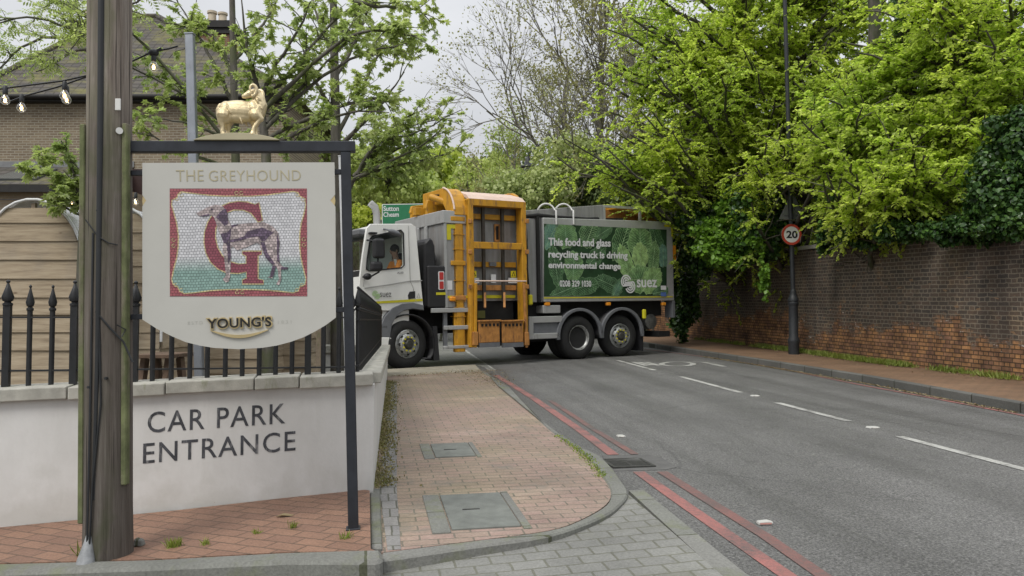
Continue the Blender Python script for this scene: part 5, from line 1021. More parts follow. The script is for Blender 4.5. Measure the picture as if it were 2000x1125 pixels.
ttx('maker_name', 'suez', 1244, 1283.5, 546, 561.5, YT, M_PTXT, ps_, .02, 1.02)
a = PX(1227, 554.5, YT); swirl('emblem', a[0], a[1], .235, .036, YT, M_PTXT, ps_)
q0, q1 = PX(1062.5, 583, -.01), PX(1314, 577.5, -.01); b = MB(); b.box(q0[0], q1[0], -.0095, -.002, q0[1], q1[1] - .015); b.build('stripe', M_FLUO, bd2)
for px, py, c in ((1297, 562, M_WHT), (1297, 575, paint('blue_label', (.08, .14, .36), .5))):
    a = PX(px - 6, py + 4, YT); c2 = PX(px + 4, py - 4, YT); b = MB(); b.box(a[0], c2[0], YT - .001, YT + .002, a[1], c2[1]); b.build('sticker', c, bd2)
b = MB(); q = t_(1298, 437); b.box(q[0] - .02, B1, -.012, -.002, bz1r - .15, bz1r - .09); b.box(B1 - .06, B1, -.012, -.002, bz1r - .4, bz1r - .15); b.build('corner_marker', M_FLUO, bd2)
for px in (1068, 1187, 1295):
    q = t_(px, 593, .05); b = MB(); b.box(q[0] - .07, q[0] + .07, .0, .08, q[1] - .05, q[1] + .03); b.build('marker_lamp', M_AMB, tk, bev=.015)
a, c = t_(1061, 612, .02), t_(1095, 596, .02); b = MB(); b.box(a[0], c[0], .02, .4, a[1], c[1]); b.build('tool_box', M_ALUM, tk, bev=.015)
a, c = t_(1034, 663, -.02), t_(1098, 617, -.02); w = .13
b = MB(); b.box(a[0], a[0] + w, -.02, .05, a[1], c[1]); b.box(a[0] + w, c[0], -.02, .05, c[1] - .15, c[1]); b.box(a[0] + w, c[0] - .08, -.02, .05, a[1], a[1] + w); b.build('side_guard', M_ALUM, tk, bev=.012)
b = MB(); b.box(a[0] + w, c[0] - .1, .03, .06, a[1] + w, c[1] - .15); b.build('guard_panel', M_GREYP, tk)
for x, zz in ((x2, .56), (x3, .56)):
    n = 19; A = [(x + .62 * math.cos(R(185 - 190 * i / (n - 1))), zz + .62 * math.sin(R(185 - 190 * i / (n - 1)))) for i in range(n)]; A2 = [(x + .70 * math.cos(R(185 - 190 * i / (n - 1))), zz + .67 * math.sin(R(185 - 190 * i / (n - 1)))) for i in range(n)]
    plate('rear_mudguard', [A + A2[::-1]], -.02, .04, M_GREYP, tk, bev=.012)
    b = MB(); b.add([(p, .02, z) for p, z in A2] + [(p, .6, z) for p, z in A2], [(i, i + 1, n + i + 1, n + i) for i in range(n - 1)]); o = b.build('mudguard_top', M_BLK, tk, smooth=60); md = o.modifiers.new('s', 'SOLIDIFY'); md.thickness = .015
b = MB(); q = t_(1246, 640); b.box(x3 + .66, x3 + .70, .02, .5, .12, .75); b.build('mud_flap', M_BLK, tk)
q = t_(1270, 628, .3); b = MB(); b.lathe([(.16, 0), (.2, .02), (.2, .5), (.16, .52)], (q[0], .25, q[1]), (0, 1, 0), 20); b.build('rear_tank', paint('dusty_tank', (.16, .16, .15), .6, .3, var=.5, scale=10), tk, smooth=40)
b = MB(); b.box(7.2, 7.6, .1, W - .1, .45, .6); b.build('rear_bumper', M_CHASS, tk)
for px, py in ((1258, 612), (1036, 584)):
    q = t_(px, py, -.02); b = MB(); b.box(q[0] - .05, q[0] + .05, -.06, .02, q[1] - .14, q[1] + .1); b.build('valve_handle', M_FLUO, tk, bev=.02)
# driver ---------------------------------------------------------------
dq = t_(772, 500, .45)
dv = thing('person', 'driver in an orange high visibility jacket sitting in the lorry cab', 'person', MT @ T(Vector((dq[0] + .03, .42, 1.83))))
def skin_mesh(name, chain, m, parent, sub=2):
    """chain: list of (point, radius, parent index)"""
    me = bpy.data.meshes.new(name); me.from_pydata([c[0] for c in chain], [(c[2], i) for i, c in enumerate(chain) if c[2] is not None], [])
    o = link(bpy.data.objects.new(name, me), parent); md = o.modifiers.new('skin', 'SKIN')
    for v, c in zip(me.skin_vertices[0].data, chain): v.radius = c[1] if isinstance(c[1], tuple) else (c[1], c[1])
    me.skin_vertices[0].data[0].use_root = True; s = o.modifiers.new('sub', 'SUBSURF'); s.levels = s.render_levels = sub; me.materials.append(m); return o
body = [((0.02, 0, 0), (.16, .13), None), ((.0, 0, .25), (.15, .12), 0), ((-.01, 0, .45), (.17, .11), 1), ((-.03, 0, .56), (.06, .06), 2), ((-.05, 0, .62), (.065, .07), 3), ((-.07, 0, .70), (.085, .10), 4), ((-.065, 0, .79), (.075, .09), 5), ((-.06, 0, .83), (.04, .05), 6),
        ((-.02, -.19, .44), (.065, .065), 2), ((-.14, -.23, .22), (.05, .05), 8), ((-.36, -.16, .22), (.036, .036), 9), ((-.43, -.13, .24), (.03, .04), 10), ((-.02, .19, .44), (.065, .065), 2), ((-.14, .23, .22), (.05, .05), 12), ((-.36, .16, .24), (.036, .036), 13), ((-.43, .13, .26), (.03, .04), 14),
        ((-.30, -.11, .0), (.085, .085), 0), ((-.42, -.11, -.02), (.07, .07), 16), ((-.45, -.11, -.35), (.05, .05), 17), ((-.30, .11, .0), (.085, .085), 0), ((-.42, .11, -.02), (.07, .07), 19), ((-.45, .11, -.35), (.05, .05), 20)]
M_SKIN = paint('skin', (.42, .26, .19), .6, var=.08); sk = skin_mesh('body', body, M_SKIN, dv)
jk = [(p, tuple(r * 1.16 for r in rr), pa) for p, rr, pa in body[:3]] + [((-.022, 0, .52), (.09, .085), 2), ((-.02, -.19, .44), (.085, .085), 2), ((-.14, -.23, .22), (.068, .068), 4), ((-.33, -.17, .215), (.052, .052), 5), ((-.02, .19, .44), (.085, .085), 2), ((-.14, .23, .22), (.068, .068), 7), ((-.33, .17, .23), (.052, .052), 8)]
M_HIVIS = paint('hi_vis_orange', (.95, .30, .04), .7, var=.12, scale=7, bump=.2); skin_mesh('jacket', jk, M_HIVIS, dv)
b = MB(); b.tube([(-.17, -.19, .20), (-.16, -.31, .24), (-.11, -.30, .27)], .014, 6); b.bar((-.13, -.17, .52), (-.06, -.21, .1), .05, .03); b.build('reflective_band', M_WHT, dv)
b = MB(); b.ball((-.055, 0, .745), (.105, .09, .115), 16, 10); b.build('hair', paint('dark_hair', (.02, .015, .012), .8, bump=.5), dv, smooth=60)
b = MB(); b.ball((-.155, 0, .70), (.025, .018, .03), 10, 6); b.build('nose', M_SKIN, sk, smooth=60)
for s in (-1, 1):
    b = MB(); b.ball((-.05, s * .088, .70), (.022, .012, .035), 10, 6); b.build('ear', M_SKIN, sk, smooth=60)
    b = MB(); b.ball((-.135, s * .035, .735), (.012, .014, .010), 8, 6); b.build('eye', M_CHASS, sk, smooth=60)
b = MB(); b.ball((-.145, 0, .655), (.012, .028, .008), 8, 6); b.build('mouth', paint('lips', (.35, .15, .12), .6), sk, smooth=60)
# ------------------------------------------------------------------ vegetation
def npmesh(name, V, Fq, m, parent=None, M=None, k=4):
    me = bpy.data.meshes.new(name); nv, nf = len(V), len(Fq); me.vertices.add(nv); me.vertices.foreach_set('co', V.astype(np.float32).ravel())
    me.loops.add(nf * k); me.loops.foreach_set('vertex_index', Fq.astype(np.int32).ravel()); me.polygons.add(nf); me.polygons.foreach_set('loop_start', np.arange(0, nf * k, k, dtype=np.int32))
    me.update(calc_edges=True); me.materials.append(m); return link(bpy.data.objects.new(name, me), parent, M)
def unit(v): return v / np.maximum(np.linalg.norm(v, axis=-1, keepdims=True), 1e-9)
UP = np.array([0, 0, 1.0])
# leaf outlines (along, across, normal); every face a quad
LF_OVAL = (np.array([(0, 0, 0), (.28, -.34, .06), (.68, -.34, .04), (1, 0, -.10), (.68, .34, .04), (.28, .34, .06)]), [(0, 1, 2, 3), (0, 3, 4, 5)])
def _palm(angs, lens, w=.2):
    V = []; Fs = []
    for a, l in zip(angs, lens):
        c, s = math.cos(R(a)), math.sin(R(a)); n = len(V)
        for x, y, z in ((.04, 0, 0), (.5 * l, -w * l, -.02), (l, 0, -.22 * l), (.5 * l, w * l, -.02)): V.append((x * c - y * s, x * s + y * c, z + .03))
        Fs.append((n, n + 1, n + 2, n + 3))
    return np.array(V), Fs
LF_PALM = _palm((-80, -40, 0, 40, 80), (.72, .92, 1, .92, .72), .22)
def _pinn():
    V = []; Fs = []
    for i in range(4):
        for s in (-1, 1):
            n = len(V); x = .18 + i * .2; l = .34 - .03 * abs(i - 1); V += [(x, 0, 0), (x + .05, s * l * .5 - .06, -.03), (x + .14, s * l, -.14), (x + .16, s * l * .5 + .04, -.03)]; Fs.append((n, n + 1, n + 2, n + 3))
    n = len(V); V += [(.95, 0, -.02), (1.08, -.08, -.06), (1.3, 0, -.16), (1.08, .08, -.06)]; Fs.append((n, n + 1, n + 2, n + 3)); return np.array(V), Fs
LF_PINN = _pinn()
LF_DIAM = (np.array([(0, 0, 0), (.5, -.36, .05), (1, 0, -.05), (.5, .36, .05)]), [(0, 1, 2, 3)])
def leaves(name, P_, D, N, size, tmpl, m, parent):
    T_, Fs = tmpl; D = unit(D); A = unit(np.cross(N, D)); N = np.cross(D, A); n = len(P_); k = len(T_)
    size = np.broadcast_to(np.asarray(size, float), (n,))[:, None, None]
    V = P_[:, None, :] + size * (T_[None, :, 0:1] * D[:, None, :] + T_[None, :, 1:2] * A[:, None, :] + T_[None, :, 2:3] * N[:, None, :])
    Fq = (np.array(Fs)[None] + (np.arange(n) * k)[:, None, None]).reshape(-1, 4); return npmesh(name, V.reshape(-1, 3), Fq, m, parent)
def spray(P0, D, L, K, size, droop=.25, flat_=.7, jit=.35, nup=1.0):
    """leaves set alternately along each twig, roughly in one drooping plane"""
    n = len(P0); D = unit(D); t = (np.arange(K) + rng.random((n, K))) / K; side = np.where(np.arange(K) % 2 == 0, 1.0, -1.0)[None] * np.ones((n, 1))
    S = np.cross(D, UP); bad = np.linalg.norm(S, axis=1) < .2; S[bad] = (1, 0, 0); S = unit(S)
    L = np.broadcast_to(np.asarray(L, float), (n,))
    pos = P0[:, None] + D[:, None] * (t * L[:, None])[..., None] - UP * (droop * t ** 2 * L[:, None])[..., None]
    ld = unit(.55 * D[:, None] + flat_ * S[:, None] * side[..., None] - UP * droop * 1.2 + rng.normal(0, jit, (n, K, 3)))
    nm = unit(UP * nup + rng.normal(0, .45, (n, K, 3))); return pos.reshape(-1, 3), ld.reshape(-1, 3), nm.reshape(-1, 3), size * rng.uniform(.65, 1.2, n * K)
class Wood:
    def __init__(s): s.V = []; s.F = []; s.n = 0
    def tube(s, pts, rad, n=5):
        pts = np.asarray(pts, float); k = len(pts); d = np.gradient(pts, axis=0); d = unit(d); ref = np.where(np.abs(d[:, 2:3]) > .9, np.array([[1., 0, 0]]), np.array([[0, 0, 1.]]))
        u = unit(np.cross(d, ref)); w = np.cross(d, u); a = np.arange(n) * 2 * math.pi / n
        r = np.linspace(rad[0], rad[1], k) if len(rad) == 2 else np.asarray(rad)
        V = pts[:, None] + r[:, None, None] * (u[:, None] * np.cos(a)[None, :, None] + w[:, None] * np.sin(a)[None, :, None])
        i, j = np.meshgrid(np.arange(k - 1), np.arange(n), indexing='ij'); j2 = (j + 1) % n
        Fq = np.stack([i * n + j, i * n + j2, (i + 1) * n + j2, (i + 1) * n + j], -1).reshape(-1, 4) + s.n
        s.V.append(V.reshape(-1, 3)); s.F.append(Fq); s.n += k * n
    def build(s, name, m, parent):
        o = npmesh(name, np.concatenate(s.V), np.concatenate(s.F), m, parent); o.data.shade_smooth(); return o
def curve(p0, p1, k=8, arch=0.0, wob=.06, d0=None):
    p0, p1 = np.asarray(p0, float), np.asarray(p1, float); t = np.linspace(0, 1, k)[:, None]; L = np.linalg.norm(p1 - p0); q = p0 + (p1 - p0) * t
    if d0 is not None: c = p0 + unit(np.asarray(d0, float)) * L * .45; q = (1 - t) ** 2 * p0 + 2 * t * (1 - t) * c + t ** 2 * p1
    q = q + UP * arch * L * np.sin(math.pi * t); w = rng.normal(0, wob * L / math.sqrt(k), (k, 3)); w = np.cumsum(w, 0); w -= t * w[-1]; w[0] = 0; return q + w
def limbs(W, root, targets, r, nsub, lsub, ntw, ltw, trunk=None, arch=.04, rtw=.006, subr=.3, up_=.1, spread=.9, seg=8):
    """limbs from the trunk to each target, carrying branches and twigs; returns the twigs"""
    TP, TD, TL = [], [], []
    for i, tg in enumerate(targets):
        tg = np.asarray(tg, float)
        if trunk is not None:
            j = np.argmin(np.abs(trunk[:, 2] - (tg[2] - .45 * np.linalg.norm((tg - trunk[len(trunk) // 2])[:2])))); p0 = trunk[j]
        else: p0 = np.asarray(root, float)
        c = curve(p0, tg, seg, arch); L = np.linalg.norm(tg - p0); rr = r * min(1, .35 + .13 * L); W.tube(c, (rr, max(rr * .18, .006)), 6)
        for _ in range(nsub):
            s = rng.uniform(.22, 1); q = c[int(s * (seg - 1))]; ld = unit(c[min(int(s * (seg - 1)) + 1, seg - 1)] - c[max(int(s * (seg - 1)) - 1, 0)])
            d = unit(ld * .7 + rng.normal(0, spread, 3) * np.array([1, 1, .7]) + UP * up_); l = lsub * rng.uniform(.5, 1.15) * (1.25 - .45 * s); e = q + d * l - UP * .06 * l
            b_ = curve(q, e, 5, .03); W.tube(b_, (max(rr * subr * (1.2 - s * .6), .009), .005), 4)
            for _ in range(ntw):
                u = rng.uniform(.15, 1); w = b_[int(u * 4)]; dd = unit(d * .6 + rng.normal(0, .75, 3) * np.array([1, 1, .55])); TP.append(w); TD.append(dd); TL.append(ltw * rng.uniform(.6, 1.3))
    return np.array(TP), np.array(TD), np.array(TL)
def twig_tubes(W, P0, D, L, r=.004, droop=.25):
    D = unit(D); e = P0 + D * L[:, None] - UP * (droop * L)[:, None]; m_ = P0 + D * (L * .5)[:, None] - UP * (droop * .25 * L)[:, None]
    n = len(P0); u = unit(np.cross(D, UP + .01)); v = np.cross(D, u); V = []
    for p, rr in ((P0, r), (m_, r * .8), (e, r * .4)):
        for a in (0, 2.094, 4.189): V.append(p + rr * (u * math.cos(a) + v * math.sin(a)))
    V = np.stack(V, 1); Fq = np.array([(i * 3 + j, i * 3 + (j + 1) % 3, (i + 1) * 3 + (j + 1) % 3, (i + 1) * 3 + j) for i in range(2) for j in range(3)])
    W.V.append(V.reshape(-1, 3)); W.F.append((Fq[None] + (np.arange(n) * 9)[:, None, None]).reshape(-1, 4) + W.n); W.n += n * 9
def in_view(P_, mx=300, my=260):
    y = np.maximum(P_[:, 1], .5); X = 1000 + F * P_[:, 0] / y; Yp = 625 - F * (P_[:, 2] - H) / y; return (X > -mx) & (X < 2000 + mx) & (Yp > -my) & (Yp < 1150)
def pruned(P_, L_, wall_=True):
    """boughs cut back where they would hide the round sign and the lamp column"""
    y = P_[:, 1]; X = 1000 + F * P_[:, 0] / y; Yp = 625 - F * (P_[:, 2] - H) / y
    return ~((wall_ & (X > 1560) & (Yp > 462) & (y < 19)) | (y < 19.9) & (((X > 1490) & (X < 1592) & (Yp > 400) & (Yp < 520)) | ((X > 1500) & (X < 1600) & (Yp > 355) & (Yp < 700))))
def ellipsoid(n, px, py, Y, rx, ry, depth, lo=.35):
    """points inside an ellipsoid given by its picture centre, radii in pixels at that distance and its depth in metres"""
    c = np.array(P(px, py, Y)); s = Y / F; d = unit(rng.normal(0, 1, (n, 3))); r = rng.uniform(lo ** 2, 1, n) ** .5; return c + d * r[:, None] * np.array([rx * s, depth, ry * s])
def mk(name, label, cat, base, group=None): return thing(name, label, cat, T(Vector((0, 0, 0))), group)
M_BARK = barkmat('grey_bark', (.05, .045, .038), (.14, .13, .11), 4, (.09, .10, .05)); M_BARKD = barkmat('dark_bark', (.045, .04, .033), (.12, .11, .09), 4, (.05, .06, .025)); M_BARKP = barkmat('pale_bark', (.14, .13, .11), (.27, .255, .22), 4)
M_LIME = leafmat('fresh_lime_leaves', [(.34, .44, .065), (.44, .55, .09), (.54, .64, .14), (.61, .69, .23)], .7, clump=.45)
M_SYC = leafmat('young_sycamore_leaves', [(.26, .33, .11), (.35, .43, .15), (.42, .50, .20), (.50, .56, .32)], .55, clump=.9)
M_IVY = leafmat('dark_ivy_leaves', [(.016, .04, .011), (.026, .065, .016), (.045, .10, .022), (.08, .16, .03)], .12, .3, clump=1.1)
M_IVYL = leafmat('light_ivy_leaves', [(.07, .15, .018), (.12, .23, .025), (.18, .32, .04)], .3, .35, clump=1.3)
M_FARG = leafmat('distant_green_leaves', [(.33, .41, .12), (.42, .50, .16), (.50, .57, .22)], .4, clump=.15); M_FARY = leafmat('distant_yellow_green_leaves', [(.35, .43, .07), (.44, .52, .09), (.52, .58, .13)], .4, clump=.15)
M_OLIVE = leafmat('olive_bud_leaves', [(.24, .235, .09), (.32, .31, .13), (.37, .38, .18)], .35, clump=.3); M_DKG = leafmat('deep_green_leaves', [(.09, .13, .05), (.14, .19, .075), (.20, .26, .11)], .2, clump=.3)
# --- the fresh green trees over the right wall
def lime_tree(label, tpx, Yt, r0, lean, ells, nl, leaf, K, ltw, seed, m=M_LIME, nsub=9, ntw=5, topz=11.0, lsub=1.2, droop=.28):
    global rng; rng = np.random.default_rng(seed); b = P(tpx, 640, Yt); z0 = gz(b.x, b.y) + .1; g = mk('lime_tree', label, 'tree', b, 'fresh green trees above the brick wall')
    W = Wood(); tr = curve((b.x, b.y, z0), (b.x + lean, b.y, topz), 14, 0, .02); W.tube(tr, (r0, r0 * .55), 12)
    tg = np.concatenate([ellipsoid(int(nl * q[0]), *q[1:]) for q in ells]); tg = tg[(tg[:, 2] > z0 + 1.6) & pruned(tg, None)]
    TP, TD, TL = limbs(W, None, tg, r0 * .42, nsub, lsub, ntw, ltw, tr)
    ok = in_view(TP) & pruned(TP, TL); TP, TD, TL = TP[ok], TD[ok], TL[ok]; twig_tubes(W, TP, TD, TL, .005, droop); W.build('trunk', M_BARKD, g)
    leaves('crown', *spray(TP, TD, TL, K, leaf, droop), LF_OVAL, m, g); return g
lime_tree('fresh green tree leaning left over the lorry, trunk left of the lamp post', 1468, 23.5, .20, -.15, [(1, 1330, 190, 22, 235, 190, 3.0, .3), (.62, 1215, 305, 20.5, 150, 95, 1.8, .2), (.5, 1380, -20, 22, 220, 150, 2.8, .3)], 54, .082, 20, .55, 11, lsub=1.3)
lime_tree('fresh green tree behind the street lamp, its trunk rising beside the lamp column', 1535, 22.0, .21, -.1, [(1, 1600, 130, 21, 210, 190, 2.6, .3), (.55, 1590, 340, 18.5, 150, 100, 1.4, .2), (.4, 1640, -40, 21, 220, 120, 2.5, .3), (.2, 1555, 275, 18.5, 60, 85, .4, .1)], 50, .08, 20, .5, 12, lsub=1.15)
lime_tree('fresh green tree with big low boughs hanging over the wall on the right', 1710, 18.6, .20, .1, [(1, 1745, 370, 15.6, 210, 85, 1.3, .1), (.7, 1850, 330, 15.2, 180, 130, 1.6, .2), (.6, 1700, 240, 17, 200, 120, 1.8, .3)], 52, .085, 18, .45, 13, lsub=.95, droop=.34)
lime_tree('fresh green tree at the upper right, behind the ivy covered trunks', 1960, 17.0, .22, .2, [(1, 1880, 110, 16.5, 220, 170, 2.2, .3), (.5, 1950, 250, 15.5, 130, 110, 1.5, .2), (.3, 1760, 20, 17, 150, 100, 2, .3)], 44, .084, 18, .48, 14, lsub=1.0)
# --- ivy: on trunks, over the wall
def ivy(name, label, cat, P_, size, m, parent=None, out_=None, group=None):
    g = mk(name, label, cat, None, group) if parent is None else parent; n = len(P_)
    nm = unit((out_ if out_ is not None else rng.normal(0, 1, (n, 3))) + rng.normal(0, .45, (n, 3)) + np.array([0, -.4, .35])); d = unit(np.cross(nm, rng.normal(0, 1, (n, 3))) - UP * .5)
    leaves('foliage', P_, d, nm, size * rng.uniform(.6, 1.25, n), LF_OVAL, m, g); return g
def ivy_trunk(label, px, Y, r0, z1, px_top, n, sz, z0=None):
    b = P(px, 640, Y); t = P(px_top, 0, Y); zz = gz(b.x, Y); g = mk('ivy_clad_trunk', label, 'tree', b, 'ivy covered trunks above the wall'); W = Wood()
    tr = curve((b.x, Y, zz), (t.x, Y, z1 + 3), 10, 0, .012); W.tube(tr, (r0, r0 * .8), 10); W.build('trunk', M_BARKD, g)
    f = rng.random(n); j = f * 9; i = np.minimum(j.astype(int), 8); c = tr[i] + (tr[i + 1] - tr[i]) * (j - i)[:, None]; a = rng.uniform(0, 2 * math.pi, n); o = np.stack([np.cos(a), np.sin(a), 0 * a], 1)
    q = c + o * (r0 + rng.uniform(.02, .22, n) * (.6 + .6 * np.sin(c[:, 2] * 3 + a * 2)))[:, None]; q = q[q[:, 2] < z1]; o = o[:len(q)]; ivy('foliage', None, None, q, sz, M_IVY, g, (q - c[:len(q)]) * 0 + unit(rng.normal(0, .6, q.shape) + np.array([0, -.8, 0]))); return g
ivy_trunk('thick ivy covered trunk at the upper right, the left one of the two', 1778, 17.6, .22, 9.0, 1780, 9000, .085)
ivy_trunk('ivy covered trunk at the upper right, right of the other ivy covered trunk', 1885, 18.6, .20, 9.5, 1880, 7000, .085)
def blobs(label, name, cat, ells, n, size, m, seed, group=None, wood=None, shell=.55):
    global rng; rng = np.random.default_rng(seed); g = mk(name, label, cat, None, group); Q = []; O = []
    tot = sum(q[4] * q[5] for q in ells)
    for q in ells:
        px, py, Y, dd, rx, ry = q; k = max(8, int(n * rx * ry / tot)); c = np.array(P(px, py, Y)); s = Y / F; rad = np.array([rx * s, dd, ry * s])
        nb = 26; cc = unit(rng.normal(0, 1, (nb, 3))) * rng.uniform(.3, .95, (nb, 1)); rr = rng.uniform(.22, .42, nb); idx = rng.integers(0, nb, k); d = unit(rng.normal(0, 1, (k, 3)))
        p = cc[idx] + d * (rr[idx] * rng.uniform(shell, 1.05, k))[:, None]; Q.append(c + p * rad); O.append(d)
        if wood: W = wood; W.tube(curve((c[0], c[1] + dd * .2, gz(c[0], c[1])), c, 6), (max(.04, .02 * rx * s * 2), .03), 6); [W.tube(curve(c - UP * ry * s * .4, c + cc[i] * rad, 5), (.035, .012), 4) for i in range(0, nb, 2)]
    Q = np.concatenate(Q); O = np.concatenate(O); nm = unit(O + rng.normal(0, .5, O.shape) + np.array([0, 0, .3])); d = unit(np.cross(nm, rng.normal(0, 1, O.shape)) - UP * .3)
    ok = in_view(Q, 500, 500) & pruned(Q, None, False); leaves('foliage', Q[ok], d[ok], nm[ok], size * rng.uniform(.6, 1.25, ok.sum()), LF_OVAL, m, g)
    if wood: wood.build('stems', M_BARKD, g)
    return g
blobs('dark ivy thicket on top of the wall between the lorry and the street lamp', 'ivy_thicket', 'ivy', [(1345, 455, 22.5, 1.0, 70, 90), (1420, 440, 21.5, .9, 90, 75), (1490, 440, 20, .9, 70, 85), (1335, 560, 24, .45, 30, 110)], 26000, .115, M_IVY, 21)
blobs('bright green ivy spilling over the wall left of the street lamp', 'ivy_spill', 'ivy', [(1425, 495, 20.2, .5, 75, 32), (1390, 470, 20.4, .4, 50, 40), (1500, 530, 19.3, .28, 20, 55), (1470, 470, 19.8, .4, 50, 40), (1430, 420, 20.6, .4, 40, 30)], 7000, .11, M_IVYL, 22)
blobs('tall dark ivy curtain hanging down the end of the wall behind the lorry', 'ivy_curtain', 'ivy', [(1330, 520, 25.2, .35, 30, 150), (1325, 610, 25.4, .3, 26, 62)], 7000, .12, M_IVY, 23)
blobs('dark glossy evergreen bush above the wall at the right edge of the photo', 'evergreen_bush', 'bush', [(1965, 375, 13.7, .8, 75, 105), (1990, 285, 14.0, .7, 60, 80), (1900, 440, 14.2, .45, 60, 34)], 14000, .085, M_IVY, 24)
blobs('dark evergreen bank of shrubs along the top of the wall under the green boughs', 'wall_shrubs', 'bush', [(1600, 420, 18.9, .6, 90, 60), (1710, 430, 17.4, .6, 110, 60), (1830, 440, 16.0, .6, 110, 50), (1740, 300, 20.5, .9, 120, 90), (1600, 330, 21.5, 1.0, 90, 70), (1880, 330, 17.8, .8, 100, 110)], 30000, .10, M_IVY, 25)
# --- sycamore saplings over the beer garden (left)
def sapling(label, trunk_px, Y, r0, tg, seed, leaf=.074, K=7, nsub=7, ntw=4, lsub=.55, ltw=.22, tmpl=LF_PALM, m=M_SYC, name='sycamore_tree', bark=M_BARK, extra=()):
    global rng; rng = np.random.default_rng(seed); pts = np.array([P(x, y, Y) for x, y in trunk_px]); pts[0][2] = gz(pts[0][0], Y) - .05; g = mk(name, label, 'tree', None, 'young trees in the pub garden')
    W = Wood(); t = np.linspace(0, len(pts) - 1, 16); i = np.minimum(t.astype(int), len(pts) - 2); tr = pts[i] + (pts[i + 1] - pts[i]) * (t - i)[:, None]; W.tube(tr, (r0, r0 * .45), 8)
    P_, D_, L_ = [], [], []
    for chain in tg:
        dz = chain[0]; c = np.array([P(x, y, Y + dz * (k / (len(chain) - 2)) ) for k, (x, y) in enumerate(chain[1:])]); t = np.linspace(0, len(c) - 1, 12); i = np.minimum(t.astype(int), len(c) - 2); c = c[i] + (c[i + 1] - c[i]) * (t - i)[:, None]; c[1:-1] += rng.normal(0, .012, (10, 3)); c[2:-2] = .25 * c[:-4] + .25 * c[4:] + .5 * c[2:-2]
        W.tube(c, (r0 * .36, .006), 6); L = np.linalg.norm(c[-1] - c[0])
        for _ in range(int(nsub * max(1, L * .9))):
            s = rng.uniform(.15, 1); q = c[int(s * 11)]; ld = unit(c[min(int(s * 11) + 1, 11)] - c[max(int(s * 11) - 1, 0)]); d = unit(ld * .7 + rng.normal(0, .8, 3) * np.array([1, 1, .8]) + UP * .15); l = lsub * rng.uniform(.4, 1.2); e = q + d * l; b_ = curve(q, e, 5, .04); W.tube(b_, (.009, .003), 4)
            for _ in range(ntw): u = rng.uniform(.2, 1); P_.append(b_[int(u * 4)]); D_.append(unit(d * .5 + rng.normal(0, .7, 3))); L_.append(ltw * rng.uniform(.5, 1.2))
    P_, D_, L_ = map(np.array, (P_, D_, L_)); twig_tubes(W, P_, D_, L_, .0035, .15); W.build('trunk', bark, g); leaves('crown', *spray(P_, D_, L_, K, leaf, .15, .7, .35), tmpl, m, g); return g
sapling('young tree rising straight behind the golden ram, its stem left of the statue', [(470, 700), (460, 300), (452, -60)], 11.5, .085,
        [(-.8, (458, 260), (390, 200), (300, 150), (180, 95)), (.5, (456, 200), (400, 90), (340, -10)), (-.6, (458, 280), (380, 240), (290, 230)), (.3, (455, 150), (420, 60), (300, 40)), (-.5, (460, 330), (360, 300), (270, 250)), (.6, (455, 120), (520, 40), (560, -40)), (-1.0, (460, 300), (330, 130), (230, 40), (150, -30))], 31)
sapling('spreading young tree forking right of the golden ram, boughs reaching over the sign', [(525, 700), (520, 300), (508, 190)], 10.6, .09,
        [(-.4, (508, 200), (530, 130), (590, 60), (620, -40)), (.3, (512, 205), (560, 150), (640, 50), (690, 0), (750, 6)), (-.7, (515, 215), (600, 130), (690, 50), (760, 62), (815, 70)), (.5, (520, 250), (620, 150), (720, 95), (825, 85)), (-.4, (525, 270), (640, 210), (740, 190), (790, 175)), (.4, (520, 240), (570, 190), (650, 110), (700, 60)), (-.5, (525, 290), (600, 250), (690, 210), (760, 220)), (-.3, (508, 190), (480, 90), (470, -20)), (.6, (690, 5), (750, 15), (800, 12), (830, 30))], 32)
sapling('slim grey stemmed tree behind the right end of the sign frame', [(660, 700), (656, 280), (650, -60)], 12.4, .11,
        [(.3, (660, 260), (700, 190), (740, 100), (770, 40)), (-.4, (658, 230), (610, 150), (580, 60)), (.5, (655, 150), (700, 70), (740, -30)), (-.5, (660, 290), (740, 210), (790, 140)), (.4, (656, 120), (620, 40), (600, -40)), (-.8, (660, 300), (560, 240), (480, 200))], 33)
sapling('low bough with fresh leaves reaching right from behind the sign post', [(640, 700), (655, 420), (690, 350)], 14.0, .10,
        [(-.5, (680, 360), (730, 330), (790, 300), (835, 285), (870, 240)), (.5, (690, 345), (740, 290), (800, 240), (890, 230)), (0, (700, 340), (760, 250), (830, 210)), (.4, (690, 350), (770, 320), (850, 310), (905, 285)), (-.4, (700, 340), (730, 270), (800, 270), (900, 215)), (.2, (720, 330), (780, 285), (850, 270))], 34, leaf=.08, nsub=8, K=6)
sapling('pinnate leaved tree reaching in at the upper left behind the pole', [(230, 700), (215, 300), (205, 80)], 8.2, .05,
        [(-.3, (205, 80), (150, 62), (75, 28), (30, 35), (-20, 60)), (.3, (206, 90), (140, 60), (60, 75), (30, 95), (0, 140), (-30, 160)), (-.4, (208, 100), (150, 90), (110, 125), (70, 140)), (.2, (204, 60), (120, 0), (60, -20)), (.3, (207, 110), (160, 40), (100, 20)), (-.2, (205, 70), (240, 20), (300, -20))], 35, leaf=.13, K=5, nsub=7, ntw=3, lsub=.30, ltw=.16, tmpl=LF_PINN, name='rowan_tree')
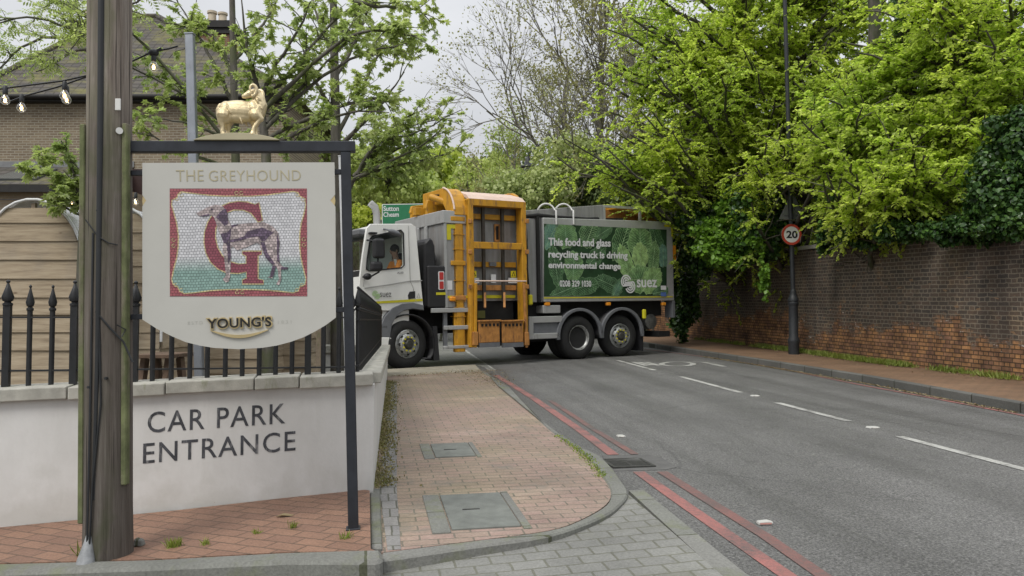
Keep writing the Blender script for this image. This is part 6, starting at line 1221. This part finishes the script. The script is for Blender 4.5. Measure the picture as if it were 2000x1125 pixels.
sapling('small leafy tree left of the telegraph pole above the garden pods', [(150, 740), (155, 520), (160, 400)], 8.8, .04,
        [(-.3, (160, 410), (150, 360), (135, 300), (120, 275)), (.3, (160, 400), (120, 370), (90, 330), (75, 290)), (-.2, (158, 420), (120, 400), (100, 360)), (.2, (160, 400), (190, 330), (200, 280)), (-.2, (160, 410), (110, 340), (60, 330))], 36, leaf=.072, K=6, nsub=10, lsub=.24, ltw=.15, ntw=3)
# --- bare twiggy trees in the middle distance
def twiggy(label, px, Y, ztop_px, r0, seed, spread=.42, depth=7, leafn=5000, leafsz=.13, m=M_OLIVE, k0=12, lean=0):
    global rng; rng = np.random.default_rng(seed); b = np.array(P(px, 640, Y)); b[2] = gz(b[0], min(Y, 45)); top = P(px, ztop_px, Y).z; Hh = top - b[2]; g = mk('bare_tree', label, 'tree', None, 'half bare trees in the middle distance'); W = Wood(); tips = []
    tr = curve(b, b + np.array([lean, 0, Hh]), 12, 0, .02); W.tube(tr, (r0, r0 * .15), 8)
    def rec(p, d, L, r, n):
        e = p + d * L; W.tube(np.array([p, p + d * L * .5 + rng.normal(0, .03 * L, 3), e]), (r, r * .62), 4 if r < .04 else 5)
        if n == 0 or r < .008: tips.append((e, d)); return
        for _ in range(3 if n % 2 else 2):
            dd = unit(d + rng.normal(0, spread, 3) + UP * .10); rec(p + (e - p) * rng.uniform(.55, 1), dd, L * rng.uniform(.62, .85), r * .62, n - 1)
    for i in range(k0):
        f = .15 + .8 * (i + rng.random()) / k0; q = tr[int(f * 11)]; a = rng.uniform(0, 2 * math.pi); d = unit(np.array([math.cos(a) * .75, math.sin(a) * .75, .62 + .7 * f])); rec(q, d, Hh * .24 * (1.1 - .7 * f), r0 * .45 * (1.1 - f * .7), depth - 2)
    W.build('trunk', M_BARKP, g); E_ = np.array([t[0] for t in tips]); Dd = np.array([t[1] for t in tips]); i = rng.integers(0, len(E_), leafn); p = E_[i] + rng.normal(0, .22, (leafn, 3)) - Dd[i] * rng.uniform(0, .6, (leafn, 1))
    leaves('crown', p, rng.normal(0, 1, (leafn, 3)), rng.normal(0, 1, (leafn, 3)), leafsz * rng.uniform(.6, 1.2, leafn), LF_DIAM, m, g); return g
twiggy('tall half bare tree with fine twigs, the highest against the sky', 1172, 40, -60, .28, 41, .36, 8, 9000, .13, k0=14)
twiggy('half bare tree with olive buds standing just left of the tallest twiggy tree', 1108, 38, 110, .22, 42, .36, 8, 9000, .13, k0=11)
twiggy('smaller half bare tree at the edge of the open sky, leftmost of the twiggy trees', 1010, 41, 265, .2, 43, .38, 7, 6000, .15, M_FARG, 9)
twiggy('half bare tree behind the green boughs, right of the tallest twiggy tree', 1235, 36, 10, .28, 44, .42, 7, 7000, .14, k0=13)
# --- leafy trees and hedges in the distance
def far_tree(label, ells, n, size, m, seed, name='distant_tree'): return blobs(label, name, 'tree', ells, n, size, m, seed, 'leafy trees in the distance', Wood(), .3)
far_tree('rounded pale green tree behind the lorry cab, below the low bough', [(790, 365, 44, 3.0, 110, 70), (720, 350, 46, 3, 80, 80)], 9000, .30, M_FARG, 51)
far_tree('yellow green tree in the distance behind the road sign', [(850, 345, 52, 3.0, 80, 60), (880, 395, 50, 3, 80, 50)], 8000, .32, M_FARY, 52)
far_tree('pale green tree in the distance under the open strip of sky', [(930, 370, 50, 3.0, 90, 65), (985, 390, 46, 3, 80, 60)], 9000, .30, M_FARG, 53)
far_tree('pale blossoming tree behind the orange bin lift', [(1060, 375, 33, 1.8, 90, 70), (1120, 335, 34, 1.8, 85, 85), (990, 385, 34, 1.8, 80, 55)], 8000, .16, leafmat('blossom_leaves', [(.32, .39, .15), (.40, .47, .20), (.46, .51, .26)], .35), 54)
far_tree('deep green tree behind the rear body of the lorry', [(1190, 360, 33, 1.8, 90, 75), (1265, 350, 30, 1.8, 70, 90), (1280, 410, 28, 1.2, 60, 40)], 12000, .2, M_DKG, 55)
far_tree('yellow green tree low behind the roof of the lorry', [(1120, 405, 36, 1.5, 70, 28), (1200, 420, 30, 1.2, 60, 24)], 5000, .2, M_FARY, 56)
far_tree('tall green tree behind the pub sign frame, under the sapling boughs', [(600, 330, 30, 2.2, 150, 90), (470, 360, 28, 2, 130, 90), (760, 330, 34, 2, 90, 70)], 14000, .2, M_FARG, 57)
blobs('bright yellow green hedge behind the lorry cab', 'hedge', 'hedge', [(720, 425, 27, 1.0, 60, 30), (790, 432, 27, 1.0, 60, 26), (660, 470, 26, 1.0, 60, 60), (860, 470, 28, 1.0, 70, 60)], 12000, .13, M_FARY, 61, wood=Wood())
blobs('dark green hedge at the back of the garden behind the lorry', 'hedge', 'hedge', [(600, 520, 25, 1.0, 90, 110), (720, 540, 26, 1, 80, 80), (980, 560, 32, 1.2, 140, 100), (1150, 560, 33, 1.2, 120, 90)], 16000, .16, M_IVYL, 62, wood=Wood())
blobs('dark ivy fringe hanging over the top of the wall right of the street lamp', 'ivy_fringe', 'ivy', [(1600, 470, 17.9, .35, 50, 26), (1680, 462, 16.6, .35, 60, 26), (1770, 456, 15.4, .35, 60, 26), (1860, 452, 14.4, .35, 60, 28), (1950, 448, 13.5, .35, 60, 30), (2040, 440, 12.8, .35, 60, 30)], 16000, .075, M_IVY, 26)
o = blobs('far woodland', 'woodland', 'woodland', [(x, 420 + 25 * math.sin(x), 85, 7, 190, 150) for x in range(-200, 2300, 200)], 60000, .55, M_DKG, 63); o['kind'] = 'stuff'
# ------------------------------------------------------------------ right wall, street lamp, signs, weeds
rng = np.random.default_rng(99)
def oldwall():
    """blackened brickwork above, spalled orange brick below, white salts along the break"""
    def ex(t, vec, br, col):
        tcn = nn(t, 'ShaderNodeTexCoord'); sp = nn(t, 'ShaderNodeSeparateXYZ'); t.links.new(tcn.outputs['UV'], sp.inputs[0])
        n = _noise(t, vec, .55, 6, .68); mth = nn(t, 'ShaderNodeMath', operation='MULTIPLY_ADD'); mth.inputs[1].default_value = 3.2; t.links.new(n, mth.inputs[0]); t.links.new(sp.outputs[1], mth.inputs[2])
        low = _ramp(t, mth.outputs[0], [(0, 1), (1, 1)]); mr = nn(t, 'ShaderNodeMapRange'); mr.inputs[1].default_value = 2.35; mr.inputs[2].default_value = 2.55; t.links.new(mth.outputs[0], mr.inputs[0])
        br2 = nn(t, 'ShaderNodeTexBrick', offset=.5, squash=.5, squash_frequency=2); t.links.new(vec, br2.inputs['Vector']); br2.inputs['Scale'].default_value = 1; br2.inputs['Brick Width'].default_value = .225; br2.inputs['Row Height'].default_value = .075; br2.inputs['Mortar Size'].default_value = .010
        br2.inputs['Color1'].default_value = (.43, .225, .095, 1); br2.inputs['Color2'].default_value = (.25, .135, .085, 1); br2.inputs['Mortar'].default_value = (.10, .062, .035, 1)
        ora = _mix(t, 1, br2.outputs[0], _ramp(t, _noise(t, vec, 4, 6, .75), [(.3, .4), (.68, 1.3)]), 'MULTIPLY'); ora = _mix(t, _ramp(t, _noise(t, vec, 1.7, 3), [(.46, 0), (.60, .85)]), ora, _mix(t, 1, ora, (.50, .52, .62), 'MULTIPLY'))
        col = _mix(t, _ramp(t, _noise(t, vec, 1.4, 5, .7), [(.54, 0), (.66, .8)]), col, _mix(t, 1, col, (1.5, 1.35, 1.15), 'MULTIPLY'))
        col = _mix(t, _ramp(t, _noise(t, _sc(t, vec, (1.5, 4.5, 1)), 2.2, 1), [(.70, 0), (.72, .8)]), col, (.24, .15, .085))
        c = _mix(t, mr.outputs[0], ora, col)
        band = _ramp(t, mr.outputs[0], [(.0, 0), (.35, 1), (.9, 0)]); wn = _ramp(t, _noise(t, _sc(t, vec, (1.2, 6, 1)), 3.2, 4, .7), [(.60, 0), (.64, .9)])
        c = _mix(t, _mix(t, 1, band, wn, 'MULTIPLY'), c, (.55, .52, .48))
        hole = _ramp(t, _noise(t, _sc(t, vec, (2.2, 6.6, 1)), 1.9, 1), [(.74, 0), (.76, 1)]); c = _mix(t, _mix(t, 1, band, hole, 'MULTIPLY'), c, (.012, .01, .008))
        st = _ramp(t, _noise(t, _sc(t, vec, (1.1, .10, 1)), 1.1, 4), [(.5, 0), (.72, .7)]); return _mix(t, st, c, _mix(t, 1, c, (.5, .5, .55), 'MULTIPLY'))
    return bricks('old_brick_wall', (.07, .06, .052), (.115, .085, .065), (.21, .18, .14), .225, .075, .009, src='UV', axes='xy', bump=1.0, extra=ex, blotch=(.5, 1.35), bs=.8, squash=.5, off=.5, warp=.03)
M_OLDW = oldwall()
wl = thing('brick_wall', 'tall old brick wall, blackened above and crumbling orange below, along the far pavement', 'wall', T(Vector((0, 0, 0))))
b = MB(); u = 0; pts = []; UVs = []; Hh = 2.5; fine = []
for p, q in zip(WALL_R[:-1], WALL_R[1:]):
    k = max(1, int((q - p).length / .8))
    for i in range(k): fine.append(p + (q - p) * (i / k))
fine.append(WALL_R[-1]); V = []; UV = []
for i, p in enumerate(fine):
    if i: u += (p - fine[i - 1]).length
    for z in (-.4, .0, 1.2, Hh): V.append((p.x + .0, p.y, p.z + z)); UV.append((u, z + .1))
n = len(fine); nr = Vector((.28, .10, 0))
b.add(V, [(i * 4 + j, (i + 1) * 4 + j, (i + 1) * 4 + j + 1, i * 4 + j + 1) for i in range(n - 1) for j in range(3)]); m0 = len(b.V)
b.add([(p + nr) + Vector((0, 0, z)) for p in fine for z in (-.4, Hh)], [(i * 2, i * 2 + 1, i * 2 + 3, i * 2 + 2) for i in range(n - 1)]); b.Fc += [(i * 4 + 3, (i + 1) * 4 + 3, m0 + (i + 1) * 2 + 1, m0 + i * 2 + 1) for i in range(n - 1)]
b.UV = UV + [(0, 2.0)] * (2 * n); b.build('brickwork', M_OLDW, wl, fix=False)
f2 = [p - nr * .12 + Vector((0, 0, Hh + .002)) for p in fine]; f3 = [p + nr * 1.12 + Vector((0, 0, Hh + .002)) for p in fine]
b = MB(); b.add(f2 + f3 + [p + Vector((0, 0, .09)) for p in f2] + [p + Vector((0, 0, .09)) for p in f3], [(i, n + i, n + i + 1, i + 1) for i in range(n - 1)] + [(2 * n + i, 2 * n + i + 1, 3 * n + i + 1, 3 * n + i) for i in range(n - 1)] + [(i, i + 1, 2 * n + i + 1, 2 * n + i) for i in range(n - 1)] + [(n + i, 3 * n + i, 3 * n + i + 1, n + i + 1) for i in range(n - 1)]); b.build('coping', M_COPE, wl)
# street lamp on the right
LB = GP(1550.5, 692, PL_ROAD, .125); lp = thing('street_lamp', 'dark old iron street lamp column standing against the brick wall', 'street lamp', LB)
s = LB.y / F; M_LAMP = paint('column_paint', (.028, .031, .035), .5, var=.3, scale=8, bump=.15); zz = lambda y: P(1550, y, LB.y).z - LB.z
b = MB(); b.lathe([(.125, -.1), (.125, zz(672)), (.14, zz(668)), (.14, zz(664)), (.108, zz(658)), (.105, zz(600)), (.11, zz(597))], (0, 0, 0), (0, 0, 1), 20); b.build('base', M_LAMP, lp, smooth=35)
b = MB(); b.lathe([(.11, zz(597)), (.125, zz(594)), (.125, zz(591)), (.112, zz(589.5)), (.125, zz(588)), (.125, zz(584)), (.10, zz(580)), (.065, zz(571)), (.07, zz(568)), (.058, zz(566))], (0, 0, 0), (0, 0, 1), 20); b.build('collar', M_LAMP, lp, smooth=35)
b = MB(); b.tube([(0, 0, zz(567)), (-.02, 0, zz(470)), (-.11, 0, zz(-40))], [.056, .052, .048], 14); b.build('column', M_LAMP, lp, smooth=50)
b = MB(); ztp = zz(-40); b.tube([(-.11, 0, ztp), (-.2, 0, ztp + .6), (-.6, 0, ztp + .9), (-1.3, -.1, ztp + .95)], .035, 8); b.build('arm', M_LAMP, lp, smooth=50)
b = MB(); b.ball((-1.5, -.12, ztp + .93), (.32, .12, .08)); b.build('lantern', M_LAMP, lp, smooth=50)
SL = Vector((P(1546, 458, LB.y - .08))); M20 = frame(SL, (1, .12, 0)); g = thing('speed_sign', 'round 20 speed limit sign with a red ring on the street lamp', 'sign', M20); rr = 20.5 * s
plate('disc', [ell(0, 0, rr, rr, 40)], .0, .006, paint('sign_white', (.66, .66, .64), .4), g); plate('red_ring', [ell(0, 0, rr, rr, 40), ell(0, 0, rr * .77, rr * .77, 40)], -.003, .002, paint('sign_red', (.46, .06, .035), .4), g)
text('number', '20', -rr * .52, rr * .60, -rr * .36, rr * .36, -.003, .002, paint('sign_black', (.02, .02, .02), .5), g, .03)
b = MB(); b.box(-.05, .05, .006, .05, -.03, .03); b.build('clamp', M_LAMP, g)
M_SBACK = paint('sign_back_grey', (.20, .205, .21), .5, .2, var=.15)
for y0, y1, lab in ((382, 428, 'grey back of a triangular road sign just above the round sign, half hidden by leaves'), (322, 364, 'grey back of the higher triangular road sign on the street lamp, among leaves')):
    q = P(1548, y1, LB.y + .09); M = frame(q, (1, .12, 0)); g = thing('road_sign', lab, 'sign', M); h = (y1 - y0) * s; w = h * .60
    plate('panel', [[(-w, 0), (w, 0), (w * .92, .06), (.06, h), (-.06, h), (-w * .92, .06)]], 0, .004, M_SBACK, g, bev=.002)
    for zq in (.10, h * .55):
        b = MB(); b.box(-w * .7 * (1 - zq / h) - .04, w * .7 * (1 - zq / h) + .04, -.02, -.003, zq, zq + .035); b.build('stiffener', M_SBACK, g)
# green direction sign behind the lorry
q = P(782, 411, 24.5); M = frame(q, (1, -.1, 0)); g = thing('direction_sign', 'green direction sign with white border reading Sutton and Cheam behind the lorry', 'sign', M); s2 = 24.5 / F
plate('border', [rrect(-37 * s2, 60 * s2, -46 * s2, 13 * s2, .03)], -.0, .02, M_WHT, g); plate('panel', [rrect(-35.3 * s2, 58.5 * s2, -44.5 * s2, 11.5 * s2, .02)], -.004, .003, paint('sign_green', (.018, .16, .07), .4), g)
for body, x0, x1, y0, y1 in (('Sutton', 748, 779, 402, 412), ('Cheam', 748, 779, 414, 423.5)): text('lettering', body, (x0 - 782) * s2, (x1 - 782) * s2, (411 - y1) * s2, (411 - y0) * s2, -.007, .002, M_PTXT, g, .02)
for x in (-20, 40):
    b = MB(); b.tube([(x * s2, .06, -3.6), (x * s2, .06, 10 * s2)], .045, 8); b.build('post', M_GALV, g)
# lamp in the middle distance
q = P(1073, 445, 36); g = thing('street_lamp', 'distant black street lamp with a hanging lantern among the bare trees', 'street lamp', (q.x, 36, gz(q.x, 36))); s3 = 36 / F; zz = lambda y: P(0, y, 36).z - gz(q.x, 36)
b = MB(); b.tube([(0, 0, 0), (0, 0, zz(300))], [.10, .06], 10); b.build('column', M_LAMP, g, smooth=50)
b = MB(); b.tube([(0, 0, zz(300)), (-.06, 0, zz(288)), (-.4, 0, zz(281)), (-41 * s3, 0, zz(300)), (-41 * s3, 0, zz(308))], .03, 8); b.build('arm', M_LAMP, g, smooth=50)
b = MB(); b.lathe([(.05, 0), (.1, -.08), (.14, -.3), (.32, -.42), (.34, -.47), (.1, -.48)], (-42 * s3, 0, zz(306)), (0, 0, 1), 16); b.build('lantern', M_LAMP, g, smooth=40)
b = MB(); b.ball((-42 * s3, 0, zz(306) - .5), (.18, .18, .16)); b.build('globe', paint('frosted_globe', (.5, .5, .48), .3), g, smooth=60)
# ------------------------------------------------------------------ grass, moss, litter
M_GRASS = leafmat('grass_blades', [(.15, .21, .035), (.23, .29, .055), (.32, .36, .12)], .3); M_MOSS = leafmat('moss', [(.16, .145, .06), (.24, .215, .10), (.29, .25, .14), (.17, .19, .05)], .1, .9, clump=2.5); M_DRY = leafmat('dry_litter', [(.16, .11, .06), (.25, .19, .11), (.30, .27, .17)], .1, .9)
BLADE = (np.array([(0, -.06, 0), (.55, -.05, .02), (1, 0, -.12), (0, .06, 0)]), [(0, 1, 2, 3)])
def scatter(name, P_, size, m, upw=1.0, tmpl=BLADE, flatn=False, thingargs=None, group=None):
    n = len(P_); d = unit(rng.normal(0, .5, (n, 3)) + UP * upw) if not flatn else unit(rng.normal(0, 1, (n, 3)) * np.array([1, 1, .15])); nm = unit(rng.normal(0, 1, (n, 3)) * (1, 1, .3)) if not flatn else unit(UP + rng.normal(0, .3, (n, 3)))
    if thingargs: g = mk(name, thingargs[0], thingargs[1], None, group); leaves('blades', P_, d, nm, size * rng.uniform(.5, 1.3, n), tmpl, m, g); return g
    o = leaves(name, P_, d, nm, size * rng.uniform(.5, 1.3, n), tmpl, m, None); o['kind'] = 'stuff'; return o
def along(pts, n, w, dz=0.0, wf=None):
    pts = [np.array(p) for p in pts]; L = np.array([np.linalg.norm(b_ - a) for a, b_ in zip(pts[:-1], pts[1:])]); k = rng.choice(len(L), n, p=L / L.sum()); f = rng.random(n); p = np.array([pts[i] + (pts[i + 1] - pts[i]) * q for i, q in zip(k, f)])
    o = rng.normal(0, 1, n); p[:, 0] += np.abs(o) * w if w < 0 else o * w; p[:, 1] += rng.normal(0, abs(w) * .3, n); p[:, 2] += dz; return p
wb = [w + Vector((-.06, -.03, .02)) for w in WALL_R[1:5]]; q = along(wb, 15000, -.11); cl_ = np.sin(q[:, 1] * 1.9) + np.sin(q[:, 1] * 4.7 + 1) + rng.normal(0, .5, len(q)); keep = (cl_ > .1) & (q[:, 1] > 12) ; far = (q[:, 1] > 15.5) & (q[:, 1] < 22); q = q[(keep & (rng.random(len(q)) < .45)) | (far & (cl_ > -1.2))]
scatter('grass_verge', q, .10, M_GRASS); o = bpy.data.objects['grass_verge']; o['label'] = 'ragged grass along the foot of the brick wall'; o['category'] = 'grass'
kb_ = [k + Vector((-.05, 0, .012)) for k in KERB_R[1:6]]; q = along(kb_, 2600, -.045); scatter('leaf_litter', q, .035, M_DRY, 0, LF_DIAM, True)
q = along([p + Vector((.13, 0, .02)) for p in WALL_R[1:4]], 500, -.45); scatter('pavement_litter', q, .03, M_DRY, 0, LF_DIAM, True)
mb_ = G_([(736, 952), (746, 840), (758, 745)], PL_ROAD, DZP + .012); q = along(mb_, 9000, .075); q[:, 2] += rng.uniform(0, .012, len(q)); q = q[(np.sin(q[:, 1] * 2.3) + rng.normal(0, .8, len(q))) > -.6]; scatter('moss_strip', q, .024, M_MOSS, .15, LF_DIAM)
q = along(G_([(760, 735), (940, 722)], PL_ROAD, DZP + .01) + G_([(975, 752)], PL_ROAD, DZP + .02), 1300, .22); scatter('fallen_blossom', q, .03, M_DRY, 0, LF_DIAM, True)
for (px, py, n, sz, lab) in ((337, 1068, 70, .055, 'largest bright green grass tuft growing through the red paving'), (402, 1064, 26, .042, 'small grass tuft just right of the largest one on the red paving'), (497, 1043, 22, .038, 'thin grass tuft in the middle of the red paving'), (572, 1031, 22, .055, 'grass tuft nearest the black sign post'), (160, 1085, 22, .08, 'grass blades at the left foot of the telegraph pole'), (675, 1052, 40, .04, 'sparse tuft on the red paving left of the stone edging')):
    c = np.array(GP(px, py, PL_PATCH)); q = c + rng.normal(0, 1, (n, 3)) * np.array([.034, .026, 0]) * (n / 150) ** .5; q[:, 2] = [gz(a, b_, PL_PATCH) for a, b_ in q[:, :2]]; scatter('grass_tuft', q, sz, M_GRASS, 1.2, thingargs=(lab, 'grass tuft'), group='grass tufts on the red paving')
ka = G_([(140, 1112), (300, 1110), (520, 1103), (640, 1098)], PL_DRIVE, .005); q = along(ka, 2600, .03); q = q[np.sin(q[:, 0] * 7) + rng.normal(0, .6, len(q)) > -.1]; scatter('kerb_moss', q, .035, leafmat('bright_moss', [(.14, .18, .03), (.22, .26, .05), (.25, .24, .12)], .2), .7)
q = along(G_([(1090, 851), (1144, 890), (1179, 933)], PL_ROAD, DZP + .01), 500, .025); scatter('joint_moss', q, .02, M_GRASS, .5, LF_DIAM)
for px, py, lab in ((421, 985, 'curled brown leaf on the red paving near the white wall'), (553, 1010, 'curled brown leaf on the red paving left of the sign post')):
    c = GP(px, py, PL_PATCH); g = thing('dead_leaf', lab, 'leaf', c, 'dead leaves on the red paving'); b = MB(); b.add([(-.05, 0, .004), (0, -.025, .02), (.05, 0, .008), (0, .025, .022), (.075, .006, .014)], [(0, 1, 2), (0, 2, 3), (2, 4, 3)]); o = b.build('blade', M_DRY, g); md = o.modifiers.new('s', 'SOLIDIFY'); md.thickness = .0015
c = GP(272, 1066, PL_PATCH); g = thing('stone_block', 'small grey broken stone lying against the right foot of the pole', 'stone', c); b = MB(); b.hull([(-.03, -.025, 0), (.03, -.02, 0), (.03, .03, 0), (-.03, .03, 0), (-.025, -.02, .045), (.025, -.015, .035), (.02, .02, .04), (-.025, .02, .05)]); b.build('stone', M_KERB, g, bev=.006)
